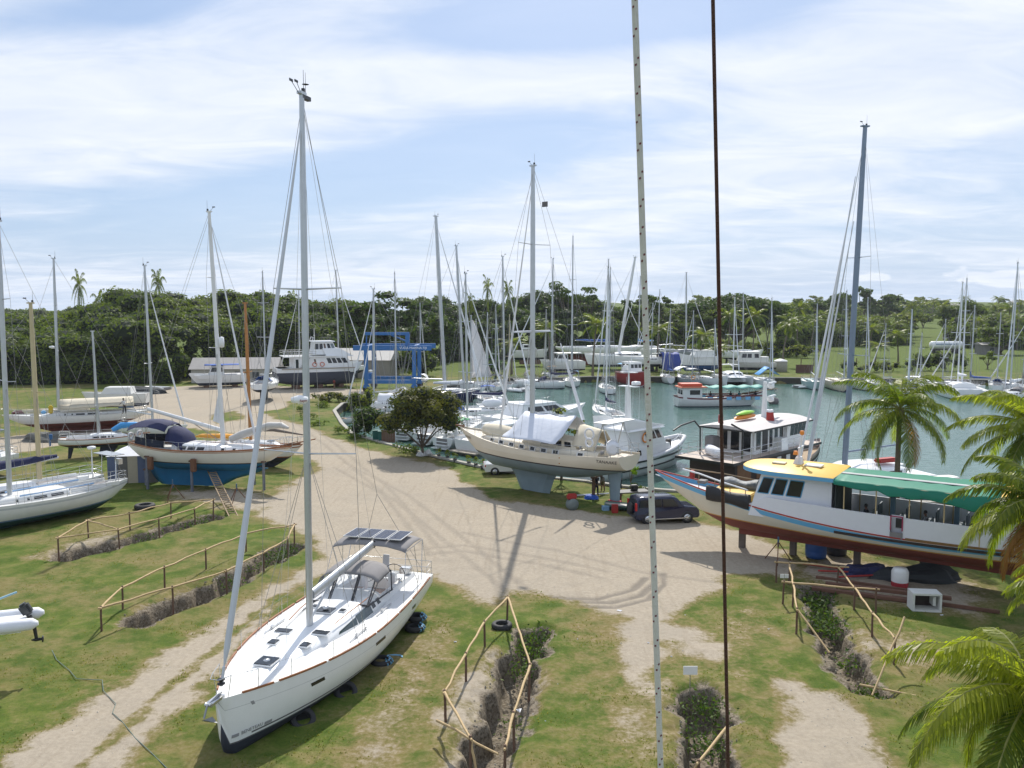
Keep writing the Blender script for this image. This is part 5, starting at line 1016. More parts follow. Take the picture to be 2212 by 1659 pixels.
    hull_text(h, t, 'TANAAKE', -L / 2 + .95, 2.98, .34, 1, nm, shear=.2); hull_text(h, t, 'TANAAKE', L / 2 - 1.7, 3.25, .30, 1, mat('faded_lettering', (.25, .2, .16), .6), shear=.2)
    rs = MB(); hull_patch(rs, h, -3.75, -3.65, 2.5, 3.0, 1, .008, skew=-.1, n=1); rs.build('rust_streak', mat('rust_orange', (.45, .2, .03), .8), t)
    ln = MB(); hull_patch(ln, h, -3.5, 4.0, 2.78, 2.83, 1, .03, n=14); ln.build('rubbing_strake', tmat, t)
    Rm = Matrix.Rotation(rz, 3, 'Z')
    for (x, y, hh), lb_ in zip(((-4.6, -.9, 1.5),), ('dark prop on the far side under the middle of the cream steel yacht', 'prop on the far side under the bow of the cream steel yacht')): timber_post(c + Rm @ Vector((x, y, 0)), hh, lb_, None, w_=.2, m=postm)
cream_yacht()
# ---------------- patrol launch behind it ----------------
def launch():
    t, h = powerboat('white launch with dark rubbing bands and orange lifebuoy moored behind the cream steel yacht', None, None, 1.35, .45, loc=fit2((17.2, 81.8), (6.4, 71.2)), B=4.6, sw=.9, bo=.16, pb=.9, flare=.35, pe=2.6, cut=.18, deckm=gel, bdepth=.6, stripe=gel)
    zd = lambda x: h.sheer(x) - .18
    for sd in (1, -1):
        for z0, z1 in ((1.35, 1.50), (.75, .87)): b = MB(); hull_patch(b, h, -6.8, 6.9, z0, z1, sd, .06, n=24); b.build('rubbing_band', black, t)
    col = MB(); pts = [(x, h.hb(x) + .02, h.sheer(x) + .1) for x in [-1 + i * .8 for i in range(11)]]; pts += [(x, -y, z) for x, y, z in pts[::-1]]; col.path(pts, .20, 8); col.build('bow_collar', mat('light_grey_rubber', (.55, .56, .58), .6), t)
    A = House(t, 'deckhouse', gel, -4.8, 3.2, 1.75, -4.6, 2.6, 1.65, zd(0), zd(0) + 1.15); A.win('R', [(.12, .2), (.3, .38)], .4, .8)
    B_ = House(t, 'wheelhouse', gel, -3.6, 2.2, 1.6, -3.4, 1.2, 1.5, zd(0) + 1.15, zd(0) + 2.75, roof=gel, over=.35, rt=.14)
    for f in 'RL': B_.win(f, [(.50, .62), (.66, .78), (.82, .94)], .38, .86, sk=-.02); 
    B_.win('F', [(.06, .34), (.37, .63), (.66, .94)], .4, .88)
    fb = MB()
    for sd in (1, -1): fb.add([(x, y + d, z) for d in (-.03, .03) for x, y, z in ((-4.4, sd * 1.7, zd(0) + 2.88), (2.0, sd * 1.6, zd(0) + 2.9), (-.6, sd * 1.6, zd(0) + 3.35), (-2.8, sd * 1.6, zd(0) + 3.9), (-4.6, sd * 1.7, zd(0) + 4.0))], [(0, 1, 2, 3, 4), (9, 8, 7, 6, 5)] + [(i, 5 + i, 5 + (i + 1) % 5, (i + 1) % 5) for i in range(5)])
    fb.build('flybridge_coaming', gel, t)
    mm = MB(); mm.path([(-1.6, 0, zd(0) + 2.85), (-1.7, 0, zd(0) + 6.6)], [.38, .26], 10, 0, True, .8); mm.box((-1.55, 0, zd(0) + 6.6), (.7, 1.9, .08)); mm.tube((-1.6, 0, zd(0) + 6.6), (-1.6, 0, zd(0) + 9.0), .1, .05, 6)
    mm.box((-1.6, 0, zd(0) + 7.9), (.5, 1.7, .06)); mm.box((-1.6, 0, zd(0) + 8.7), (.3, 1.1, .05)); mm.build('mast', gel, t)
    rd = MB(); rd.lathe((-1.0, -.4, zd(0) + 6.7), [(.1, 0), (.42, .05), (.44, .2), (.38, .32), (.05, .36)], 14); rd.build('radar_dome', gel, t); rd = MB(); rd.lathe((-1.4, .5, zd(0) + 8.0), [(.05, 0), (.25, .05), (.3, .25), (.2, .5), (.02, .56)], 12); rd.build('satellite_dome', gel, t)
    for q in range(5): an = MB(); an.tube((-2.6 + .35 * q, .9 - .45 * q, zd(0) + 3.0), (-2.7 + .35 * q, .95 - .5 * q, zd(0) + 6.5 + .5 * (q % 3)), .018, .01, 4); an.build('whip_antenna', sailw, t)
    lifebuoy(t, (-1.15, -1.66, zd(0) + 2.0), .42)
    rails(t, h, -6.5, -5, 2, h=.8, pulpit=False, wr=.02, pr=.02)
    r_ = MB(); pts = [(x, sd * (h.hb(x) - .25), h.sheer(x) + .75) for sd in (-1,) for x in (3.6, 4.6, 5.6, 6.3)]; r_.path(pts, .03, 6)
    for p in pts: r_.tube(p, (p[0], p[1], p[2] - .8), .025, .025, 5)
    r_.build('bow_rail', steel, t); bl = MB(); bl.box((4.4, -.3, zd(4) + .4), (.5, .4, .7), bev=.06); bl.build('anchor_windlass', black, t)
    fd = MB(); cF = Vector((3.9, -h.hb(3.9) - .42, 1.05)); fd.path([cF + Vector((-.85, 0, 0)), cF + Vector((-.7, 0, 0)), cF + Vector((-.4, 0, 0)), cF + Vector((.4, 0, 0)), cF + Vector((.7, 0, 0)), cF + Vector((.85, 0, 0))], [.08, .26, .33, .33, .26, .08], 12); fd.build('fender', sailw, t)
    bi = MB(); bi.box((-5.6, 0, zd(-5) + .5), (1.4, 2.6, .9), bev=.1); bi.build('aft_locker', gel, t)
launch()
# ---------------- two-deck houseboat with dark roof ----------------
def houseboat():
    t, h = powerboat('two-deck excursion boat with flat white roof edged in black, red funnel and kayaks on top', None, None, .55, -.05, loc=fit2((30.0, 80.0), (15.2, 65.3)), B=5.6, tm=black, bot=antiblk, sw=.86, bo=.16, flare=.25, pe=2.6, deckm=wood, cat='excursion boat', name='excursion_boat', accent=gel, acc=.1)
    zd = lambda x: 1.15; L = h.L
    lo = House(t, 'lower_cabin', mat('dark_cabin', (.05, .035, .03), .7), -9.0, 2.5, 2.1, -9.0, 2.5, 2.1, .9, 2.85)
    lo.win('R', [(.60, .66), (.74, .80)], .35, .8, m=gel, name='white_panel'); lo.win('R', [(.03, .22), (.3, .42)], .1, .9, m=mat('brown_boards', (.22, .11, .05), .7, var=.3), name='board_panel')
    dkm = MB(); dkm.box((-2.6, 0, 2.95), (15.2, 5.3, .12), bev=.03); dkm.build('upper_deck', mat('sandy_deck', (.50, .42, .36), .8, var=.1), t)
    ed = MB()
    for sd in (1, -1): ed.box((-2.6, sd * 2.68, 2.93), (15.2, .08, .22))
    ed.box((-10.25, 0, 2.93), (.08, 5.4, .22)); ed.build('black_deck_edge', black, t)
    # upper saloon: aft part with doors, forward wheelhouse with raked panes
    s = House(t, 'saloon', gel, -5.4, -.4, 1.75, -5.4, -.4, 1.75, 3.01, 5.15); s.win('R', [(.06, .2), (.5, .6), (.68, .78), (.86, .97)], .18, .95, t=.03); s.win('B', [(.08, .28), (.38, .60), (.72, .9)], .1, .92, t=.03); s.win('R', [(.26, .44)], .02, .9, m=black, name='doorway')
    w_ = House(t, 'wheelhouse', gel, -.3, 2.9, 2.0, -.3, 3.3, 2.05, 3.01, 5.15)
    w_.win('R', [(.16, .34), (.37, .55), (.58, .76), (.79, .97)], .48, .93, t=.03, sk=.02); w_.win('F', [(.04, .27), (.29, .5), (.52, .73), (.75, .96)], .48, .93, t=.03); w_.win('L', [(.2, .5), (.55, .9)], .48, .93)
    rf = MB(); rf.loft([[(x, 2.55 * a * ww, 5.22 + .28 * (1 - a * a)) for a in (-1, -.5, 0, .5, 1)] + [(x, 2.55 * a * ww, 5.16) for a in (1, -1)] for x, ww in ((-7.2, .93), (-6.9, 1), (-2, 1.0), (3.2, 1.0), (3.9, .85))], smooth=False); rf.build('roof', mat('dusty_white_roof', (.50, .47, .46), .7, var=.1), t)
    re = MB()
    for sd in (1, -1): re.box((-1.7, sd * 2.56, 5.15), (10.3, .08, .14))
    re.box((-7.15, 0, 5.15), (.1, 4.9, .14)); re.build('roof_edge', black, t)
    for x, y in ((-6.9, 2.3), (-6.9, -2.3), (-3.2, 2.45)): p = MB(); p.tube((x, y, 3.0), (x, y, 5.1), .05, .05, 6); p.build('roof_post', gel, t)
    rl = MB()
    for sd in (-1, 1):
        for z in (3.45, 3.9): rl.tube((-10.1, sd * 2.5, z), (4.6, sd * 2.5, z), .02, .02, 4)
        for i in range(11): rl.tube((-10.1 + i * 1.45, sd * 2.5, 3.0), (-10.1 + i * 1.45, sd * 2.5, 3.9), .022, .022, 4)
    for z in (3.3, 3.6, 3.9): rl.tube((-10.1, -2.5, z), (-10.1, 2.5, z), .022, .022, 4)
    rl.build('deck_rail', steel, t)
    fu = MB(); fu.path([(-1.4, -1.0, 5.4), (-1.5, -1.0, 6.2)], [.36, .30], 14, 0, True, .8); fu.build('funnel', redp, t); fc = MB(); fc.path([(-1.5, -1.0, 6.2), (-1.52, -1.0, 6.38)], [.32, .28], 14, 0, True, .8); fc.build('funnel_cap', sailw, t)
    fu = MB(); fu.path([(-5.6, 1.3, 5.4), (-5.65, 1.3, 6.1)], [.22, .19], 12); fu.build('exhaust_stack', redp, t)
    ky = MB(); ky.path([(-4.8, .5, 5.75), (-4.4, .5, 5.75), (-3.0, .55, 5.78), (-1.6, .6, 5.75), (-1.1, .6, 5.75)], [.05, .28, .42, .3, .05], 10, 0, True, .55, up=(0, 0, 1)); ky.build('orange_kayak', orng, t)
    ky = MB(); ky.path([(-4.5, .5, 6.08), (-4.0, .5, 6.08), (-2.9, .55, 6.12), (-1.8, .6, 6.08), (-1.3, .6, 6.08)], [.05, .25, .38, .28, .05], 10, 0, True, .45, up=(0, 0, 1)); ky.build('green_kayak', mat('lime_plastic', (.30, .62, .06), .45), t)
    ms = MB(); ms.path([(.3, .5, 5.4), (.3, .5, 8.6)], [.28, .16], 8); ms.build('mast', gel, t)
    for z in (7.0, 8.2): b = MB(); b.box((1.2, .3, z + .25), (2.0, .22, .16), rz=.2, bev=.03); b.lathe((1.0, .3, z - .25), [(.12, 0), (.32, .1), (.3, .35), (.1, .5)], 12); b.build('radar_scanner', gel, t)
    cr = MB(); cr.path([(-8.2, 1.6, 1.2), (-8.3, 1.6, 5.2), (-9.2, 1.6, 5.9), (-11.2, 1.6, 5.7), (-12.2, 1.6, 5.4)], .07, 6); cr.path([(-7.6, -1.9, .6), (-7.6, -1.9, 5.3), (-8.2, -1.2, 5.8)], .09, 6); cr.build('davit_crane', black, t)
    td = MB(); td.path([(-9.4, -.8, 3.45), (-9.2, -.6, 3.5), (-8.0, .9, 3.5), (-7.9, 1.1, 3.45)], [.2, .42, .42, .2], 10, up=(0, 0, 1)); td.build('liferaft_canister', sailw, t); td = MB(); td.box((-6.9, 1.3, 3.9), (1.0, .9, 1.1), bev=.08); td.build('covered_grill', greyc, t)
    wd = MB(); wd.frus(-2.2, -1.0, .5, -2.2, -1.2, .45, 3.02, 4.1, yc=-2.05); wd.build('white_locker', gel, t)
    bw = MB(); pts = [(x, sd, 0) for sd in (1,) for x in (3, 5, 7)]; rr = []
    for i in range(9): x = 3.5 + (L / 2 - 3.6) * i / 8; rr.append((x, h.hb(x) - .05, h.sheer(x) + .05))
    rr = rr + [(x, -y, z) for x, y, z in rr[::-1]]; mb = MB(); mb.sheet([[p, (p[0] + .1, p[1] * 1.06, p[2] + .75)] for p in rr], .03); mb.build('bow_bulwark', mat('bleached_bulwark', (.50, .40, .36), .7, var=.15), t)
    for x, y in ((6.0, .3), (5.0, -.6)): g = MB(); g.box((x, y, 1.9), (.5, .6, .7), bev=.05); g.build('deck_winch', gel2, t)
houseboat()
# ---------------- tour boat with yellow roof and green awning ----------------
def tourboat():
    c, rz, L = fit2((8.83, 50.4), (25.6, 39.1)); t = thing('tour_boat', 'long tour boat on props with yellow wheelhouse roof and green awning, red bottom', 'tour boat', (c.x, c.y, 0), rz)
    h = Hull(L, 4.5, 1.2, 1.94, (2.62, 2.66, 4.05), .26, .10, 1.5, .80, n=2.0, m=2.0, pb=1.25, pe=2.0, tm=.34, flare=.25)
    creamh = mat('cream_hull_paint', (.62, .58, .48), .55, var=.10, vscale=1.0); lblue = mat('sky_blue_paint', (.12, .38, .62), .4, var=.06)
    h.mesh('hull', [mat('red_oxide', (.20, .05, .035), .8, var=.25, vscale=1.2), mat('ochre_line', (.50, .26, .06), .7), creamh, lblue], t, N=48, stripe=.07, accent=.26, acc_off=.05); h.deck([mat('tour_deck', (.55, .57, .62), .6)], t, drop=.28, rail=redp, railh=.05)
    kb = MB(); kb.box((-2.4, 0, 1.08), (14.2, .22, .34)); kb.build('keel_beam', mat('red_oxide', (.27, .055, .035)), t)
    zd = lambda x: h.sheer(x) - .28; wht = mat('white_boat_paint', (.70, .71, .75), .45, var=.05)
    # side walls along the passenger deck
    for sd in (1, -1):
        n = 24; pts = [3.9 - (3.9 + 10.1) * i / n for i in range(n + 1)]; g = []
        for x in pts:
            y = h.hb(x) - .02; zt = 3.66 - .012 * (3.9 - x) if x < 2.7 else (h.sheer(x) + (3.66 - h.sheer(x)) * (3.9 - x) / 1.2); g.append((x, sd * y, h.sheer(x) - .02, zt))
        for seg in ((0, 13), (14, n)) if sd > 0 else ((0, n),):
            mb = MB(); q = g[seg[0]:seg[1] + 1]; mb.loft([[(x, y, z0), (x, y, z1), (x, y - sd * .08, z1), (x, y - sd * .08, z0)] for x, y, z0, z1 in q], smooth=False); mb.build('side_wall', wht, t)
    x0, x1 = g[13][0], g[14][0]; y = h.hb(x0); dr = MB()
    dr.box(((x0 + x1) / 2, y - .35, 3.0), (abs(x1 - x0), .05, 1.2)); dr.build('boarding_gate', mat('gate_white', (.6, .6, .64), .5), t); dr = MB(); dr.box(((x0 + x1) / 2 + .0, y - .02, 2.62), (.60, .05, .34)); dr.build('gate_step', greyc, t); dr = MB(); dr.box(((x0 + x1) / 2 - .10, y - .30, 3.22), (.36, .06, .48)); dr.build('gate_window', black, t)
    fr = MB()
    for a, b in (((x0 - .02, 2.9), (x0 - .02, 3.62)), ((x1 + .02, 2.9), (x1 + .02, 3.62)), ((x0, 3.6), (x1, 3.6))): fr.tube((a[0], y - .0, a[1]), (b[0], y - .0, b[1]), .03, .03, 4)
    fr.build('red_gate_frame', mat('crimson_trim', (.35, .02, .08), .5), t)
    rb = MB(); hull_patch(rb, h, -9.9, -1.0, 2.30, 2.42, 1, .06, n=16); rb.build('dark_rubbing_strake', mat('dark_strake', (.05, .035, .03), .7), t); rb = MB(); hull_patch(rb, h, -9.9, -4.4, 2.48, 2.58, 1, .05, n=12); rb.build('ochre_rubbing_strake', mat('ochre_strake', (.22, .12, .04), .7), t)
    # wheelhouse
    wh = House(t, 'wheelhouse', wht, -.7, 3.7, 1.72, -.7, 3.05, 1.62, 2.5, 4.92)
    lw = mat('sky_blue_paint', (.12, .38, .62))
    for f in 'LR': wh.win(f, [(.42, .58), (.64, .78), (.84, .96)] if f == 'R' else [(.40, .58), (.63, .78), (.83, .965)], .56, .90, t=.03, frame=lw, sk=-.02)
    wh.win('F', [(.05, .32), (.36, .64), (.68, .95)], .56, .90, t=.03, frame=lw)
    yel = mat('yellow_roof_paint', (.68, .42, .06), .5, var=.08, vscale=1.5)
    def roofpl(x0, x1, rnd, z, w_, n=8):
        P = [(x0, w_), (x1 - rnd, w_)] + [(x1 - rnd + rnd * math.sin(a), w_ * math.cos(a) ** .75) for a in [math.pi / 2 * i / n for i in range(1, n)]] + [(x1, 0)]; return P + [(x, -y) for x, y in P[-2::-1]]
    pl = roofpl(-.85, 4.45, 2.6, 0, 2.12); r = MB(); r.slab(pl, 4.93, 5.14); r.build('roof_fascia', lblue, t)
    y_ = MB(); n = len(pl); y_.loft([[(x, y, 5.145) for x, y in pl], [(1.8 + (x - 1.8) * .97, y * .95, 5.20) for x, y in pl], [(1.6 + (x - 1.6) * .5, y * .5, 5.34) for x, y in pl], [(1.5 + (x - 1.5) * .05, y * .05, 5.38) for x, y in pl]], 0, closed=True); y_.build('roof', yel, t)
    for x, yv, sx, sy in ((2.4, .5, .7, .55), (.6, .2, .9, .75)): m_ = MB(); m_.box((x, yv, 5.40), (sx, sy, .07), rz=.0, bev=.01); o = m_.build('roof_hatch', gel2 if x < 1 else beigec, t)
    ms = MB(); ms.frus(1.25, 1.75, .3, 1.35, 1.6, .22, 5.3, 5.75); ms.tube((1.5, 0, 5.7), (1.35, 0, 7.05), .10, .06, 6); ms.box((1.4, 0, 6.3), (.08, 1.0, .06)); ms.tube((1.45, .4, 5.3), (1.4, .1, 6.6), .02, .02, 4); ms.build('signal_mast', wht, t)
    hl = MB(); hl.lathe((1.35, 0, 7.0), [(.1, 0), (.13, .1), (.1, .22)], 10); hl.lathe((1.6, .25, 5.9), [(.14, 0), (.1, .2)], 10); hl.build('mast_lamp', orng, t)
    # awning
    gm = mat('green_tarpaulin', (.008, .235, .145), .55, var=.12, vscale=1.2, bump=.25, bscale=2.0, trans=.25); A_ = (-1.06, -1, -.85, -.5, 0, .5, .85, 1, 1.06); g = []
    for i in range(15):
        q = i / 14; x = -.86 - 7.5 * q; dr_ = [0.30, .38, .52, .62, .42, .62, .50, .66, .44, .60, .62, .78, .90, .70, .35][i]
        g.append([(x, 2.12 * a if abs(a) <= 1 else 2.12 * a / abs(a) * 1.01, 5.17 - .12 * abs(a) ** 2.2 - (dr_ * (.55 if i < 5 else .8) if abs(a) > 1 else 0) + .02 * math.sin(3 * i)) for a in A_])
    m_ = MB(); m_.sheet(g, .02); aw = m_.build('awning', gm, t)
    st = MB(); st.sheet([[(x, yv, 5.17 - .12 * abs(yv / 2.12) ** 2.2 + .02) for yv in (.1, .55)] for x in [-.9 - 7.4 * i / 14 for i in range(15)]], .005); st.build('grey_stripe', mat('grey_stripe_cloth', (.34, .36, .36), .7), aw)
    ya = MB(); ya.loft([[(x, 2.1 * a, 5.14 - .12 * abs(a) ** 2.2 - d) for a in (-1, -.5, 0, .5, 1) for d in (0,)] for x in (-8.4, -9.6)], closed=False, cap=False); ya.build('aft_roof', yel, t)
    fr = MB()
    for sd in (1, -1):
        for i in range(6): x = -1.4 - 1.55 * i; fr.tube((x, sd * 2.0, 2.4), (x, sd * 2.06, 5.04), .035, .035, 5)
        fr.tube((-.8, sd * 2.09, 5.02), (-9.5, sd * 2.09, 5.02), .03, .03, 5)
    fr.build('awning_post_frame', mat('tan_post', (.5, .38, .2), .6), t)
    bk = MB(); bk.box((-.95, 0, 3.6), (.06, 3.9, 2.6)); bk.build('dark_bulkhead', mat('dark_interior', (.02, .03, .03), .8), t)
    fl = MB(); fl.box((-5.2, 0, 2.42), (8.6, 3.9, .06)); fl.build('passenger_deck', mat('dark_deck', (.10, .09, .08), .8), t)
    for i in range(5):
        for sd in (1, -1): s_ = MB(); s_.box((-2.4 - 1.4 * i, sd * 1.1, 2.85), (.45, 1.1, .08), bev=.02); s_.box((-2.62 - 1.4 * i, sd * 1.1, 3.15), (.07, 1.1, .6)); s_.build('bench', mat('grey_blue_bench', (.12, .15, .17), .6), t)
    for x in (-3.4, -6.4): p = MB(); p.box((x, -.2, 3.8), (.22, .3, 2.7)); p.build('roof_pillar', mat('blue_grey_paint', (.12, .2, .25), .6), t)
    # fore deck rail, tarpaulin, pale cabin front
    rl = MB(); pts = [(8.2, .25, 4.35), (7.0, .72, 4.3), (5.4, 1.2, 4.05), (3.8, 1.55, 3.85)]
    rl.path(pts, .05, 6); rl.build('white_hand_rail', sailw, t); rl = MB()
    for x, y_, z in [(7.0, .72, 4.3), (5.9, 1.05, 4.15), (4.9, 1.33, 4.0), (3.95, 1.5, 3.86)]: rl.tube((x, y_, z - .95), (x, y_, z), .025, .025, 5)
    rl.build('rail_support', wood, t); rl = MB(); rl.path([(8.3, -.35, 4.3), (6.2, -1.05, 4.1), (4.2, -1.6, 3.8)], .04, 5); rl.build('far_hand_rail', wood, t)
    ft = MB(); ft.box((5.0, 0, 3.25), (2.4, 2.2, .45), bev=.05); ft.build('fore_hatch_box', mat('yellow_roof_paint', (.68, .42, .06)), t)
    tp = MB(); r = []
    for i in range(8): q = i / 7; x = 3.7 + 2.6 * q; r.append([(x, 1.5 - .25 * q + .26 * math.cos(a) * (1 + .2 * math.sin(5 * q)), 3.15 + .22 * q + .40 * math.sin(a) * (1 + .15 * math.cos(7 * q))) for a in [2 * math.pi * j / 10 for j in range(10)]])
    tp.loft(r); tp.build('black_rolled_mat', mat('black_tarpaulin', (.015, .015, .018), .6, bump=.6, bscale=5), t)
    bl = MB(); r = []
    for i in range(9): q = i / 8; x = 3.9 + 2.2 * q; r.append([(x, -.7 + (.5 + .15 * math.sin(9 * q)) * math.cos(a), 3.68 + (.26 + .10 * math.cos(8 * q)) * math.sin(a)) for a in [2 * math.pi * j / 10 for j in range(10)]])
    bl.loft(r); bl.build('bundled_tarpaulin', mat('mixed_tarp', (.16, .17, .18), .6, var=.9, vscale=3, bump=.8, bscale=6), t)
    wn = MB(); wn.box((7.7, 0, 4.05), (.25, .25, .5), bev=.04); wn.build('mooring_post', redp, t); wn = MB(); wn.box((7.0, .1, 3.72), (.5, .6, .18), bev=.03); wn.build('deck_hatch', greyc, t)
    Rm = Matrix.Rotation(rz, 3, 'Z')
    for u, v, z, lb_ in ((1603, 1181, 1.55, 'front prop under the bow section of the long tour boat'), (1713, 1197, 1.2, 'second prop from the bow under the long tour boat'), (1851, 1218, 1.1, 'third prop from the bow under the long tour boat, right of the blue barrel'), (1994, 1236, 1.1, 'rear prop under the long tour boat near the scrap pile')):
        timber_post(G(u, v), z, lb_, 'props under the tour boat', w_=.34, m=mat('concrete_post', (.13, .11, .095), .9, var=.4), rz=rz)
    for u, v, m_, lb_ in ((1762, 1203, mat('blue_drum', (.02, .08, .26), .45), 'blue plastic barrel standing under the tour boat'), (1806, 1197, mat('dark_drum', (.03, .03, .035), .6), 'black barrel standing behind the blue barrel under the tour boat')):
        b = thing('barrel', lb_, 'barrel', G(u, v), 0, 'barrels under the tour boat'); q = MB(); q.lathe((0, 0, 0), [(.5, 0), (.56, .05), (.58, .35), (.56, .4), (.58, .45), (.58, .8), (.56, .85), (.58, .9), (.56, 1.15), (.5, 1.2)], 20); q.build('drum', m_, b); q = MB(); q.lathe((0, 0, 1.2), [(.52, 0), (.52, .03)], 20); q.build('lid', black, b)
    trestle(G(1680, 1213), 1.4, .2, 'thin steel trestle under the tour boat left of the blue barrel'); trestle(G(1735 - 5, 1200) + Vector((1.6, .6, 0)) * 0 + Vector((.6, 1.2, 0)), 1.3, .9, 'dark trestle on the far side under the tour boat')
    return t, c, rz
TOUR, TC, TRZ = tourboat()
# ---------------- catamaran behind the near palm ----------------
catamaran('wide white catamaran moored behind the palm, three furled grey headsails on its tall mast', (28.6, 67.4), math.atan2(-.30, -.95), 14, 7.4, top=28.3, mxf=.10, lod=0, mr=.20, spreads=(.33, .62), fb=1.7, cabin=True, rake=.75, mm=mat('blue_grey_mast', (.20, .25, .33), .4, .3))
cst = bpy.data.objects.get('catamaran')
s2 = MB(); a = Vector((1.4, 0, 27.0)); 
for f, b_ in ((.94, Vector((6.1, 1.2, 1.8))), (.80, Vector((4.6, -.6, 1.8)))): q = a.copy(); q.z = 2 + 25 * f; s2.path([q, q.lerp(b_, .4), q.lerp(b_, .9), b_], [.03, .07, .11, .04], 6)
s2.build('furled_staysail', mat('furled_sail_grey', (.56, .58, .62)), cst)
rb = MB(); rb.box((-1.6, 1.2, 2.75), (2.0, .7, .35), rz=.1, bev=.1); rb.build('red_cover', redp, cst)
# ---------------- ferry, travel lift, sheds ----------------
def ferry():
    c, rz, L = fit2((-27.4, 149.5), (-41.3, 143.5)); L0 = L; t = thing('ferry', 'large white three-deck ferry with dark hull on blocks at the edge of the wood', 'ferry', (c.x, c.y, 0), rz)
    dk = mat('ferry_dark_hull', (.045, .05, .07), .6, var=.2)
    for sd in (1, -1):
        h = Hull(L, 2.3, .6, 2.8, (3.6, 3.6, 4.6), .12, .3, 1.2, .9, n=3.5, m=3, pb=.9, pe=2.6); o = h.mesh('hull', [dk, dk, gel, gel], t, N=24, stripe=.1); o.location.y = sd * 1.75
    br = MB(); br.box((-.8, 0, 3.2), (L - 1.8, 4.8, .9)); br.build('bridge_deck', gel, t)
    rb = MB()
    for sd in (1, -1): rb.box((-.3, sd * 2.95, 3.55), (L - 2.4, .1, .16))
    rb.build('rubbing_band', mat('tan_band', (.35, .30, .24), .6), t)
    M_ = House(t, 'main_saloon', gel, -4.6, 5.6, 2.75, -4.6, 4.6, 2.65, 3.65, 5.55); M_.win('R', [(.60, .67), (.69, .76), (.78, .85), (.87, .95)], .40, .86, sk=-.005); M_.win('F', [(.04, .27), (.3, .5), (.52, .72), (.75, .96)], .40, .86); M_.win('R', [(.36, .39)], .35, .8, m=mat('brown_door', (.12, .08, .06), .6)); M_.win('R', [(.03, .08)], .02, .8, name='doorway', m=mat('dark_interior', (.02, .03, .03)))
    u = MB(); u.box((-1.8, 0, 5.62), (9.0, 5.9, .14)); u.frus(1.0, 5.8, 2.65, .4, 3.3, 2.2, 5.56, 7.0); u.build('upper_deck', gel, t)
    W_ = House(t, 'wheelhouse', gel, -1.2, 3.2, 2.0, -.9, 2.3, 1.8, 5.9, 8.1, roof=gel, over=.35, rt=.16); W_.win('R', [(.04, .22), (.26, .42), (.64, .78)], .42, .86); W_.win('R', [(.47, .56)], .2, .86, m=mat('brown_door', (.12, .08, .06))); W_.win('F', [(.05, .3), (.34, .66), (.7, .95)], .46, .88)
    W_.win('R', [(.82, .96)], .46, .86, m=mat('pale_glass', (.16, .2, .22), .1))
    ra = MB()
    for z in (6.2, 6.55): ra.path([(-.8, -2.9, z), (-6.2, -2.9, z), (-6.2, 2.9, z), (-.8, 2.9, z)], .03, 5)
    for i in range(9):
        for sd in (1, -1): ra.tube((-6.2 + i * .65, sd * 2.9, 5.65), (-6.2 + i * .65, sd * 2.9, 6.55), .025, .025, 4)
    ra.build('deck_rail', steel, t)
    st = MB()
    for i in range(8): st.box((-3.4 + .18 * i, -2.85, 3.85 + .21 * i), (.3, .7, .05))
    st.build('stairway', mat('stair_dark', (.04, .04, .045), .7), t)
    for x in (-1.1, .2): lifebuoy(t, (x, -2.82, 4.25), .36, m=mat('pink_orange', (.6, .18, .12), .5))
    ms = MB(); ms.tube((-.6, 0, 8.2), (-.6, 0, 10.4), .05, .03, 5); ms.box((-.6, 0, 9.2), (.1, 1.4, .06)); ms.path([(-1.2, 1.2, 8.2), (-1.0, 1.2, 8.9), (-1.0, -1.2, 8.9), (-1.2, -1.2, 8.2)], .05, 5); ms.build('signal_mast', gel, t)
    as_ = MB(); as_.box((-6.3, 0, 3.4), (1.8, 5.2, .5)); as_.build('aft_platform', gel, t)
    for x in (-4, 0, 3.6): b = MB(); b.box((x, 0, .35), (.8, 4.6, .7)); b.build('keel_block', postm, t)
ferry()
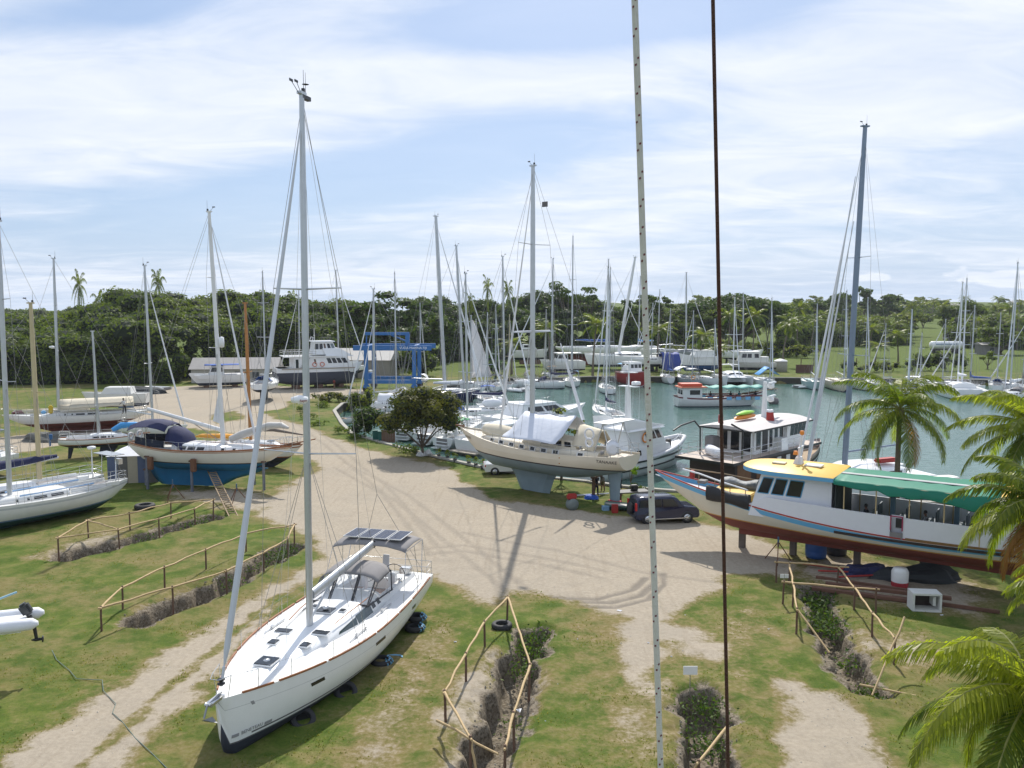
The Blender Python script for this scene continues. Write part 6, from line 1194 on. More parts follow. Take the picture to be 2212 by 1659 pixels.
def travel_lift():
    x0, x1, y0, y1 = -24.3, -16.3, 137.6, 145.4; t = thing('travel_lift', 'blue travel lift gantry on rubber wheels spanning a boat beside the slip', 'boat hoist', ((x0 + x1) / 2, (y0 + y1) / 2, 0)); cx, cy = t.location.x, t.location.y
    lm = mat('lift_blue', (.022, .13, .36), .5, var=.12)
    for nm, x in (('a', x0), ('b', x1)):
        for y in (y0, y1): m = MB(); m.box((x - cx, y - cy, 4.0), (.62, .62, 6.2), bev=.04); m.build('leg', lm, t); wh = MB(); wh.lathe((x - cx, y - cy - .28, .62), [(.2, 0), (.6, .03), (.62, .28), (.6, .53), (.2, .56)], 18, axis='Y'); wh.build('wheel', rubber, t); m = MB(); m.box((x - cx, y - cy, 1.0), (.9, .7, .5)); m.box((x - cx + .45, y - cy, .8), (.1, .5, .6)); m.build('wheel_fork', lm, t)
    for y, z in ((y0, 1.75), (y1, 1.75)): m = MB(); m.box((0, y - cy, z), (x1 - x0, .42, .62), bev=.03); m.build('lower_cross_beam', lm, t)
    for y in (y0, y1): m = MB(); m.box((.4, y - cy, 7.4), (x1 - x0 + 5.0, .55, .85), bev=.04); m.build('top_beam', lm, t)
    for x in (x0, x1): m = MB(); m.box((x - cx, 0, 7.45), (.5, y1 - y0 - .6, .6)); m.build('side_beam', lm, t)
    m = MB(); m.box((-.5, y0 - cy + .5, 9.75), (7.4, .5, .5), bev=.03); m.build('jib_beam', lm, t); m = MB(); m.box((2.9, y0 - cy + .5, 8.75), (.7, .6, 1.9), bev=.03); m.tube((2.7, y0 - cy + .5, 8.5), (0, y0 - cy + .5, 9.6), .14, .14, 6); m.build('jib_post', lm, t); m = MB(); m.tube((-3.9, y0 - cy + .5, 9.6), (-4.0, y0 - cy + .5, 7.8), .12, .12, 6); m.build('jib_strut', lm, t)
    text('VUDA MARINA FIJI', 'lettering', mat('white_lettering', (.75, .77, .8), .5), t, (3.9, y0 - cy - .29, 7.4), .55, rot=(R(90), 0, 0))
    for x in (x0 + 1.2, x1 - 1.2):
        for y in (y0 + 1.5, y1 - 1.5): m = MB(); m.tube((x - cx, y - cy, 7.2), (x - cx + (1 if x < cx else -1), y - cy, 2.0), .04, .04, 4); m.build('lifting_cable', wire, t)
    m = MB(); m.box((x0 - cx, 0, 2.3), (.7, 2.6, 1.3), bev=.05); m.build('engine_box', lm, t)
travel_lift()
def building(label, p, rz, w_, d_, h_, roofh, wallm, roofm, wins=(), cat='building', over=.4, name='shed', door=None, hip=0.0):
    t = thing(name, label, cat, p, rz); a = MB(); a.box((0, 0, h_ / 2), (w_, d_, h_)); a.build('wall', wallm, t); r = MB(); W2, D2 = w_ / 2 + over, d_ / 2 + over
    r.add([(-W2, -D2, h_), (W2, -D2, h_), (W2, D2, h_), (-W2, D2, h_), (-W2 + hip, 0, h_ + roofh), (W2 - hip, 0, h_ + roofh)], [(0, 1, 5, 4), (2, 3, 4, 5), (1, 2, 5), (3, 0, 4), (3, 2, 1, 0)]); r.build('roof', roofm, t)
    for x, z, sx, sz in wins: m = MB(); m.box((x, -d_ / 2 - .02, z), (sx, .08, sz)); m.build('window' if z > 1.1 else 'door', mat('shed_opening', (.04, .05, .06), .5), t)
    return t
greyroof = mat('weathered_iron_roof', (.34, .32, .30), .6, var=.22, vscale=.6); wallc = mat('pale_wall', (.40, .38, .34), .8, var=.12)
p = Dp(513, 812, 158); p.z = 0; building('long low shed with weathered pale metal roof behind the power catamaran', p, .10, 15.5, 6, 2.6, 2.0, wallc, greyroof, [(-3, 1.0, 1, 2), (1, 1.6, 1.6, 1), (4, 1.0, 1.2, 2), (6.2, 1.7, .8, .9)])
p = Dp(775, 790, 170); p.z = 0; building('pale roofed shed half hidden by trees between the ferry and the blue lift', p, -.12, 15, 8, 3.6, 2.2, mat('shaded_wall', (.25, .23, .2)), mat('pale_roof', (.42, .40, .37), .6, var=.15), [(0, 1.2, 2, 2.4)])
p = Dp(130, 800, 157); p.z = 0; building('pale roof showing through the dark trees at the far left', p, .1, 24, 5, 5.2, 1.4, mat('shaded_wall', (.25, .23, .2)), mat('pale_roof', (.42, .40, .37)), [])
# power catamaran on the hard, left of centre
def powercat(label, c, rz, L, B, hard=True, z0=.9, canopy=bluec, tm=gel2, cab=True, fb=1.6):
    t = thing('power_catamaran', label, 'motorboat', (c[0], c[1], 0 if hard else WATER), rz)
    for sd in (1, -1): h = Hull(L, B * .36, z0 * .4, z0, (z0 + fb * .8, z0 + fb * .85, z0 + fb), .16, .3, z0 * .7, .9, n=2.4, m=2.2, pb=.9, flare=.2); o = h.mesh('hull', [antiblk, tm, tm, tm], t, N=20, stripe=.08); o.location.y = sd * B * .31
    b = MB(); b.frus(-L * .46, L * .34, B * .48, -L * .46, L * .40, B * .49, z0 + fb * .45, z0 + fb * .86); b.build('deck', tm, t)
    if cab:
        W_ = House(t, 'wheelhouse', tm, -L * .12, L * .16, B * .33, -L * .10, L * .10, B * .30, z0 + fb * .86, z0 + fb * .86 + 1.5); W_.win('L', [(.08, .45), (.52, .92)], .35, .85); W_.win('R', [(.08, .45), (.52, .92)], .35, .85); W_.win('F', [(.05, .47), (.53, .95)], .35, .85)
        awning(t, L * .22, -L * .42, B * .40, z0 + fb * .86 + 1.7, 0, canopy, 'canopy', poles=1.6, crown=.12, t=.05)
    if hard:
        for x in (-L * .3, L * .2): k = MB(); k.box((x, 0, z0 * .25), (.9, B * .8, z0 * .5)); k.build('keel_block', postm, t)
    return t
p = G(462, 838); powercat('cream power catamaran with blue canopy propped before the long shed', (p.x, p.y + 2), math.pi + .35, 9.6, 4.4)
# small sloop seen end-on beside the ferry
p = G(563, 868); sailboat('white sloop on its keel seen end-on in front of the ferry', None, None, 3.0, 2.8, 19.3, loc=(Vector((p.x - .1, p.y + 3.2, 0)), R(95), 10.5), hard=True, wl=1.9, B=3.9, lod=1, mat_bot=antiblk, mxf=.0, spec=dict(hood=bluec, spreads=(.40, .72), boom=True, cover=None, mr=.12, furl=False))
p = G(690, 835); sailboat('mast and hull half hidden behind the ferry', None, None, 3.0, 2.8, 21.2, loc=(Vector((p.x + 1.0, 160, 0)), R(15), 11), hard=True, wl=1.9, B=3.6, lod=2, mxf=.0, spec=dict(spreads=(.35, .68), rails=False, mr=.12))
p = G(622, 835); sailboat('thin mast and hull behind the stern of the ferry', None, None, 2.6, 2.5, 17.4, loc=(Vector((p.x - .5, 158, 0)), R(160), 9), hard=True, wl=1.6, lod=2, mxf=.0, spec=dict(spreads=(.45,), rails=False, mr=.10))
# clutter at the far left edge of the yard
def dinghy(label, p, rz, L=3.2, m=sailw, base=0.0, upside=False, group=None, motor=False):
    t = thing('dinghy', label, 'dinghy', (p.x, p.y, base), rz, group); mb = MB(); w_ = L * .26
    pts = [(-L / 2, w_, .3), (0, w_, .3), (L * .3, w_ * .75, .34), (L / 2, 0, .42), (L * .3, -w_ * .75, .34), (0, -w_, .3), (-L / 2, -w_, .3)]; mb.path(pts, [.2, .22, .22, .2, .22, .22, .2], 10); mb.build('inflatable_tube', m, t)
    fl = MB(); fl.slab([(-L / 2 + .1, -w_, 0), (0, -w_, 0), (L * .42, 0, 0), (0, w_, 0), (-L / 2 + .1, w_, 0)], .08, .14); fl.box((-L / 2 + .12, 0, .3), (.08, w_ * 2, .4)); fl.build('floor', greyc, t)
    if motor: o = MB(); o.box((-L / 2 - .15, 0, .75), (.35, .3, .4), bev=.06); o.box((-L / 2 - .15, 0, .25), (.12, .1, .8)); o.build('outboard_motor', black, t)
    return t
def heap(name, label, cat, p, r, m, seed=1, hh=.6, group=None):
    bm = bmesh.new(); bmesh.ops.create_icosphere(bm, subdivisions=3, radius=1); rr = random.Random(seed)
    for v in bm.verts:
        n = math.sin(v.co.x * 5 + seed) * .12 + math.sin(v.co.y * 7 + seed * 2) * .12 + math.sin(v.co.z * 6 + v.co.x * 4) * .08 + rr.uniform(-.05, .05); v.co *= 1 + n; v.co.x *= r[0]; v.co.y *= r[1]; v.co.z *= hh; v.co.z = max(v.co.z, -.05)
    bm.verts.index_update(); mb = MB(); mb.add([v.co.copy() for v in bm.verts], [[v.index for v in f.verts] for f in bm.faces], 0, False); bm.free(); o = mb.build(name, m); o.location = (p.x, p.y, 0.02); return tag(o, label, cat, group)
dinghy('low white dinghy lying at the edge of the dirt near the wood', G(338, 842), 2.9, 4.4, m=gel2)
heap('scrap_heap', 'dark heap of covered gear at the edge of the dark wood', 'heap', G(300, 850), (4, 1.6), mat('dark_gear', (.03, .035, .04), .8), 3, 1.1)
heap('soil_heap', 'grey heap of gravel beside the red-bottomed racing yacht', 'heap', G(110, 952), (2.6, 1.4), mat('grey_gravel', (.12, .12, .11), .95, bump=.8), 5, 1.0)
b, h_ = powerboat('low brown and cream motorboat hull lying in the grass at the far left', None, None, 1.1, 1.2, base=0, wl=.25, loc=fit2((-62, 104), (-55, 107)), tm=mat('cream_paint', (.66, .58, .44)), bot=antired)
dinghy('dark red dinghy on the grass at the far left edge', G(60, 895), .4, 3.4, m=mat('dark_red_hull', (.12, .03, .03), .6))
b, h_ = powerboat('white covered boat between the left masts near the wood', None, None, 2.6, 2.4, base=0, wl=1.0, loc=fit2((-58.5, 112), (-50, 113)), tm=gel2, bot=antiblk); House(b, 'cuddy', gel2, -2.5, 1.5, 1.1, -2.3, .9, .95, 2.4, 3.3)
# ---------------- berthed yachts ----------------
def moor(u, v, deg, L, near='bow', base=WATER, z=None):
    p = G(u, v, base if z is None else z); rz = R(deg); d = Vector((math.cos(rz), math.sin(rz), 0)); c = p - d * L / 2 if near == 'bow' else p + d * L / 2
    if near == 'mid': c = p
    c.z = 0; return (c, rz, L)
def topz(v, y): a, f, d = ray(1106, v); return H + d / f * y
QG = 'yachts berthed along the basin'
def ms(label, u, v, deg, L, near, topv, mu=None, fb=1.1, lod=1, **kw):
    loc = moor(u, v, deg, L, near); y = loc[0].y; sp = dict(mr=.11, wr=.018, gr=.09, spreads=(.38, .70)); sp.update(kw.pop('spec', {})); mxf = .08
    if mu is not None:   # put the mast where its pixel column crosses the boat's axis
        k = (mu - 1106) / 1775.0; c, rz = loc[0], loc[1]; dx, dy = math.cos(rz), math.sin(rz); den = dx - k * dy
        s_ = (k * c.y - c.x) / den if abs(den) > .05 else 0; mxf = max(-.3, min(.3, s_ / L)); y = c.y + dy * s_
        if abs(den) > .05 and abs(s_ / L) > .3: q = (abs(s_ / L) - .3) * L * (1 if s_ > 0 else -1); loc = (Vector((c.x + dx * q, c.y + dy * q, 0)), rz, L)
        if abs(den) <= .3: e = k * y - (c.x + dx * mxf * L); loc = (Vector((loc[0].x + e, loc[0].y, 0)), rz, L)
    return sailboat(label, None, None, WATER + fb * 1.15, WATER + fb, topz(topv, y) if topv else None, loc=loc, lod=lod, mxf=mxf, spec=sp, **kw)
navyb = mat('navy_hull', (.012, .018, .075), .2, coat=.4)
# near-left berths, behind the tree and the bank
ms('white sloop with bow to the left in front of the blue lift, two furled headsails', 748, 888, 176, 13.5, 'bow', 625, 808, fb=1.3, spec=dict(inner=.6, mr=.14, radar=.26, boom=True, boomz=1.2))
ms('yacht held in the slings of the blue travel lift, mast rising through the gantry', 862, 862, 88, 10, 'mid', 592, 857, fb=1.4, spec=dict(spreads=(.42, .75), mr=.12, furl=False, boom=False))
ms('grey-masted big sloop with very thick mast standing right of the blue lift', 955, 862, 18, 15, 'mid', 468, 962, fb=1.5, lod=1, spec=dict(mr=.26, spreads=(.36, .66), rake=1.35, boom=True, boomz=1.5, gr=.12), mat_mast=alu)
ms('sloop with navy blue bow and white sail cover, furled headsail leading to the right', 1006, 868, 52 - 30, 14, 'bow', 532, 1003, fb=1.6, mat_top=navyb, spec=dict(mr=.17, spreads=(.4, .7), rake=1.2, cover=sailw, gr=.12))
ms('white sloop with navy transom band and blue awning left of the open water', 1043, 868, 95, 11, 'stern', 676, 1046, fb=1.1, spec=dict(bimini=bluec, accent=navyp))
ms('white yacht with open cockpit stern and cream mast moored bow away', 1096, 842, 80, 10, 'stern', 680, 1101, fb=1.0, mat_mast=tanmast, spec=dict(hood=greyc))
ms('white sloop with dark green sail cover lying between two others on the far-left dock', 1070, 846, 85, 10, 'stern', 639 + 20, 1072, fb=1.0, spec=dict(cover=mat('green_canvas', (.02, .07, .05), .8), bimini=navy))
ms('narrow grey-white sloop beside the black and white mast', 1127, 842, 80, 9, 'stern', 639, 1165, fb=1.0)
ms('long white cruising yacht with dark blue canvas amidships, stern to the right', 1219, 839, 168, 12.5, 'stern', 510 + 50, 1190, fb=1.3, spec=dict(hood=navy, cover=navy, dinghy=True, mr=.12), mat_mast=alu, mat_stripe=navyp)
ms('white yacht with peach coloured awning lying behind the blue-covered stern', 1228, 832, 100, 10, 'stern', 669, 1191, fb=1.2, spec=dict(bimini=mat('peach_awning', (.6, .42, .25), .8)))
ms('white double-ended stern with bright blue bimini and name on the transom', 1257, 838, 88, 11, 'stern', 512, 1235, fb=1.2, spec=dict(stern='canoe', bimini=mat('bright_blue_tarp', (.05, .28, .60)), mr=.14, radar=.62, solar=True, arch=True))
ms('grey catamaran-like yacht stern just right of the bright blue bimini', 1290, 836, 92, 10, 'stern', 581, 1309, fb=1.0, spec=dict(solar=True, arch=True, bimini=greyc))
for i, (u, v, tv, lab) in enumerate(((1033, 826, 690, 'small sloop at the far-left dock in front of the white hoisted sail'), (911, 838, 655, 'sloop with two slanting furled sails just right of the blue lift'), (1145, 829, 690, 'sloop with grey tarpaulin at the far-left dock'))):
    ms(lab, u, v, 80 + 8 * i, 9 + i, 'stern', tv, u, fb=1.0, spec=dict(cov=[None, sailw, greyc][i], mr=.10))
# hoisted white sail
def hoisted():
    b, h = ms('white sloop drying its tall white mainsail at the left dock', 1005, 840, 188, 10, 'mid', 682, 1017, fb=1.1, spec=dict(furl=False, mr=.11)); mx = .0
    for ch in b.children:
        if ch.name.startswith('mast'): mx = ch.data.vertices[0].co.x
    g = []; top = topz(691, b.location.y) - WATER
    for i in range(11):
        q = i / 10; z = 2.2 + (top - 2.2) * q; g.append([(mx - .2 - (3.6 * (1 - q) ** .85 + .25) * a, .35 * math.sin(math.pi * a) * (1 - q * .5), z) for a in (0, .25, .5, .75, 1)])
    m_ = MB(); m_.sheet(g, .02); m_.build('mainsail', mat('hoisted_sail', (.70, .70, .72), .7, trans=.4), b)
hoisted()
# stern-to boats directly behind the bank and the tree
def sternto(label, u, v, deg, L, topv, mu, fb=1.25, **kw):
    b, h = ms(label, u, v, deg, L, 'stern', topv, mu, fb=fb, spec=dict(stern='open', **kw)); return b, h
sternto('white sloop with stepped stern against the quay left of the tree', 868, 952, 62, 12, None, None, hood=greyc, mr=.12)
sternto('white sloop with grey topsides behind the trunk of the tree', 913, 962, 58, 12, None, None)
sternto('white sloop with open transom and round porthole right of the tree trunk', 955, 972, 50, 12.5, 532 + 60, 1010, bimini=mat('green_awning', (.06, .32, .12), .7))
b, h = powerboat('white motor yacht with swim platform moored left of the cream steel yacht bow', None, None, .7, .35, loc=moor(1012, 982, 50, 13, 'stern'), B=4.4, sw=.9, stripe=gel, cut=.05); House(b, 'saloon', gel, -3.4, 2.8, 1.6, -2.9, 1.4, 1.35, 1.4, 2.7, roof=gel).win('R', [(.1, .4), (.45, .85)], .35, .85)
sp = MB(); sp.box((-6.9, 0, .35), (1.4, 3.8, .12), bev=.04); sp.build('swim_platform', mat('pale_teak', (.42, .36, .28), .7), b)
b, h = powerboat('sleek white motor yacht with tall radar arch in front of the moored yachts', None, None, 1.4, .8, loc=moor(1062, 935, 40, 16, 'stern'), B=4.8, sw=.88, stripe=gel, cut=.05, bo=.22)
House(b, 'saloon', gel, -5.0, 4.2, 1.8, -4.2, 1.2, 1.45, 1.7, 3.2, roof=gel).win('R', [(.15, .5), (.55, .9)], .35, .8); ar = MB(); ar.path([(-2.0, 0, 3.2), (-2.3, 0, 5.4)], [.55, .34], 10, 0, True, .7); ar.lathe((-2.3, 0, 5.4), [(.1, 0), (.38, .1), (.42, .35), (.3, .6), (.02, .72)], 14); ar.box((-2.2, 0, 5.0), (.6, 2.4, .1)); ar.build('radar_arch', gel, b)
for i, (u, v, tv, mu, lab) in enumerate(((915, 915, None, None, 'white hull with covered dinghy on deck behind the crown of the tree'), (1000, 925, None, None, 'low white sloop hull partly hidden by the right edge of the tree crown'), (1065, 898, 555, 1090, 'white sloop with navy sail cover over its long boom'), (1020, 905, None, None, 'white sloop carrying a grey upturned dinghy on its foredeck'), (828, 888, None, None, 'white sloop under a pale peaked tarpaulin left of the tree'), (1110, 888, None, None, 'white hull with grey sail cover left of the cream steel yacht mast'))):
    b, h = ms(lab, u, v, [175, 30, 10, 15, 170, 12][i], [12, 12, 12.5, 11, 11, 11][i], 'mid', tv, mu, fb=1.15, spec=dict(cover=[None, None, navy, None, None, greyc][i], boom=i in (2,), mr=.12, furl=(i == 2), hood=[None, greyc, None, bluec, None, sailw][i], rails=True, cov=sailw if i == 4 else None, boomz=1.3))
    if i in (0, 3): r = MB(); r.path([(1.4, .3, 2.0), (1.8, .3, 2.05), (3.0, .3, 2.1), (3.9, .3, 2.05), (4.3, .3, 2.0)], [.1, .5, .62, .5, .1], 10, up=(0, 0, 1)); r.build('upturned_dinghy', sailw if i else gel, b)
dinghy('small white dinghy floating beside the far-left dock', G(1114, 846, WATER), 2.6, 3.6, m=gel, base=WATER)
b, h = ms('white sloop with tall cream mast moored behind the launch, navy cover on its boom', 1310, 905, 100, 12, 'mid', 581, 1309, fb=1.2, spec=dict(cover=navy, mr=.13, rails=True), mat_mast=whmast)
# far wall berths
ms('small white sloop stern-on at the far wall with blue boom cover', 1448, 829, 92, 8.5, 'stern', 667, 1444, fb=1.3, spec=dict(cover=bluec, mr=.09, hood=None, solar=False))
b, h = ms('grey hulled yacht with two white awnings and orange buoy at the far wall', 1492, 832, 96, 11, 'stern', 672, 1493, fb=1.4, mat_top=mat('grey_hull', (.28, .30, .32), .45), spec=dict(bimini=sailw, mr=.11)); awning(b, .5, 3.4, 1.7, 3.2, .1, sailw, 'fore_awning', poles=1.4, droop=.5); lifebuoy(b, (-5.6, .5, 1.8), .4, axis='x')
ms('white sloop with grey hatch cover between the awning yacht and the catamaran', 1545, 832, -62, 8.5, 'bow', 690, 1541, fb=1.3, spec=dict(mr=.09, solar=False))
catamaran('white catamaran facing the camera at the far wall', moor(1599, 836, -91, 11.5, 'bow')[0], R(-91), 11.5, 6.3, top=topz(641, 152), mxf=0.0, fb=1.9, targa=gel, mr=.12)
b, h = ms('white sloop facing the camera under bright blue awnings at the far wall', 1662, 839, -92, 11, 'bow', 647, 1662, fb=1.5, spec=dict(mr=.11, boom=False))
for sd in (1, -1): m_ = MB(); m_.sheet([[(-.5 + 3.5 * i / 4, sd * (0.05 + 1.9 * j / 3), 4.0 - 1.5 * j / 3) for j in range(4)] for i in range(5)], .03); m_.build('blue_awning', mat('bright_blue_tarp', (.05, .28, .60)), b)
ms('blue-grey hulled yacht bow-on at the far wall, right of the blue awnings', 1764, 840, -100, 11, 'bow', 657, 1765, fb=1.4, mat_top=mat('pale_teal_hull', (.30, .42, .42), .45), spec=dict(mr=.11))
ms('cream hulled yacht with white radar mast bow-on behind the near palm', 1815, 843, -95, 12, 'bow', 631, 1820, fb=1.7, mat_top=cream, spec=dict(mr=.14, radar=.35, spreads=(.5, .8)))
ms('white sloop mostly behind the near palm crown, tall white mast', 1866, 842, -90, 11, 'bow', 643, 1866, fb=1.3)
dinghy('small white tender floating before the far wall', G(1738, 838, WATER), .3, 4, m=gel, base=WATER)
# right-hand berths seen through the palms
ms('white sloop with blue-edged awning right of the near palm', 2008, 862, -120, 12.5, 'bow', 669, 2003, fb=1.5, spec=dict(bimini=sailw, cover=None, mr=.14, hood=greyc))
ms('white sloop with large white sail cover moored in the right-hand row', 2058, 859, -118, 12, 'bow', 603, 2074, fb=1.5, spec=dict(cover=sailw, mr=.14, hood=greyc))
catamaran('white catamaran end-on in the right-hand row of boats', moor(2098, 864, 80, 11, 'stern')[0], R(80), 11, 6.0, top=topz(612, 142), mxf=.1, fb=1.8, mr=.14, cover=sailw)
ms('white sloop nearest the camera in the right-hand row', 2135, 873, -150, 12, 'bow', None, None, fb=1.4, spec=dict(hood=greyc, mr=.14))
ms('white sloop with blue-grey sail cover at the right edge of the photo', 2185, 862, -140, 13, 'bow', 569, 2179, fb=1.4, spec=dict(cover=sailw, mr=.14))
for i, (u, v, tv, deg, lab) in enumerate(((1998, 846, 720, 70, 'small white sloop behind the blue-edged awning yacht in the right-hand row'), (2032, 842, 690, 95, 'white sloop between the two larger yachts of the right-hand row, further back'), (2092, 846, 660, 110, 'white yacht with bare mast behind the end-on catamaran'), (2150, 848, 676, 60, 'white yacht with blue canvas behind the nearest sloop of the right-hand row'), (2205, 848, 690, 100, 'white yacht cut by the right edge of the photo, further back'), (1905, 842, 700, 85, 'white sloop behind the near palm fronds, left of the right-hand row'))):
    ms(lab, u, v, deg, 9.5 + i % 3, 'stern', tv, u, fb=1.3, spec=dict(mr=.10, hood=[None, greyc, None, bluec, None, None][i], cover=[sailw, None, bluec, None, greyc, None][i]))
# tourist boat and red boat
def tourist():
    t, h = powerboat('small tourist boat crossing the basin with aqua awning, red roof box and seated passengers', None, None, 1.2, .55, loc=fit2((G(1652, 876, WATER).x, 128.5), (G(1461, 878, WATER).x, 127)), B=3.4, sw=.8, sh=1.42, bo=.2, tm=gel2, bot=mat('red_oxide', (.27, .055, .035)), accent=mat('maroon', (.16, .03, .035), .5), acc=.22, cat='tourist boat', name='tourist_boat', cut=.2)
    zd = 1.05; c = House(t, 'wheelhouse', gel2, -6.4, -3.4, 1.5, -6.4, -3.4, 1.45, zd, zd + 1.9); c.win('R', [(.35, .88)], .45, .82, frame=gel); c.win('B', [(.15, .45), (.55, .85)], .45, .82)
    r = MB(); r.frus(-6.8, -2.6, 1.7, -6.7, -2.7, 1.65, zd + 1.92, zd + 2.06); r.build('wheelhouse_roof', mat('faded_red_roof', (.5, .13, .06), .6), t); r = MB(); r.box((-4.9, 0, zd + 2.3), (3.2, 2.2, .42), bev=.04); r.build('roof_box', mat('bright_red_box', (.6, .08, .03), .5), t)
    aw = mat('aqua_awning', (.18, .48, .42), .6, trans=.3, var=.1); g = [[(-2.7 + 8.9 * i / 16, 1.75 * a, zd + 2.1 + .12 * math.cos(i * math.pi / 2) * 1 - .25 * a * a) for a in (-1, -.5, 0, .5, 1)] for i in range(17)]; m = MB(); m.sheet(g, .03); m.build('awning', aw, t)
    for i in range(5):
        for sd in (1, -1): p = MB(); p.tube((-2.6 + 2.15 * i, sd * 1.6, zd - .1), (-2.6 + 2.15 * i, sd * 1.6, zd + 1.9), .03, .03, 5); p.build('awning_post', gel2, t)
    for sd in (1, -1):
        m = MB(); m.box((1.6, sd * 1.6, zd + .62), (9.0, .05, .22)); m.build('maroon_side_rail', mat('maroon', (.16, .03, .035)), t); m = MB()
        for i in range(6): m.box((-2.2 + 1.5 * i, sd * 1.62, zd + .25), (.8, .04, .5))
        m.build('blue_side_cloth', mat('light_blue_bag', (.2, .45, .7)), t)
    bs = MB(); bs.path([(3.5, 0, 1.9), (9.2, 0, 2.6)], [.1, .05], 6); bs.build('bowsprit', wood, t)
    return t
TOURIST = tourist()
bo = thing('mooring_buoy', 'round dark mooring buoy floating right of the tourist boat', 'buoy', G(1671, 872, WATER)); m = MB(); m.lathe((0, 0, -.4), [(.1, 0), (.6, .2), (.85, .7), (.7, 1.2), (.2, 1.45)], 16); m.build('float', mat('grey_buoy', (.15, .13, .13), .6), bo); m = MB(); m.path([(0, 0, 1.0), (0, .12, 1.2), (0, 0, 1.3), (0, -.12, 1.2), (0, 0, 1.0)], .03, 5); m.build('ring', steel, bo)
t, h = powerboat('red wooden fishing boat with white wheelhouse at the far wall', None, None, 2.0, 1.3, loc=(moor(1398, 836, -70, 10, 'bow')), B=4.6, tm=mat('red_hull', (.30, .02, .02), .45, var=.15), stripe=gel, bot=antired, accent=gel, acc=.06, cat='fishing boat', name='fishing_boat', bo=.15, sw=.8, cut=.3)
c = House(t, 'wheelhouse', gel, -3.2, .6, 1.3, -3.2, .4, 1.25, 2.3, 4.4, roof=gel); c.win('F', [(.06, .3), (.36, .64), (.7, .94)], .5, .85); c.win('L', [(.1, .4), (.5, .9)], .5, .85); c.win('R', [(.1, .4), (.5, .9)], .5, .85); m = MB(); m.tube((-1.5, 0, 4.4), (-1.6, 0, 7.8), .07, .04, 6); m.box((-1.5, 0, 6.5), (.1, 1.5, .06)); m.build('mast', sailw, t); awning(t, -3.4, -4.9, 1.4, 3.9, 0, mat('light_blue_bag', (.2, .45, .7)), 'aft_awning', poles=2)
for x, y in ((3.2, .6), (3.6, -.5), (2.6, 0)): m = MB(); m.box((x, y, 2.3), (.4, .4, .4), bev=.08); m.build('deck_fender', gel, t)
# ---------------- far yard: boats on the hard beyond the basin ----------------
fy = lambda u, v, y: Dp(u, v, y)
def far(u0, u1, y, z=0.0): a = Dp(u0, 700, y); b = Dp(u1, 700, y); return (a.x + b.x) / 2, (b.x - a.x)
x, L = far(1263, 1436, 187); catamaran('very large white racing catamaran on the hard with leaning white mast', (x, 187), math.pi - .06, L, 7.5, top=topz(556, 187), hard=True, wl=1.4, fb=2.1, mxf=.07, mr=.28, spreads=(.4, .7), base=0, rake=3.4)
x, L = far(1200, 1400, 203); sailboat('long white hull with dark red bottom on the hard behind the racing catamaran', None, None, 5.0, 4.6, topz(560, 203), loc=(Vector((x, 203, 0)), .05, L), hard=True, wl=2.8, B=4.5, lod=2, mat_bot=antired, mxf=.08, spec=dict(stern='counter', keel='long', mr=.16, spreads=(.3, .6), rails=False, cover=bluec))
x, L = far(1340, 1430, 205); sailboat('white sloop on the hard with blue cover behind the racing catamaran stern', None, None, 4.6, 4.4, topz(596, 207), loc=(Vector((x, 209, 0)), 3.0, L), hard=True, wl=2.6, lod=2, mxf=.0, spec=dict(mr=.14, rails=False, cover=mat('bright_blue_tarp', (.05, .28, .60))))
x, L = far(1167, 1262, 180); powercat('white power catamaran with dark cabin windows on the hard near the left palms', (x, 180), math.pi + .12, L, 4.6, z0=.9, canopy=gel, tm=gel, fb=2.0)
x, L = far(1105, 1185, 200); b, h = powerboat('white motorboat on a cradle behind the left palms', None, None, 4.2, 3.8, base=0, wl=2.0, loc=(Vector((x, 200, 0)), .1, L), tm=gel2); House(b, 'cuddy', gel, -2, 1.6, 1.1, -1.8, .8, .9, 4.1, 5.3).win('R', [(.1, .9)], .4, .85); m = MB(); m.box((0, 0, 1.0), (5, 2.0, 1.0)); m.build('cradle', postm, b)
x, L = far(1467, 1556, 178); b, h = powerboat('broad white launch with deep blue bottom on the hard behind the small palms', None, None, 4.3, 3.6, base=0, wl=1.7, loc=(Vector((x, 178, 0)), math.pi + .1, L), tm=gel, bot=mat('deep_blue_bottom', (.02, .07, .2), .6), bdepth=1.2); House(b, 'saloon', gel, -3, 1.8, 1.5, -2.8, 1.0, 1.3, 3.5, 4.9, roof=gel).win('R', [(.1, .45), (.5, .9)], .35, .85)
x, L = far(1574, 1676, 180); b, h = powerboat('white fishing launch with square wheelhouse on the hard before the green field', None, None, 2.9, 2.2, base=0, wl=1.1, loc=(Vector((x, 180, 0)), math.pi - .08, L), tm=mat('dull_white', (.5, .49, .46), .6), bdepth=.6)
House(b, 'wheelhouse', gel2, -1.8, 3.0, 1.3, -1.6, 2.6, 1.2, 2.3, 4.5, roof=gel2).win('L', [(.08, .28), (.42, .62), (.66, .88)], .45, .85); House(b, 'rear_cover', gel2, -3.6, -1.8, 1.2, -3.5, -1.8, 1.1, 2.3, 3.5)
ms2 = sailboat('tall-masted yacht on the hard behind the square wheelhouse launch', None, None, 4.0, 3.7, topz(633, 200), loc=(Vector((far(1606, 1606, 200)[0], 200, 0)), .2, 11), hard=True, wl=2.0, lod=2, mxf=0, spec=dict(mr=.12, rails=False))
sailboat('tall grey-masted yacht on the hard between the blue tarpaulin and the white launch', None, None, 4.4, 4.0, topz(589, 196), loc=(Vector((far(1483, 1483, 196)[0], 196, 0)), .1, 13), hard=True, wl=2.2, lod=2, mxf=0, mat_top=mat('grey_hull', (.28, .30, .32)), spec=dict(mr=.16, rails=False))
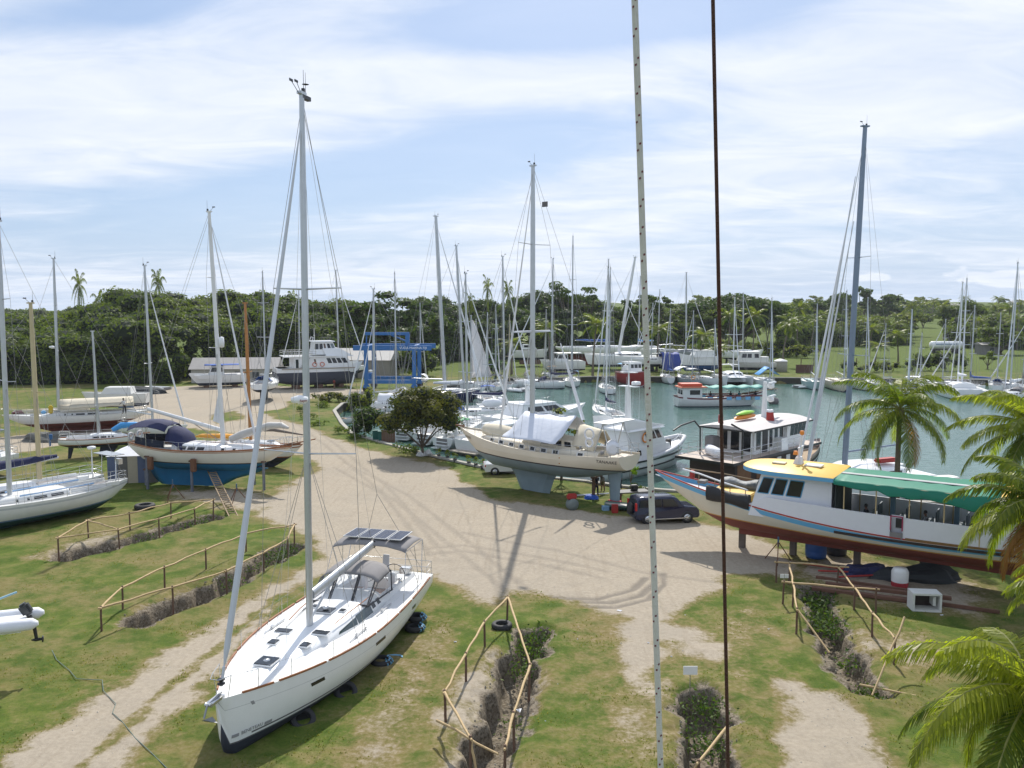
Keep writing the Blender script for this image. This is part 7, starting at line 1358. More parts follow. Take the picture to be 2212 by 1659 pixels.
sailboat('thin-masted yacht behind the left end of the blue tarpaulin boat', None, None, 4.0, 3.8, topz(626, 205), loc=(Vector((far(1422, 1422, 205)[0], 205, 0)), 3.0, 10), hard=True, wl=2.0, lod=2, mxf=0, spec=dict(mr=.11, rails=False))
sailboat('slim-masted sloop on the hard left of the blue tarpaulin boat', None, None, 3.0, 2.8, topz(655, 180), loc=(Vector((far(1413, 1413, 180)[0], 183, 0)), 3.1, 9), hard=True, wl=1.6, lod=2, mxf=0, spec=dict(mr=.10, rails=False))
def tarpboat(u0, u1, y, zt, m, label):
    x, L = far(u0, u1, y); t = thing('covered_boat', label, 'covered boat', (x, y, 0), 0); h = Hull(L, 4.2, .8, 1.4, (3.0, 3.0, 3.4), .1, .2, 1.2, .8); h.mesh('hull', [antiblk, antiblk, gel2, gel2], t, N=16); g = []
    for i in range(9): xx = -L / 2 + L * i / 8; g.append([(xx, 2.3 * a * (1 + .05 * math.sin(4 * i)), zt - .5 * abs(a) ** 2 - (zt - 1.0) * (abs(a) > .98) + .15 * math.sin(2.2 * i)) for a in (-1, -.97, -.5, 0, .5, .97, 1)])
    q = MB(); q.sheet(g, .03); q.build('tarpaulin', m, t)
tarpboat(1428, 1468, 182, 4.3, mat('royal_blue_tarp', (.03, .06, .28), .7, var=.2, bump=.4, bscale=1), 'boat wrapped in a deep blue tarpaulin on the hard')
def field_tank():
    t = thing('storage_tank', 'round pale storage tank with shallow lid beside the wheelhouse launch', 'tank', (far(1689, 1689, 183)[0], 183, 0)); m = MB(); m.lathe((0, 0, 0), [(1.35, 0), (1.42, .1), (1.42, 2.1), (1.3, 2.3)], 20); m.build('tank_wall', mat('dirty_cream', (.32, .31, .26), .7, var=.2), t); m = MB(); m.lathe((0, 0, 2.3), [(1.5, 0), (1.3, .2), (.3, .5), (.02, .52)], 20); m.build('lid', gel2, t)
field_tank()
t = thing('fence', 'brown reed fence panel on the grass behind the far wall', 'fence', (far(1741, 1741, 178)[0], 178, 0), 0)
for i in range(2): m = MB(); m.box((-.95 + 1.9 * i, 0, .95), (1.86, .08, 1.8)); m.build('panel', mat('reed_brown', (.11, .06, .045), .85, var=.4, vscale=12), t)
for i in range(9):
    t = thing('fence_post', 'weathered fence post standing in the green field', 'post', (far(1640 + 31 * i, 0 + 1640 + 31 * i, 200)[0], 200 + (i % 3), 0), 0, 'posts across the green field'); m = MB(); m.tube((0, 0, 0), (.03 * (i % 2), 0, 1.9), .12, .10, 6); m.build('post', postm, t); 
def tanker():
    x, L = far(2011, 2081, 255); t = thing('tank_trailer', 'long white cylindrical tank trailer with blue stripe parked beyond the right palms', 'tank trailer', (x, 255, float(hgt(x, 255)))); m = MB(); m.lathe((0, 0, 2.6), [(.2, -L / 2), (.9, -L / 2 + .1), (1.15, -L / 2 + .5), (1.15, L / 2 - .5), (.9, L / 2 - .1), (.2, L / 2)], 20, axis='X'); m.build('tank', gel, t); m = MB(); m.box((0, -1.16, 2.9), (L * .75, .06, .22)); m.build('blue_stripe', bluep, t); m = MB(); m.box((0, 0, 1.2), (L * .9, 1.6, .4)); m.build('chassis', black, t)
    for x_ in (-L * .35, -L * .27, L * .25, L * .33):
        m = MB(); m.lathe((x_, -1.2, .55), [(.1, 0), (.5, .03), (.52, .3), (.5, 2.3), (.1, 2.35)], 14, axis='Y'); m.build('wheel', rubber, t)
tanker()
for u, v, y, w_, lab in ((1813, 673, 620, 8, 'small white house on the hill behind the thick grey mast'), (1939, 668, 680, 9, 'low pale house on the ridge left of the tallest far palm'), (2060, 662, 700, 12, 'long pale house on the ridge line at the right'), (2190, 660, 720, 9, 'pale house on the ridge at the right edge'), (1478, 672, 640, 7, 'white house on the ridge behind the big umbrella trees')):
    x, _ = far(u, u, y); building(lab, (x, y, float(hgt(x, y)) + .3), .1, w_, 6, 3.2, 1.6, mat('white_wall', (.6, .58, .54), .8), mat('pale_roof', (.42, .40, .37)), [(-1.5, 1.7, 1, 1), (1.5, 1.7, 1, 1)], name='house')
x, _ = far(2134, 2134, 250); building('grey shed beside the white tank trailer', (x, 250, float(hgt(x, 250))), 0, 5, 4, 3.0, .7, mat('grey_shed', (.2, .19, .19), .8), greyroof, [(.5, 1.0, 1.2, 2.0)])
# ---------------- foliage ----------------
def leaf_arrays(P, Nn, size, asp=.55, rs=None):
    rs = rs or rng; n = len(P); a = rs.normal(size=(n, 3)); t = np.cross(Nn, a); t /= np.linalg.norm(t, axis=1)[:, None] + 1e-9; b = np.cross(Nn, t); s = size * rs.uniform(.6, 1.3, n) if np.isscalar(size) else size
    t = t * s[:, None]; b = b * (s * asp)[:, None]; V = np.stack([P - t, P - b * .9 + t * .1, P + t, P + b * .9 + t * .1], 1).reshape(-1, 3); return V
def clump_pts(c, r, n, rs, up=.35, shell=.55):
    d = rs.normal(size=(n, 3)); d /= np.linalg.norm(d, axis=1)[:, None]; d[:, 2] = np.where(rs.random(n) < up, np.abs(d[:, 2]), d[:, 2]); k = rs.uniform(shell, 1.08, n) ** .6
    N_ = d + rs.normal(size=(n, 3)) * .55; N_[:, 2] += .35; N_ /= np.linalg.norm(N_, axis=1)[:, None]; return np.asarray(c) + d * np.asarray(r) * k[:, None], N_
def np_mesh(name, V, nper, m, parent=None, vary=None, extra=None):
    n = len(V) // nper; me = bpy.data.meshes.new(name); me.vertices.add(len(V)); me.vertices.foreach_set('co', V.astype(np.float32).ravel()); me.loops.add(n * nper); me.loops.foreach_set('vertex_index', np.arange(n * nper)); me.polygons.add(n); me.polygons.foreach_set('loop_start', np.arange(n) * nper); me.update(calc_edges=True)
    if vary is not None: a = me.attributes.new('vary', 'FLOAT', 'POINT'); a.data.foreach_set('value', np.repeat(vary, nper).astype(np.float32))
    me.materials.append(m); o = bpy.data.objects.new(name, me); COL.objects.link(o)
    if parent: o.parent = parent
    return o
def foliage(name, clumps, per, size, m, parent=None, seed=1, asp=.55, up=.4, shell=.55, vshift=None):
    rs = np.random.default_rng(seed); Vs = []; va = []
    for i, (c, r) in enumerate(clumps):
        n = max(8, int(per * (r[0] * r[1]) ** .5 * max(r[2], .5) ** .4)) if per > 0 else -per; P, N_ = clump_pts(c, r, n, rs, up, shell); Vs.append(leaf_arrays(P, N_, size, asp, rs)); va.append(np.clip(rs.uniform(0, .8) * .6 + rs.uniform(0, .5, n) + (vshift(c) if vshift else 0), 0, 1))
    return np_mesh(name, np.concatenate(Vs), 4, m, parent, np.concatenate(va))
def cores(name, clumps, m, parent=None, k=.72):  # dark lumps added inside foliage to block light between the leaves
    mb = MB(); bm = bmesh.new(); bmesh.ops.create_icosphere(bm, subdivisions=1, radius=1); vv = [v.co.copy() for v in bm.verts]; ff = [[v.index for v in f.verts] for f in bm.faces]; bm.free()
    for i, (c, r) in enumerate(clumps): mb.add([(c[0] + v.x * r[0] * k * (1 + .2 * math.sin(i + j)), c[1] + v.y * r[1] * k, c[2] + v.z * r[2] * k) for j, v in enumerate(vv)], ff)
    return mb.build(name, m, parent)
lf_wood = leafmat('wood_leaves', (.030, .060, .012), (.13, .165, .028), .36); lf_dark = leafmat('dark_tree_leaves', (.020, .045, .012), (.085, .125, .022), .30); lf_yel = leafmat('yellowish_bush_leaves', (.05, .09, .012), (.20, .21, .03), .35); lf_tree = leafmat('bronze_tree_leaves', (.032, .055, .010), (.13, .12, .022), .34)
lf_core = mat('shade_core', (.012, .022, .008), .95, var=.3); lf_palm = leafmat('palm_leaves', (.07, .11, .014), (.32, .33, .04), .5, .35, (1.7, 1.9, .6)); lf_palmf = leafmat('far_palm_leaves', (.04, .075, .014), (.21, .23, .035), .4, .4); lf_dead = leafmat('dry_palm_leaves', (.22, .09, .02), (.36, .20, .05), .3)  # lf_core: near-black green, shade inside the foliage put into the colour
trunkm = mat('tree_bark', (.12, .095, .07), .9, var=.35, vscale=5, bump=.5); palmtr = mat('palm_trunk', (.16, .13, .10), .9, var=.3, vscale=4, bump=.5)
rl = random.Random(11)
def interp(tab, u):
    for (a, x), (b, y) in zip(tab[:-1], tab[1:]):
        if a <= u <= b: return x + (y - x) * (u - a) / (b - a)
    return tab[0][1] if u < tab[0][0] else tab[-1][1]
def woods(name, label, u0, u1, top, yf, depth, seed, dens=1.0, m=lf_wood, front=True, leaf=.38):
    r_ = random.Random(seed); cl = []; u = u0
    while u < u1:
        y0 = interp(yf, u); step = 2.1 / y0 * 1780
        for row in range(int(depth / 3.2)):
            y = y0 + 2 + row * 3.2 + r_.uniform(-1.2, 1.2); uu = u + r_.uniform(-.6, .6) * step * 1.4; zt = topz(interp(top, uu), y0 + depth * .6); ramp = min(1, .62 + .38 * (row * 3.2) / (depth * .55)); z = zt * ramp + r_.uniform(-1.6, .4) + 1.0 * math.sin(uu * .045 + y * .25) + .8 * math.sin(uu * .021 + 2); p = Dp(uu, 700, y); R_ = r_.uniform(1.1, 4.0); cl.append(((p.x, y, z - 1.0), (R_, R_ * r_.uniform(.7, 1.2), R_ * r_.uniform(.4, .75))))
        if front:
            for k in range(6): y = y0 + 1 + r_.uniform(-1.4, 1.0) + k * .25; z = interp(top, u) and topz(interp(top, u), y0 + depth * .6) * .62 * (k + .4) / 6; p = Dp(u + r_.uniform(-1, 1) * step, 700, y); R_ = r_.uniform(1.5, 2.6); cl.append(((p.x, y, max(.8, z)), (R_, R_, R_ * .8)))
        u += step
    o = foliage(name, cl, 52 * dens, leaf, m, None, seed, vshift=lambda c: .24 * math.sin(c[0] * .12 + c[1] * .07) * math.sin(c[0] * .05 + 1) + .05); tag(o, label, 'wood', kind='stuff'); c_ = cores('wood_shade', cl, lf_core, o, .8); return o
woods('wood', 'dense dark green wood along the left background behind the boat yard', -130, 760, [(-130, 705), (0, 700), (60, 694), (140, 676), (230, 655), (330, 640), (480, 640), (560, 647), (620, 646), (700, 652), (760, 650)], [(-130, 150), (380, 155), (420, 168), (600, 172), (760, 178)], 40, 21)
woods('wood', 'dark evergreen wood rising behind the middle of the marina', 900, 1365, [(900, 650), (960, 655), (1010, 652), (1100, 655), (1160, 650), (1200, 645), (1270, 648), (1300, 655), (1365, 668)], [(900, 200), (1000, 222), (1365, 232)], 34, 22, m=lf_dark, leaf=.45)
woods('wood', 'belt of low trees and scrub between the middle wood and the umbrella tree', 1365, 1500, [(1365, 668), (1420, 672), (1500, 680)], [(1365, 236), (1500, 250)], 26, 23, m=lf_wood, leaf=.45)
woods('wood', 'low distant tree belt beyond the left end of the wood', -150, 300, [(-150, 672), (0, 668), (80, 674), (180, 664), (300, 660)], [(-150, 420), (300, 430)], 26, 24, dens=.35, leaf=.9, front=False)
woods('wood', 'scrubby tree belt on the slope left of the pale clearing', 1690, 1950, [(1690, 682), (1780, 694), (1860, 686), (1950, 700)], [(1690, 285), (1950, 300)], 34, 25, dens=.45, leaf=.8)
woods('wood', 'scrubby tree belt on the slope above the tank trailer', 2065, 2260, [(2065, 700), (2130, 690), (2260, 684)], [(2065, 285), (2260, 270)], 30, 26, dens=.45, leaf=.8)
woods('wood', 'distant tree belt along the ridge at the right', 1440, 2300, [(1440, 668), (1600, 664), (1760, 668), (1900, 664), (2050, 667), (2300, 662)], [(1440, 540), (2300, 560)], 30, 27, dens=.3, leaf=1.1, front=False)
def tree(label, p, h, r, clumps, leaf=.3, m=lf_dark, seed=1, trunk_r=.3, per=60, limbs=7, base=.35, name='tree', group=None, flat=.5, core=True, crown0=None):
    t = thing(name, label, 'tree', p, 0, group); q = random.Random(seed); cl = []; zc = crown0 or h * base
    for i in range(clumps):
        a = q.uniform(0, 2 * math.pi); d = r * math.sqrt(q.random()) * .85; f = q.random(); zz = zc + (h - zc) * (.30 + .62 * f) * (1 - .35 * (d / r) ** 2); R_ = r * q.uniform(.18, .34); cl.append(((d * math.cos(a), d * math.sin(a), zz), (R_, R_, R_ * flat)))
    foliage('crown', cl, per, leaf, m, t, seed)
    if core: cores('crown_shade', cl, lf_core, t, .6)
    tb = MB(); fork = zc * .55; tb.path([(0, 0, -.1), (.05, 0, fork * .5), (0, .05, fork)], [trunk_r * 1.3, trunk_r, trunk_r * .85], 8)
    for i in range(min(limbs, len(cl))): c = Vector(cl[i * max(1, len(cl) // limbs)][0]); tb.path([(0, 0, fork - .1), Vector((0, 0, fork)).lerp(c, .5) + Vector((0, 0, .1 * h * (q.random() - .3))), c], [trunk_r * .6, trunk_r * .35, trunk_r * .12], 6)
    tb.build('trunk', trunkm, t); return t
def at(u, y): p = Dp(u, 700, y); return (p.x, y, float(hgt(p.x, y)))
tree('broad spreading tree with layered crown behind the blue lift', at(825, 192), 18.8, 10.8, 46, .55, lf_dark, 31, .7, 36, flat=.42, base=.12)
tree('second broad dark tree right of the one behind the blue lift', at(895, 198), 15.6, 8, 30, .55, lf_dark, 32, .6, 36, flat=.45, base=.12)
tree('tall open tree standing above the middle wood', at(1232, 240), 22.5, 7.5, 13, .5, lf_dark, 33, .5, 40, flat=.5, base=.62, core=False); tree('small open tree at the right end of the middle wood top', at(1272, 244), 18.5, 3.4, 6, .5, lf_dark, 34, .35, 40, base=.7, core=False)
tree('tall bushy tree behind the spotted rope', at(1385, 240), 20.5, 6, 20, .5, lf_dark, 35, .5, 40, base=.35); tree('narrow tall dark tree right of the spotted rope', at(1441, 246), 19.0, 4.4, 16, .5, lf_dark, 36, .4, 40, base=.25)
tree('huge umbrella-shaped tree right of the brown wire', at(1590, 262), 18.6, 16.5, 70, .6, lf_dark, 37, .9, 34, flat=.36, base=.30, limbs=12); tree('lower umbrella tree to the left of the huge one', at(1520, 255), 15.2, 8, 30, .6, lf_wood, 38, .5, 34, flat=.4, base=.2)
tree('dark rounded tree on the slope behind the thick stays at right', at(1803, 420), 18 - 0, 10, 24, .9, lf_dark, 39, .6, 26, base=.15); tree('dark oval tree left of the thick blue-grey mast', at(1862, 430), 21, 8.5, 22, .9, lf_dark, 40, .6, 26, base=.1); tree('broad dark tree right of the thick blue-grey mast', at(1908, 440), 20, 10, 24, .9, lf_dark, 41, .6, 26, base=.1)
tree('umbrella tree on the slope between the huge tree and the dark rounded one', at(1742, 400), 15.5, 11, 26, .9, lf_dark, 42, .6, 26, flat=.35, base=.3)
tree('dark bushy tree group on the right slope above the tank trailer', at(2085, 330), 16, 11, 26, .8, lf_wood, 43, .6, 26, base=.1); tree('green tree standing on the field at the far right', at(2165, 250), 9.5, 7, 22, .6, lf_wood, 44, .4, 30, base=.15)
tree('small round tree on the grass at the far right bank', at(2138, 190), 5.0, 2.2, 10, .35, lf_wood, 45, .15, 60, base=.3)
HS = 'scattered trees and scrub on the far right slope'
protos = [tree('rounded scrub tree on the far right slope', at(2250, 420 + 60 * i), 9 + 2 * i, 6 + i, 14, .9, (lf_wood, lf_dark, lf_yel)[i], 50 + i, .4, 22, base=.08, group=HS, limbs=3) for i in range(3)]
q = random.Random(5); n = 0
for i in range(90):
    u = q.uniform(1400, 2240); y = q.choice((300, 340, 380, 430, 500, 580, 660, 740)) * q.uniform(.95, 1.06)
    if 1700 < u < 2080 and y < 330: continue
    pr = protos[q.choice((0, 0, 1, 2))]; dup(pr, at(u, y), q.uniform(0, 6), scale=q.uniform(.5, .95) * (1 if y < 500 else 1.25)); n += 1
# low bushes
def bush(label, p, r, h, m=lf_yel, seed=1, leaf=.14, n=10, per=120, group=None, name='bush', core=True):
    t = thing(name, label, 'bush', p, 0, group); q = random.Random(seed); cl = [((q.uniform(-1, 1) * r[0] * .8, q.uniform(-1, 1) * r[1] * .8, h * q.uniform(.25, .75)), (min(r) * q.uniform(.35, .6) + .1, min(r) * q.uniform(.35, .6) + .1, h * q.uniform(.22, .4))) for i in range(n)]
    foliage('leaves', cl, per, leaf, m, t, seed)
    if core: cores('bush_shade', cl, lf_core, t, .6)  # added dark lumps that shade the inside of the bush
    return t
P_ = lambda u, v: tuple(G(u, v))
bush('low spreading hedge of sea grape beside the dirt road below the ferry', P_(715, 868), (5.5, 1.6), 1.5, lf_tree, 61, .22, 16, 60); bush('bright yellow-green bush left of the blue lift', P_(778, 888), (1.9, 1.3), 3.0, lf_yel, 62, .2, 12, 90); bush('dark green bush between the lift and the bronze tree', P_(815, 942), (3.2, 1.6), 3.2, lf_dark, 63, .2, 18, 80)
bush('round dark bush in front of the pale shed behind the lift', at(880, 172), (7, 3), 6.5, lf_wood, 64, .4, 26, 30); bush('bright green reeds in front of the middle wood', at(1052, 176), (4.5, 1.6), 4.6, leafmat('reed_leaves', (.03, .09, .02), (.08, .16, .03), .3), 65, .35, 14, 50)
for i, (u, v, s_) in enumerate(((668, 905, .8), (690, 920, .7), (742, 936, .8), (770, 948, .7), (880, 978, .9), (700, 880, .9), (655, 888, .7), (1385, 1060, .5))): bush('small shrub on the verge along the quay', P_(u, v), (s_ * 1.4, s_), s_, lf_wood, 70 + i, .14, 7, 90, group='shrubs along the quay verge', core=False)
bush('bushes in front of the green field behind the right-hand row of yachts', at(2030, 186), (8, 2), 4.4, lf_wood, 66, .4, 24, 30); bush('yellowish scrub on the far wall behind the near palm', at(1900, 182), (9, 2), 2.6, lf_yel, 67, .3, 20, 30)
for i in range(7): bush('low green scrub at the foot of the umbrella trees', at(1470 + 45 * i, 232 + 4 * (i % 3)), (6, 2.5), 3.6 + (i % 3), (lf_yel, lf_wood)[i % 2], 80 + i, .45, 16, 26, group='scrub behind the green field')
# the bronze tree by the quay, and the crown behind the tarpaulin
tree('round bronze-green tree on the quay casting shade over two sacks', P_(912, 984), 6.6, 3.9, 62, .17, lf_tree, 91, .15, 170, limbs=9, flat=.75, crown0=1.55)
tree('yellow-green tree crown showing behind the white tarpaulin tent', (4.0, 66.4, 0), 6.0, 1.9, 14, .17, lf_yel, 92, .1, 150, flat=.6, crown0=3.0)
tree('young broad-leaved plant at the water edge right of the cream yacht rudder', P_(1362, 1052), 2.1, .8, 9, .16, leafmat('bright_leaf', (.08, .16, .01), (.24, .34, .03), .45), 93, .04, 90, flat=.5, core=False, crown0=.8)
# ---------------- palms ----------------
def frond(L, e0, az, droop, nl, ll, w_, rs, twist=0.0):
    """rachis points and leaflet quads of one palm frond"""
    pts = []; e = e0; p = np.zeros(3); hd = np.array([math.cos(az), math.sin(az), 0]); n = 14
    for i in range(n + 1): pts.append(p.copy()); e = e0 - droop * ((i + 1) / n) ** 1.35; p = p + (hd * math.cos(e) + np.array([0, 0, math.sin(e)])) * L / n
    pts = np.array(pts); side = np.array([-math.sin(az), math.cos(az), 0]); V = []
    for sd in (1, -1):
        for k in range(nl):
            t = .10 + .90 * (k + rs.random() * .5) / nl; x = min(t, .999) * n; i = int(x); c = pts[i] * (1 - x + i) + pts[min(n, i + 1)] * (x - i); d = pts[min(n, i + 1)] - pts[i]; d /= np.linalg.norm(d)
            l_ = ll * (.35 + .65 * math.sin(math.pi * min(1, t * .9 + .12)) ** .7) * rs.uniform(.85, 1.1); f = .35 + .55 * t; o = side * sd * (1 - f * .4) + d * f + np.array([0, 0, -.10 - .35 * rs.random()]); o /= np.linalg.norm(o); m_ = c + o * l_ * .5; o2 = o * .75 + np.array([0, 0, -.55 - .35 * rs.random()]); o2 /= np.linalg.norm(o2); e_ = m_ + o2 * l_ * .5
            ww = d * w_; V += [c - ww * .4, c + ww * .4, m_ + ww * .5, m_ - ww * .5, m_ - ww * .5, m_ + ww * .5, e_ + ww * .12, e_ - ww * .12]
    return pts, np.array(V)
def palm(label, p, h, L=3.6, n=20, nl=44, ll=.75, w_=.045, lean=(0, 0), seed=1, m=lf_palm, dead=(), group=None, sep=True, lo=-.9, hi=1.25, az0=0.0, tr=.16, droop=(1.3, 2.0)):
    t = thing('palm_tree', label, 'palm tree', p, 0, group); rs = np.random.default_rng(seed); top = Vector((lean[0], lean[1], h)); tb = MB(); tb.path([(0, 0, -.2), (lean[0] * .15, lean[1] * .15, h * .35), (lean[0] * .5, lean[1] * .5, h * .7), top], [tr * 1.5, tr, tr * .85, tr * .8], 8); tb.build('trunk', palmtr, t); allV = []; vr = []
    rb = MB()
    for i in range(n):
        f = i / (n - 1); e0 = hi + (lo - hi) * f ** 1.1 + rs.uniform(-.1, .1); az = az0 + i * 2.399 + rs.uniform(-.25, .25); Lf = L * (.75 + .3 * math.sin(math.pi * (.2 + .6 * f))) * rs.uniform(.9, 1.08); pts, V = frond(Lf, e0, az, rs.uniform(*droop) * (1 - .35 * f), nl, ll, w_, rs); V = V + np.array(top); vv = np.clip(rs.uniform(.2, .75) - .3 * f + rs.uniform(-.25, .35, len(V) // 4), 0, 1); md = lf_dead if i in dead else m
        r = MB(); r.path([Vector(q_) + top for q_ in pts[::2]], [tr * .22 * (1 - .8 * j / 7) for j in range(8)], 4, up=(0, 0, 1))
        if sep: o = np_mesh('frond', V, 4, md, t, vv); r.build('rib', mat('palm_rib', (.20, .20, .05), .6), o)
        else: allV.append(V); vr.append(vv); rb.v or None; b = len(rb.v); rb.v += r.v; rb.f += [tuple(b + k for k in f_) for f_ in r.f]; rb.m += r.m; rb.s += r.s
    if not sep: o = np_mesh('crown', np.concatenate(allV), 4, m, t, np.concatenate(vr)); rb.build('ribs', mat('palm_rib', (.20, .20, .05)), o)
    else:
        for k in range(4): c = MB(); a = k * 1.6; c.lathe(top + Vector((.2 * math.cos(a), .2 * math.sin(a), -.25)), [(.02, -.13), (.11, -.05), (.12, .05), (.02, .14)], 8); c.build('coconut', mat('green_coconut', (.16, .14, .04), .5), t)
    return t
palm('coconut palm standing alone behind the green awning of the tour boat', (25.0, 53.0, 0), 7.5, 4.5, 23, 70, 1.05, .06, seed=3, lo=-.75, hi=1.5, az0=.4, dead=(21,), tr=.19, lean=(0, 0), droop=(1.5, 2.2))
palm('palm crown at the right edge level with the white catamarans', (30.0, 47.0, 0), 7.2, 4.5, 28, 76, 1.15, .07, seed=4, dead=(20,), tr=.19, lo=-.8, az0=1.0)
palm('palm with some rust-coloured fronds at the right edge beside the tour boat stern', (21.9, 33.3, 0), 5.9, 3.9, 28, 76, 1.0, .07, seed=5, dead=(19, 24), tr=.19, lo=-.9, az0=2.2, droop=(1.4, 2.0))
palm('palm nearest the camera in the lower right corner', (13.4, 20.4, 0), 4.1, 3.7, 26, 84, .95, .055, seed=6, tr=.2, lo=-.6, hi=1.2, az0=.9, droop=(1.5, 2.1))
palm('small palm at the right edge above the corner palm', (19.4, 26.5, 0), 4.6, 3.1, 26, 76, .95, .055, seed=8, tr=.18, lo=-.7, az0=.2, dead=(18,))
fp = [palm('slender palm far behind', at(2300, 300), 9.5, 3.6, 16, 16, .9, .16, seed=10 + i, m=lf_palmf, sep=False, lean=((-.8, .5, 1.4)[i], 0), lo=(-.9, -.5, -1.1)[i], tr=.15) for i in range(3)]
SG = 'coconut palms on the far slope'
for o in fp: o['group'] = SG; o['label'] = 'dark coconut palm on the slope beyond the right-hand field'
single = [(172, 196, 607, 0, 'tall palm rising above the left wood, the leftmost one'), (348, 196, 603, 1, 'tall palm above the left wood right of the grey mast'), (212, 190, 640, 2, 'low palm crown just showing above the left wood'), (641, 200, 640, 2, 'palm crown just above the wood behind the near mast'), (1050, 236, 615, 0, 'slim tall palm on the skyline between two masts in the centre'), (1099, 238, 622, 1, 'slim palm on the skyline right of its taller twin'), (1012, 230, 643, 2, 'low palm crown on the skyline left of the two slim palms'),
          (1190, 178, 697, 1, 'yellowish palm on the quay in front of the middle wood'), (1281, 172, 688, 0, 'palm in front of the long white hull on the hard'), (1105, 176, 727, 2, 'short palm left of the power catamaran on the hard'), (1420, 184, 700, 1, 'palm behind the red fishing boat'), (1513, 178, 712, 0, 'palm on the wall behind the awning yacht'), (1541, 181, 740, 2, 'drooping palm beside the broad white launch'),
          (1575, 225, 672, 1, 'palm left of the wheelhouse launch mast under the umbrella tree'), (1628, 228, 672, 0, 'leaning palm under the right half of the umbrella tree'), (1692, 198, 688, 2, 'big dark palm at the edge of the green field'), (1722, 260, 657, 1, 'palm behind the big dark palm of the green field'), (1880, 240, 700, 1, 'palm in the field left of the near palm crown'), (1944, 205, 712, 2, 'dark palm on the field just above the near palm'), (1893, 200, 735, 0, 'short wide palm left of the dark palm on the field'),
          (1968, 300, 655, 1, 'yellowish palm on the slope right of the thick mast'), (2040, 330, 655, 0, 'palm with dense crown above the tank trailer'), (1935, 520, 640, 1, 'small palm silhouette on the ridge at right'), (2012, 540, 645, 2, 'small palm silhouette on the ridge left of the tank trailer'), (2180, 300, 660, 1, 'palm with dense crown near the far right mast')]
for u, y, vt, k, lab in single:
    p = at(u, y); hh = topz(vt, y) - p[2]; o = dup(fp[k], p, rl.uniform(0, 6), lab); s_ = (hh - 1.2) / 9.5; o.scale = (.55, .55, s_) if y < 245 and vt < 645 else (1.3, 1.3, s_)
    if y > 400: o.scale = (1.5, 1.5, s_)
q = random.Random(8)
for i in range(95):
    u = q.uniform(1480, 2225); y = q.choice((270, 300, 350, 400, 470, 560)) * q.uniform(.95, 1.05)
    if 1960 < u < 2110 and y < 300: continue
    p = at(u, y); o = dup(fp[q.randrange(3)], p, q.uniform(0, 6)); s_ = q.uniform(.7, 1.1); o.scale = (s_ * 1.25, s_ * 1.25, s_)
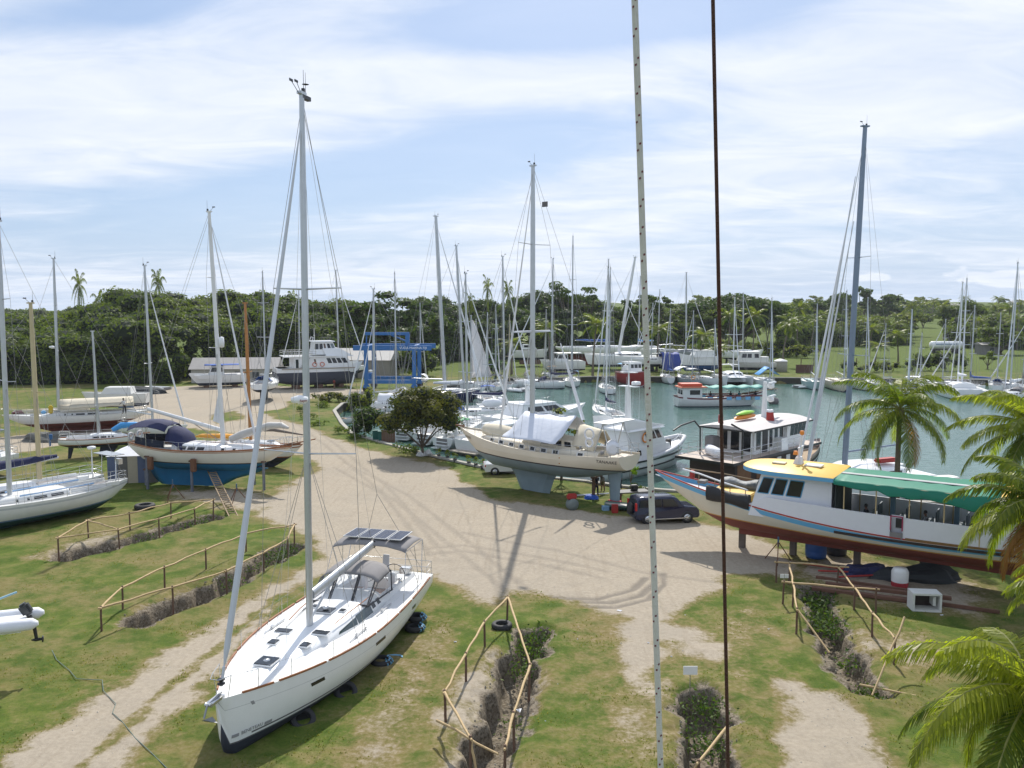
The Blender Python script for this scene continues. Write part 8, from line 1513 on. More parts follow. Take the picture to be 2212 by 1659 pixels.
# ---------------- grass, weeds, stones ----------------
def scatter():
    rs = np.random.default_rng(3); ok = (GY > 17.5) & (GY < 62) & (np.abs(GX) < GY * .72 + 5); idx = np.where(ok & (GS < .5) & (GD < .55))[0]
    w_ = 1.0; k = rs.choice(idx, 60000); n = len(k); P = np.stack([GX[k] + rs.uniform(-.06, .06, n), GY[k] + rs.uniform(-.06, .06, n), GZ[k]], 1); patch = vnoise(P[:, 0], P[:, 1], 1.6, 40); keep = rs.random(n) < np.clip(patch * 3.2 - 1.75, .0, 1); P = P[keep]; n = len(P); hgt_ = rs.uniform(.02, .06, n) * (1 + .5 * (vnoise(P[:, 0], P[:, 1], 2.2, 41) > .6)); a = rs.uniform(0, 6.28, n); dx = np.cos(a) * .035; dy = np.sin(a) * .035; l = rs.normal(0, .03, (n, 2))
    V = np.stack([P + np.stack([-dx, -dy, -.01 + 0 * dx], 1), P + np.stack([dx, dy, -.01 + 0 * dx], 1), P + np.stack([l[:, 0], l[:, 1], hgt_], 1)], 1).reshape(-1, 3)
    tag(np_mesh('grass', V, 3, leafmat('grass_blades', (.13, .16, .03), (.25, .24, .07), .5, .9, (1.3, 1.3, .7)), None, rs.random(n)), 'short worn grass growing over the yard', 'grass', kind='stuff')
    Vs = []; va = []
    for (px, rad, num, sz) in (((1160, 1372), 1.1, 900, .09), ((1150, 1400), .8, 600, .09), ((1128, 1440), .45, 350, .08), ((1110, 1560), .5, 260, .06), ((600, 1195), .7, 700, .08), ((560, 1215), .6, 300, .08), ((625, 1180), .6, 400, .09), ((500, 1250), .8, 300, .08), ((1530, 1520), .8, 900, .09), ((1500, 1580), .7, 500, .08), ((1550, 1600), .6, 500, .08), ((1765, 1290), 1.2, 1300, .11), ((1785, 1340), 1.0, 1000, .11), ((1770, 1315), .9, 600, .11), ((1875, 1490), .5, 450, .10), ((1825, 1420), .5, 300, .09), ((425, 1125), 1.0, 600, .10), ((320, 1158), .9, 300, .09), ((985, 1000), 1.0, 100, .1)):
        c = G(*px); d = rs.normal(size=(num, 3)) * np.array([rad * .5, rad * .5, .22]); d[:, 2] -= .1; num = int(num * .38); d = d[:num] * np.array([1.25, 1.25, .8]); d[:, 2] -= .12; P = np.array(c) + d; N_ = rs.normal(size=(num, 3)); N_[:, 2] = np.abs(N_[:, 2]) + .3; N_ /= np.linalg.norm(N_, axis=1)[:, None]; Vs.append(leaf_arrays(P, N_, sz, .5, rs)); va.append(rs.random(num) * .8)
    tag(np_mesh('weeds', np.concatenate(Vs), 4, leafmat('weed_leaves', (.025, .06, .012), (.12, .17, .03), .3), None, np.concatenate(va)), 'leafy weeds growing in and around the keel trenches', 'weeds', kind='stuff')
    idx = np.where(ok & ((GD > .5) | (GS > .35)) & (GY < 50))[0]; k = rs.choice(idx, 500); mb = MB()
    for i in k:
        s_ = rs.uniform(.012, .035) * (1.8 if GS[i] > .35 else 1); x, y, z = GX[i] + rs.uniform(-.1, .1), GY[i] + rs.uniform(-.1, .1), GZ[i]; mb.add([(x - s_, y - s_ * .6, z), (x + s_, y - s_, z), (x + s_ * .6, y + s_, z), (x - s_ * .7, y + s_ * .8, z), (x + s_ * .1, y, z + s_)], [(0, 1, 4), (1, 2, 4), (2, 3, 4), (3, 0, 4)])
    tag(mb.build('gravel', mat('stone_chips', (.46, .42, .35), .9, var=.3, vscale=1)), 'loose stones and coral chips lying on the bare ground', 'gravel', kind='stuff')
scatter()
def rubble():
    rs = random.Random(4); mb = MB()
    for pw, wd, dep in TRENCHW[:5]:
        for (ax, ay), (bx, by) in zip(pw[:-1], pw[1:]):
            n = int(math.hypot(bx - ax, by - ay) * 6)
            for i in range(n):
                t = rs.random(); side = rs.choice((-1, 1)); o = rs.choice((rs.uniform(0, wd * .45), rs.uniform(wd * .5, wd * .75))); L_ = math.hypot(bx - ax, by - ay) + 1e-6; x = ax + (bx - ax) * t - (by - ay) / L_ * o * side; y = ay + (by - ay) * t + (bx - ax) / L_ * o * side; z = -dep * (.78 if o < wd * .45 else 0) + .02; s_ = rs.uniform(.04, .12) * (1 if o < wd * .45 else .55); v = [(x + s_ * math.cos(k * 1.26 + i) * rs.uniform(.6, 1), y + s_ * math.sin(k * 1.26 + i) * rs.uniform(.6, 1), z - .04) for k in range(5)]; u_ = [(x + (p[0] - x) * .6, y + (p[1] - y) * .6, z + s_ * rs.uniform(.4, .8)) for p in v]; mb.add(v + u_, [(k, (k + 1) % 5, 5 + (k + 1) % 5, 5 + k) for k in range(5)] + [(5, 6, 7, 8, 9)])
    tag(mb.build('rubble', mat('broken_coral_rock', (.24, .21, .165), .95, var=.45, vscale=3)), 'broken rock and clods lying in and beside the keel trenches', 'rubble', kind='stuff')
rubble()
# ---------------- pole railings round the keel pits ----------------
def pole(mb, a, b, r0, r1, k=1.0):
    a, b = Vector(a), Vector(b); d = b - a; n = max(3, int(d.length / .7)); pts = [a + d * (i / n) + Vector((rl.uniform(-.03, .03), rl.uniform(-.03, .03), rl.uniform(-.04, .04))) * (0 if i in (0, n) else k) for i in range(n + 1)]; mb.path(pts, [r0 + (r1 - r0) * i / n for i in range(n + 1)], 7)
def railing(label, runs, zt=1.12, extra=(), skip=()):
    o = G(*runs[0][0], zt); t = thing('pole_railing', label, 'railing', (o.x, o.y, 0)); off = Vector((o.x, o.y, 0)); seen = []
    for run in runs:
        P = [G(u, v, zt) for u, v in run]
        for a, b in zip(P[:-1], P[1:]): mb = MB(); d = (b - a).normalized(); pole(mb, a - off - d * .12, b - off + d * .15, .052, .038); mb.build('rail', bark, t)
        for p in P:
            if any((p - s_).length < .5 for s_ in seen): continue
            seen.append(p); mb = MB(); pole(mb, Vector((p.x + rl.uniform(-.05, .05), p.y + rl.uniform(-.05, .05), -.25)) - off, Vector((p.x, p.y, zt + .08)) - off, .05, .042, .4); mb.build('post', postm, t)
    for a, b in extra: mb = MB(); pole(mb, Vector(a) - off, Vector(b) - off, .045, .035); mb.build('rail', bark, t)
    return t
railing('rough pole railing round the far-left keel pit below the blue-bottomed ketch', [[(125, 1162), (189, 1124), (279, 1109), (369, 1086), (461, 1079)], [(189, 1124), (255, 1144)], [(125, 1162), (255, 1144), (343, 1121), (420, 1099), (461, 1079)]])
railing('long pole railing round the keel pit left of the white sloop', [[(218, 1313), (264, 1269), (355, 1225), (444, 1188), (531, 1153), (636, 1133)], [(218, 1313), (372, 1269), (488, 1233), (569, 1194), (621, 1163), (636, 1133)]])
railing('crooked pole railing round the weedy pit at the bottom centre', [[(1097, 1290), (1046, 1344), (1006, 1413), (960, 1494), (1016, 1594)], [(1097, 1290), (1145, 1437), (1109, 1541), (1091, 1614)]], extra=[(G(943, 1556, .7), G(1076, 1629, .6)), (G(1016, 1594, 1.1), G(1028, 1662, .2))])
railing('tall pole railing with crossbars round the pit below the tour boat', [[(1706, 1219), (1714, 1264), (1722, 1316)], [(1811, 1226), (1847, 1270), (1885, 1325), (1933, 1381)], [(1678, 1214), (1827, 1225)], [(1694, 1257), (1893, 1273)]], extra=[(G(1954, 1333, 2.0), G(1884, 1502, 0)), (G(1857, 1479, .15), G(1978, 1503, .06)), (G(1722, 1316, 1.1), G(1792, 1410, .1))])
railing('single sunlit pole rail over the pit at the bottom right of centre', [[(1570, 1571), (1509, 1646)]], zt=.95, extra=[(G(1509, 1646, .9), G(1500, 1672, .2))])
def sign(label, u, v, h, w_, hh, body, rz=0.0, split=False):
    p = G(u, v); t = thing('plot_sign', label, 'sign', p, rz); m = MB(); m.tube((0, 0, -.1), (0, 0, h), .022, .022, 6); m.build('stake', steel, t)
    for sx in ((-.27, .27) if split else (0,)): m = MB(); m.box((sx * w_, -.03, h - hh / 2 + .03), (w_ * (.46 if split else 1), .025, hh), bev=.004); m.build('board', mat('white_sign_board', (.75, .75, .73), .5), t)
sign('small blank-backed white sign on a stake above the bottom right pit', 1490, 1494, .95, .52, .32, ''); sign('small white double sign on a stake left of the tour boat pit railing', 1693, 1277, .85, .42, .2, '', split=True)
# ---------------- rope and wire beside the camera ----------------
def hanging(name, label, cat, top, bot, d0, d1, r, m, ext=.08, flecks=None):
    a = Vector(ray(*top)).normalized() * d0 + Vector((0, 0, H)); b = Vector(ray(*bot)).normalized() * d1 + Vector((0, 0, H)); d = b - a; a2, b2 = a - d * ext, b + d * .9; t = thing(name, label, cat, b2); off = Vector(b2)
    mb = MB(); n = 24; mb.path([a2.lerp(b2, i / n) - off for i in range(n + 1)], r, 12); mb.build('core', m, t)
    if flecks:
        fb = MB(); L_ = (b2 - a2).length; dd = (b2 - a2).normalized(); sx = dd.cross(Vector((0, 1, 0))).normalized(); sy = dd.cross(sx)
        k = 0; s_ = 0
        while s_ < L_:
            for j, (ph, ds) in enumerate(((2.0, 0), (1.25, .011))):
                for rep in range(2):
                    q = ph + rep * 2.9 + .25 * math.sin(k * 1.7); c = a2 + dd * (s_ + ds + rep * .018) - off; o = sx * math.cos(q) - sy * math.sin(q); tg = dd.cross(o); fb.add([c + o * (r + .0004) - tg * .0017 - dd * .0022, c + o * (r + .0004) + tg * .0017 - dd * .0012, c + o * (r + .0004) + tg * .0017 + dd * .0022, c + o * (r + .0004) - tg * .0017 + dd * .0012], [(0, 1, 2, 3)])
            s_ += .047; k += 1
        fb.build('coloured_fleck', flecks, t)['kind'] = 'stuff'
    return t
ropem = mat('white_braid_rope', (.72, .70, .64), .8, var=.12, vscale=60, bump=.5, bscale=500)
hanging('rope', 'thick white braided rope with dark red flecks hanging close to the camera', 'rope', (1371, 0), (1427, 1659), 1.55, 1.75, .0056, ropem, flecks=mat('rope_fleck', (.14, .02, .03), .8))
hanging('stay_wire', 'rusty brown rigging wire running straight down close to the camera', 'wire', (1540, 0), (1573, 1659), 1.6, 1.8, .0034, mat('rusty_wire', (.10, .045, .03), .6, .3, var=.4, vscale=80, bump=.6, bscale=300))
# ---------------- cars ----------------
def wheel(root, c, r, sd, rimm=steel):
    t_ = MB(); t_.lathe(c, [(r * .62, -.1), (r * .94, -.1), (r, -.06), (r, .06), (r * .94, .1), (r * .62, .1)], 20, axis='Y'); o = t_.build('wheel', rubber, root); m = MB(); y = c[1] + sd * .085; m.lathe((c[0], y, c[2]), [(.03, -.02), (r * .62, -.02), (r * .62, .015), (r * .5, .02), (r * .1, .0), (.02, .01)], 18, axis='Y'); m.build('rim', rimm, o)
    h_ = MB()
    for k in range(5): a = 2 * math.pi * k / 5; h_.box((c[0] + r * .36 * math.cos(a), y + sd * .022, c[2] + r * .36 * math.sin(a)), (r * .17, .01, r * .17))
    h_.build('rim_opening', black, o)
def car(label, p, rz, L, W_, prof, glassp, m, wr, wx, name='parked_car', spare=False, rails_=False, tail=()):
    t = thing(name, label, 'car', p, rz); mb = MB(); hw = W_ / 2
    def ringz(k):   # k lateral fraction
        return [(x, k, z) for x, z in prof]
    secs = [(-hw, .90), (-hw * .97, .985), (-hw * .6, 1.0), (0, 1.005), (hw * .6, 1.0), (hw * .97, .985), (hw, .90)]; rings = []
    belt = glassp['belt']
    for y, f in secs:
        rings.append([(x * (.985 if abs(y) == hw else 1), (y if z <= belt + .02 else y * (1 - .15 * (z - belt) / .6)), (z - .25) * (f if z > belt else 1) * 1.0 + .25) for x, z in prof])
    mb.loft(rings, smooth=True); mb.build('body', m, t)
    for sd in (1, -1):
        for q in glassp['side']:
            P4 = [Vector((x, sd * (hw * (1 - .15 * (z - belt) / .6) * .998 + .004), z)) for x, z in q]; w_ = MB(); P4 = P4 if sd < 0 else P4[::-1]; w_.panel(*P4, t=.012); w_.build('side_window', glass, t)
        for x in wx: a = MB(); a.lathe((x, sd * (hw - .10), wr), [(.05, -.11), (wr * 1.16, -.11), (wr * 1.16, .105), (.05, .105)], 20, axis='Y'); a.build('wheel_arch', black, t); wheel(t, (x, sd * (hw - .06), wr), wr, sd)
        hd = MB(); hd.box((0, sd * (hw + .0), belt - .18), (.16, .03, .04)); hd.build('door_handle', m, t)
        for zz in tail: l = MB(); l.box((-L / 2 + zz[0], sd * (hw - .10), zz[1]), (.10, .22, zz[2]), bev=.02); l.build('tail_light', mat('tail_light_red', (.45, .02, .02), .25), t)
    for q in glassp['ends']: w_ = MB(); (x0, z0), (x1, z1) = q; s_ = -1 if x0 < 0 else 1; P4 = [Vector((x0, -hw * .84, z0)), Vector((x0, hw * .84, z0)), Vector((x1, hw * .72, z1)), Vector((x1, -hw * .72, z1))]; w_.panel(*(P4 if s_ > 0 else P4[::-1]), t=.015); w_.build('screen', glass, t)
    bp = MB()
    for s_ in (1, -1): bp.box((s_ * (L / 2 - .03), 0, .48), (.16, W_ * .92, .2), bev=.04)
    bp.build('bumper', mat('dark_bumper', (.03, .032, .04), .6), t)
    if spare: s_ = MB(); s_.lathe((-L / 2 - .12, -.05, .95), [(.1, -.11), (.34, -.11), (.37, -.05), (.37, .08), (.3, .11), (.05, .12)], 20, axis='X'); s_.build('spare_wheel', rubber, t)
    if rails_:
        for sd in (1, -1): s_ = MB(); s_.path([(-1.6, sd * .58, 1.70), (-1.5, sd * .58, 1.77), (.5, sd * .58, 1.77), (.6, sd * .58, 1.70)], .022, 6); s_.build('roof_rail', black, t); s_ = MB(); s_.box((0, sd * (hw + .04), .34), (2.2, .14, .05)); s_.build('side_step', steel, t)
    return t
cx = G(1394, 1133); cy = G(1490, 1128); mid = (cx + cy) / 2; rz = rotz_from(cx, cy); mid += Vector((-math.sin(rz), math.cos(rz), 0)) * .85
suv = mat('dark_blue_car_paint', (.007, .013, .045), .25, .2, coat=.5, var=.05)
car('dark blue off-roader parked under the tour boat bow, spare wheel on its back', mid, rz, 4.4, 1.75, [(-2.15, .32), (-2.2, .6), (-2.17, 1.05), (-2.02, 1.66), (-1.7, 1.74), (.35, 1.72), (.65, 1.64), (1.15, 1.10), (2.0, .98), (2.18, .78), (2.2, .4), (2.1, .3)],
    dict(belt=1.04, side=[[(-1.98, 1.1), (-1.32, 1.1), (-1.34, 1.56), (-1.86, 1.56)], [(-1.22, 1.1), (-.42, 1.1), (-.44, 1.58), (-1.22, 1.58)], [(-.34, 1.1), (.72, 1.1), (.38, 1.56), (-.34, 1.58)]], ends=[((-2.18, 1.08), (-2.05, 1.55)), ((1.12, 1.13), (.70, 1.58))]), suv, .35, (-1.35, 1.33), spare=True, rails_=True, tail=[(.05, 1.15, .5)])
p = G(1067, 1026); rz2 = .12
car('white saloon car parked under the bow of the cream steel yacht', (p.x + 1.25, p.y + .85, 0), rz2, 4.3, 1.7, [(-2.1, .3), (-2.15, .55), (-2.08, .92), (-1.45, .98), (-.85, 1.38), (.2, 1.40), (.95, .98), (1.9, .84), (2.13, .62), (2.1, .3)], dict(belt=.94, side=[[(-1.25, .99), (-.3, .99), (-.3, 1.33), (-.82, 1.33)], [(-.22, .99), (.8, .99), (.2, 1.33), (-.22, 1.34)]], ends=[((-1.42, 1.0), (-.9, 1.36)), ((.92, 1.0), (.27, 1.37))]), mat('white_car_paint', (.7, .71, .72), .3, coat=.6, var=.04), .31, (-1.28, 1.32), tail=[(.08, .8, .18)])
# ---------------- people ----------------
def skin_mesh(name, verts, edges, radii, m, parent, sub=2):
    me = bpy.data.meshes.new(name); me.from_pydata([tuple(v) for v in verts], edges, []); o = bpy.data.objects.new('tmp_skin', me); COL.objects.link(o); md = o.modifiers.new('s', 'SKIN'); md.use_smooth_shade = True
    for i, r in enumerate(radii): sv = me.skin_vertices[0].data[i]; sv.radius = (r if isinstance(r, tuple) else (r, r)); sv.use_root = (i == 0)
    o.modifiers.new('u', 'SUBSURF').levels = sub; dg = bpy.context.evaluated_depsgraph_get(); m2 = bpy.data.meshes.new_from_object(o.evaluated_get(dg)); bpy.data.objects.remove(o); m2.name = name; m2.materials.clear(); m2.materials.append(m); q = bpy.data.objects.new(name, m2); COL.objects.link(q); q.parent = parent; return q
skinm = mat('brown_skin', (.13, .065, .04), .55, var=.1); hairm = mat('black_hair', (.01, .009, .008), .7)
def person(label, p, rz, shirt, pants, pose='stand', hat=None, group=None, arm=(0, 0), lean=0.0, seed=0):
    """1.74 m adult facing +x; arm = how far each arm is raised forward (radians)"""
    t = thing('person', label, 'person', p, rz, group); S = pose in ('sit',); hz = .52 if S else .92; kn = []; V = [(0, 0, hz)]; E = []; Rr = [(.13, .11)]
    def add(v, r, par): V.append(v); Rr.append(r); E.append((par, len(V) - 1)); return len(V) - 1
    lx = math.sin(lean); lz = math.cos(lean); up = lambda h_: (lx * h_, 0, hz + lz * h_)
    w_ = add(up(.18), (.12, .10), 0); c = add(up(.38), (.155, .105), w_); s_ = add(up(.52), (.12, .085), c); nk = add(up(.60), .052, s_); hd0 = add((up(.66)[0] + .01, 0, up(.66)[2]), (.07, .075), nk); hd = add((up(.74)[0] + .015, 0, up(.74)[2]), (.076, .092), hd0); ht = add((up(.83)[0], 0, up(.83)[2]), (.055, .065), hd)
    nose = add((up(.72)[0] + .105, 0, up(.72)[2]), .012, hd); arms = []; legs = []; hands = []
    for i, sd in enumerate((1, -1)):
        a = arm[i]; sh = add((up(.50)[0], sd * .19, up(.50)[2]), .058, s_); d = Vector((math.sin(a), sd * .12, -math.cos(a))).normalized(); el = Vector(V[sh]) + d * .29; e = add(tuple(el), .042, sh); d2 = Vector((math.sin(a + .45), -sd * .05, -math.cos(a + .45))).normalized(); wr = el + d2 * .25; w2 = add(tuple(wr), .027, e); pm = wr + d2 * .07; h_ = add(tuple(pm), (.040, .020), w2); arms.append((sh, e, w2))
        fx = d2.cross(Vector((0, 1, 0))).normalized()
        for j in range(4): add(tuple(pm + d2 * (.085 - .012 * abs(j - 1.3)) + Vector((0, (j - 1.5) * .021, 0)) - fx * .02), .009, h_)
        add(tuple(wr + d2 * .055 + Vector((0, -sd * .055, 0))), .010, h_)
    for i, sd in enumerate((1, -1)):
        hp = add((0, sd * .10, hz - .06), .085, 0)
        if S: k_ = add((.42, sd * .13, hz), .06, hp); an = add((.42, sd * .13, hz - .42), .04, k_); ft = add((.58, sd * .14, hz - .46), (.04, .03), an)
        else: st = (.10 if sd > 0 else -.06); k_ = add((st * .6 + .02, sd * .11, .49), .058, hp); an = add((st, sd * .12, .09), .038, k_); ft = add((st + .17, sd * .14, .035), (.042, .028), an)
        legs.append((hp, k_, an))
    skin_mesh('body', V, E, Rr, skinm, t)
    sv = [V[0], V[w_], V[c], V[s_]]; sr = [(.145, .125), (.14, .12), (.175, .125), (.13, .10)]; se = [(0, 1), (1, 2), (2, 3)]
    for sh, e, w2 in arms: sv.append(V[sh]); sr.append(.072); se.append((3, len(sv) - 1)); b = len(sv) - 1; sv.append(tuple(Vector(V[sh]).lerp(Vector(V[e]), .8))); sr.append(.062); se.append((b, len(sv) - 1))
    skin_mesh('shirt', sv, se, sr, shirt, t, 1); pv = [(0, 0, hz + .04), (0, 0, hz)]; pr = [(.14, .12), (.145, .12)]; pe = [(0, 1)]
    for hp, k_, an in legs:
        pv.append(V[hp]); pr.append(.098); pe.append((1, len(pv) - 1)); pv.append(V[k_]); pr.append(.074); pe.append((len(pv) - 2, len(pv) - 1)); pv.append(tuple(Vector(V[k_]).lerp(Vector(V[an]), .9))); pr.append(.058); pe.append((len(pv) - 2, len(pv) - 1))
    skin_mesh('trousers', pv, pe, pr, pants, t, 1); hc = Vector(V[hd]); m = MB(); m.lathe(hc + Vector((-.012, 0, -.02)), [(.088, 0), (.094, .05), (.085, .10), (.055, .135), (.01, .15)], 12); m.build('hair', hairm, t)
    if hat: m = MB(); m.lathe(hc + Vector((0, 0, .03)), [(.15, 0), (.098, .01), (.10, .06), (.07, .11), (.01, .125)], 14); m.build('hat', hat, t)
    return t
dk = mat('navy_overalls', (.012, .014, .025), .85); br = mat('khaki_trousers', (.22, .13, .08), .85); gy = mat('grey_shirt', (.18, .18, .18), .85); wh = mat('white_shirt', (.62, .62, .62), .8); tl = mat('teal_shirt', (.03, .14, .18), .85); rd = mat('maroon_shirt', (.22, .04, .03), .85)
person('man in dark overalls standing beside the cream yacht rudder, facing the hull', P_(1288, 1074), 2.0, dk, dk, arm=(.9, .5)); person('person in khaki trousers and dark top bending behind the man in overalls', P_(1303, 1064), 2.6, gy, br, lean=.45, arm=(1.0, .8)); person('person in teal shirt reaching up to the hull right of the rudder', P_(1340, 1060), 2.9, tl, dk, arm=(2.3, .6))
person('man in white shirt and dark trousers walking before the ferry hull', P_(704, 838), 2.8, wh, dk, arm=(.2, -.2)); person('person in maroon shirt standing between two others by the ferry', P_(722, 840), 1.2, rd, br); person('man in pale blue shirt standing below the ferry bow', P_(735, 836), 3.4, mat('pale_blue_shirt', (.25, .35, .5), .8), dk, arm=(.4, .1))
pp = Dp(268, 883, 92.5); person('person in white shirt standing on deck beside the beige boom tent', (pp.x, 92.6, 2.15), 2.6, wh, dk, arm=(.7, .5), lean=.2)
Rm = Matrix.Rotation(TRZ, 3, 'Z')
for x, y, lab in ((-2.3, 1.0, 'dark-clothed person sitting at the front bench under the green awning'), (-5.1, .9, 'person in grey shirt seated halfway along under the green awning'), (-7.2, .8, 'person seated at the rear under the green awning')): q_ = TC + Rm @ Vector((x, y, 2.42)); person(lab, q_, TRZ + .2, dk if x > -4 else gy, dk, 'sit', arm=(.6, .5))
TP = TOURIST.matrix_basis.translation; trz = TOURIST.rotation_euler.z
for i, x in enumerate((-1.9, -.2, 1.3, 2.7, 4.2, 5.3)): q_ = Vector(TOURIST.location) + Matrix.Rotation(trz, 3, 'Z') @ Vector((x, -.85, 1.0)); person('dark silhouetted passenger seated under the aqua awning of the tourist boat, %s' % ('nearest the wheelhouse', 'second from the wheelhouse', 'third from the wheelhouse', 'fourth from the wheelhouse', 'fifth from the wheelhouse', 'nearest the bow')[i], q_, trz - 1.2, (dk, gy, dk, tl, rd, dk)[i], dk, 'sit', group='passengers on the tourist boat')
# ---------------- odds and ends ----------------
for u, v, k in ((910, 984, 0), (925, 983, 1)): heap('sack', ('white plastic sack lying against the bronze tree trunk, the left one', 'white plastic sack slumped right of the bronze tree trunk')[k], 'sack', G(u, v), (.42, .3), mat('white_sack', (.6, .6, .6), .7), 7 + k, .38 + .12 * k, group='sacks at the foot of the bronze tree')
for i, (u, v) in enumerate(((948, 988), (967, 992), (983, 998), (1013, 1004), (1028, 1008), (1042, 1013))):
    t = thing('potted_plant', 'seedling in a black nursery pot on the quay verge, %s from the bronze tree' % ('first', 'second', 'third', 'fourth', 'fifth', 'sixth')[i], 'potted plant', G(u, v), i, 'potted seedlings in a row on the quay verge'); m = MB(); m.lathe((0, 0, 0), [(.14, 0), (.19, .3), (.17, .3), (.15, .26)], 12); m.build('pot', black, t); foliage('leaves', [((.0, 0, .55), (.28, .28, .3)), ((.1, .1, .75), (.15, .15, .15))], -60, .10, lf_yel, t, i, .35)
for i, (u, v, lab) in enumerate(((812, 952, 'left teal wheeled bin beside the wooden screen'), (824, 954, 'right teal wheeled bin beside the wooden screen'))): t = thing('bin', lab, 'bin', G(u, v), .2, 'teal bins behind the verge'); m = MB(); m.frus(-.3, .3, .28, -.34, .34, .34, 0, 1.05); m.build('tub', mat('teal_plastic', (.01, .10, .09), .5), t); m = MB(); m.box((0, 0, 1.1), (.72, .72, .08), bev=.02); m.build('lid', mat('teal_plastic', (.01, .10, .09)), t)
t = thing('timber_screen', 'brown timber screen fence beside the teal bins', 'fence', G(839, 956), -.3)
for i in range(6): m = MB(); m.box((-.65 + .26 * i, 0, .65), (.23, .05, 1.3)); m.build('board', postm, t)
def crate(label, p, rz, d, m, name='box', cat='box', open_=False):
    t = thing(name, label, cat, p, rz)
    if not open_: a = MB(); a.box((0, 0, d[2] / 2), d, bev=.03); a.build('body', m, t); a = MB(); a.box((0, 0, d[2] + .02), (d[0] * 1.04, d[1] * 1.04, .04), bev=.01); a.build('lid', m, t)
    else:
        a = MB(); T = .09; a.box((0, d[1] / 2 - T / 2, d[2] / 2), (d[0], T, d[2])); a.box((-d[0] / 2 + T / 2, -T / 2, d[2] / 2), (T, d[1] - T, d[2])); a.box((d[0] / 2 - T / 2, -T / 2, d[2] / 2), (T, d[1] - T, d[2])); a.box((0, -T / 2, T / 2), (d[0] - 2 * T, d[1] - T, T)); a.box((0, -T / 2, d[2] - T / 2), (d[0] - 2 * T, d[1] - T, T)); a.build('shell', m, t); a = MB(); a.box((0, d[1] / 2 - T - .02, d[2] / 2), (d[0] - 2 * T - .01, .03, d[2] - 2 * T - .01)); a.build('dark_back', mat('dark_back', (.03, .02, .02), .7), t); a = MB(); a.box((d[0] * .28, -.02, d[2] * .55), (.12, d[1] * .6, d[2] * .5)); a.build('divider', gel2, t)  # open version has a thin dark panel against its back wall
    return t
crate('empty open-fronted white cabinet lying on the grass below the tour boat', G(1996, 1316), -.12, (1.28, .75, .86), gel2, 'cabinet', 'cabinet', True)
bz = G(1236, 1102); t = thing('hose_reel', 'red and grey hose reel standing under the cream steel yacht', 'hose reel', bz, .3); m = MB(); m.lathe((0, -.2, .42), [(.12, 0), (.42, .02), (.42, .06), (.2, .08), (.2, .32), (.42, .34), (.42, .38), (.12, .4)], 20, axis='Y'); m.build('drum', mat('grey_green_drum', (.16, .19, .18), .6), t); m = MB(); m.box((0, .1, .95), (.7, .35, .4), bev=.08); m.build('red_tank', redp, t)
heap('blue_sheet', 'crumpled bright blue sheet on the grass beside the man in overalls', 'sheet', G(1276, 1078), (.55, .4), mat('vivid_blue_sheet', (.02, .10, .50), .6, bump=.6), 9, .32); crate('small blue crate on the ground left of the rudder of the cream yacht', G(1308, 1103), .3, (.45, .35, .3), mat('pale_blue_crate', (.2, .35, .5), .6), 'crate', 'crate'); crate('red fuel can standing against the rudder of the cream steel yacht', G(1328, 1108), .1, (.42, .3, .55), redp, 'fuel_can', 'fuel can')
m = MB(); a = G(1245, 1070, .12); b = G(1315, 1066, .12); m.tube((0, 0, 0), b - a, .06, .06, 6); o = m.build('pipe', sailw); o.location = a; tag(o, 'long white pipe lying on the grass behind the hose reel', 'pipe')
t = thing('trailer', 'dark trailer frame behind the blue off-roader by the water', 'trailer', G(1365, 1083), .25)
for z, d in ((.75, (2.4, 1.0, .08)),): m = MB(); m.box((0, 0, z), d); m.build('bed', black, t)
for x in (-1, 1): m = MB(); m.box((x, 0, .36), (.08, .8, .7)); m.build('leg', rust, t)
m = MB(); m.box((.2, .1, 1.0), (.5, .4, .4), bev=.05); m.build('engine', black, t)
t = thing('rowing_boat', 'dull green small boat lying between the cream yacht rudder and the off-roader', 'small boat', G(1352, 1102), -.25); h = Hull(2.9, 1.1, 0.02, .2, (.5, .42, .6), .2, .15, .1, .7); h.mesh('hull', [antigrn, antigrn, mat('dull_green_paint', (.10, .16, .14), .6), mat('dull_green_paint', (.10, .16, .14))], t, N=14); h.deck([mat('pale_boards', (.4, .38, .34), .7)], t, drop=.1, N=10)
# scrap and timber under the tour boat
for i, (u, v, L_, rz_, z, lab) in enumerate(((1890, 1292, 5.8, -.42, .0, 'lowest long brown beam on the ground below the tour boat'), (1915, 1288, 5.6, -.40, .18, 'brown beam stacked on the lowest one'), (1880, 1268, 5.2, -.5, 0, 'thin plank lying behind the stacked beams'), (2040, 1310, 4.5, -.45, 0, 'beam running under the palm fronds at the right'))): q_ = G(u, v); t = thing('timber_beam', lab, 'beam', (q_.x, q_.y, z), rz_, 'timber under the tour boat'); m = MB(); m.box((0, 0, .1), (L_, .3 - .06 * i, .16), bev=.01); m.build('beam', mat('brown_beam', (.15, .075, .05), .85, var=.35, vscale=3), t)
heap('scrap_pile', 'dark blue tarpaulin heap among scrap under the tour boat', 'heap', G(1875, 1240), (1.2, .6), mat('dark_blue_heap', (.02, .025, .09), .7, bump=.8), 12, .5); heap('scrap_pile', 'dark rubbish heap under the tour boat behind the white drum', 'heap', G(1990, 1250), (2.2, .8), mat('dark_gear', (.03, .035, .04)), 13, .7)
t = thing('drum', 'white drum with a rusty red base standing among the timber', 'drum', G(1943, 1268), 0); m = MB(); m.lathe((0, 0, 0), [(.36, 0), (.4, .1), (.4, .3)], 16); m.build('rusty_base', mat('red_primer', (.38, .03, .04)), t); m = MB(); m.lathe((0, 0, .3), [(.4, 0), (.41, .5), (.32, .68), (.1, .7)], 16); m.build('shell', gel2, t)
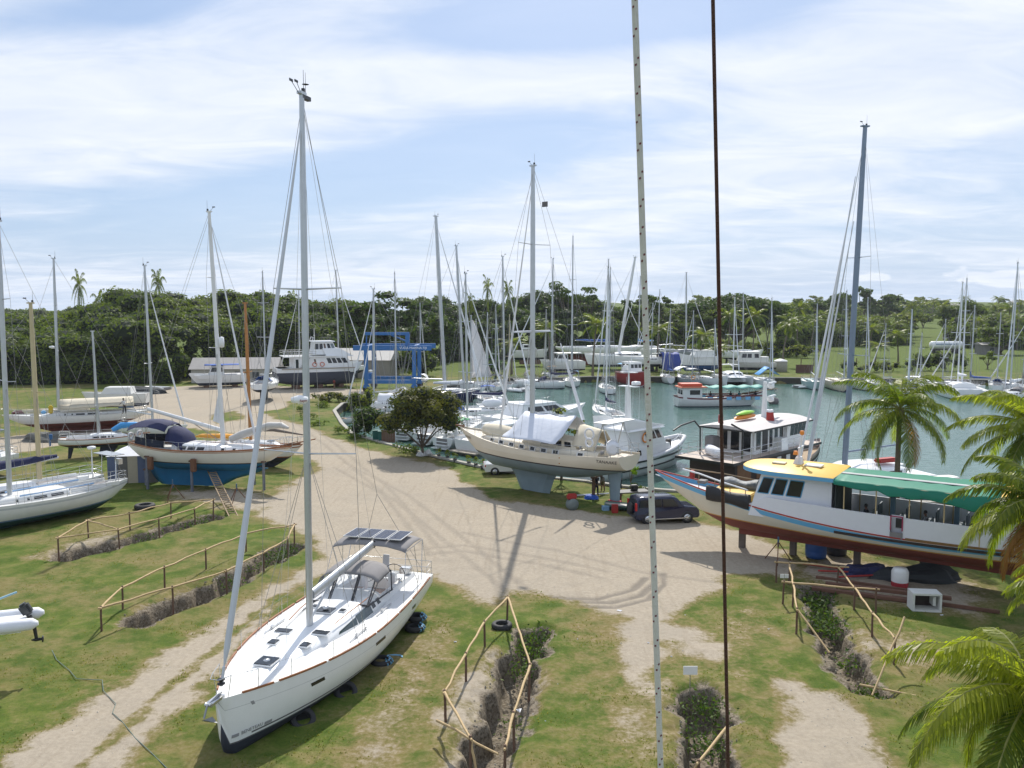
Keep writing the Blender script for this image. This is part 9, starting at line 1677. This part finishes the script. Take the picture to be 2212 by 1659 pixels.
for i, (u, v) in enumerate(((1775, 1228), (1810, 1240), (1850, 1250))): q_ = G(u, v); t = thing('red_pole', ('short red pole', 'long red pole', 'red pole end')[i] + ' lying in the shade of the tour boat, ' + ('left one', 'middle one', 'right one')[i], 'pole', q_, -.5 + .3 * i, 'red poles under the tour boat'); m = MB(); m.tube((-1, 0, .12), (1.2, 0, .16), .05, .05, 6); m.build('pole', redp, t)
# dinghy on davits at the left edge, with raised outboard
q_ = G(30, 1345, 2.2); t = thing('dinghy', 'white inflatable dinghy hanging at the lower left edge with tilted black outboard', 'dinghy', (q_.x - .5, q_.y, 2.0), .35); m = MB()
for sd in (1, -1): m = MB(); m.path([(-2.2, sd * .6, .25), (.6, sd * .62, .22), (1.15, sd * .6, .22), (1.35, sd * .6, .22)], [.22, .24, .22, .08], 12); m.build('tube', sailw, t)
m = MB(); m.frus(-2.2, .75, .5, -2.2, .85, .55, -.1, .3); m.build('hull_floor', gel, t); m = MB(); m.box((.85, 0, .62), (.36, .34, .50), ry=-.5, bev=.08); m.build('outboard_cowl', mat('dark_grey_cowl', (.04, .045, .05), .35), t); m = MB(); m.path([(.95, 0, .35), (1.1, 0, -.1), (1.15, 0, -.55)], [.09, .07, .06], 8); m.lathe((1.18, 0, -.62), [(.02, -.2), (.07, -.05), (.05, .15), (.13, .17), (.13, .2), (.02, .22)], 10, axis='X'); m.build('outboard_leg', black, t); m = MB(); m.tube((-1.6, -.6, .75), (.55, .2, 1.25), .04, .04, 6); m.build('oar', mat('pale_blue_oar', (.3, .5, .6), .5), t); m = MB()
for x in (-1.6,): m.tube((x, 0, .3), (x - .8, 0, 3.0), .04, .04, 5)
m.build('davit_fall', steel, t)
m = MB(); pts = [G(u, v, .03) for u, v in ((112, 1404), (122, 1425), (150, 1448), (165, 1466), (196, 1468), (221, 1469), (223, 1492), (250, 1520), (243, 1540), (265, 1560), (292, 1594), (326, 1625), (360, 1659), (380, 1690))]; m.path([p - pts[0] for p in pts], .014, 6); o = m.build('hose', mat('garden_hose', (.10, .15, .13), .6)); o.location = pts[0]; tag(o, 'thin green garden hose winding over the grass and dirt track at lower left', 'hose')
for i, (u, v, s_) in enumerate(((1233, 1362, .22), (983, 1388, .10), (1062, 1388, .12), (1130, 1535, .35), (1005, 1540, .16), (1337, 1320, .18), (1400, 1390, .08), (1248, 1382, .05), (1178, 1560, .05), (860, 1275, .06), (1480, 1330, .06), (1205, 1480, .05), (1450, 1420, .06), (2035, 1330, .14), (1660, 1360, .07))):
    m = MB(); k = rl.random() * 3; m.add([(s_ * math.cos(k + a) * rl.uniform(.5, 1), s_ * .6 * math.sin(k + a) * rl.uniform(.5, 1), .02 + .03 * (a % 2)) for a in range(6)] + [(0, 0, .06)], [(j, (j + 1) % 6, 6) for j in range(6)]); o = m.build('litter', sailw); o.location = G(u, v, -.75 if i == 3 else .0); tag(o, 'scrap of white litter lying on the yard ground', 'litter', 'scraps of white litter')
for i, (u, v, rz_, L_, lab) in enumerate(((765, 912, .6, 4.5, 'small open white boat at the curved left end of the quay'), (788, 928, 1.2, 4.2, 'grey-white skiff moored beside the curved quay, below the small open boat'), (812, 905, .2, 5.0, 'white tender between the curved quay and the bronze tree'), (842, 925, 2.2, 4.6, 'white skiff at the quay left of the stepped-stern sloop'), (795, 892, 2.8, 5.5, 'long white launch behind the skiffs at the left end of the basin'))):
    p = G(u, v, WATER); t, h = powerboat(lab, None, None, .1 - .35, -.25 - .25, loc=(Vector((p.x, p.y, 0)), rz_, L_), B=1.7, tm=gel2, stripe=gel2, bot=antiblk, cat='small boat', name='skiff', bdepth=.2, deckm=mat('pale_boards', (.4, .38, .34))); m = MB(); m.box((0, 0, .62), (.3, 1.3, .06)); m.box((-L_ * .3, 0, .62), (.3, 1.3, .06)); m.build('thwart', wood, t); m = MB(); m.box((-L_ / 2 - .1, 0, .9), (.3, .26, .4), bev=.05); m.box((-L_ / 2 - .1, 0, .4), (.1, .1, .7)); m.build('outboard_motor', black, t)
# ---------------- thin sea haze ----------------
def haze():
    m = bpy.data.materials.new('haze_air'); m.use_nodes = True; nt = m.node_tree; nt.nodes.clear(); o = nt.nodes.new('ShaderNodeOutputMaterial'); v = nt.nodes.new('ShaderNodeVolumePrincipled'); v.inputs['Density'].default_value = 0.00010; v.inputs['Color'].default_value = (.86, .92, 1, 1); v.inputs['Anisotropy'].default_value = .3; nt.links.new(v.outputs[0], o.inputs['Volume'])
    mb = MB(); mb.box((0, 3090, 16), (130000, 7200, 76)); b = mb.build('haze', m); b['kind'] = 'stuff'; tag(b, 'thin bright sea haze lying over the far trees', 'haze')
haze()
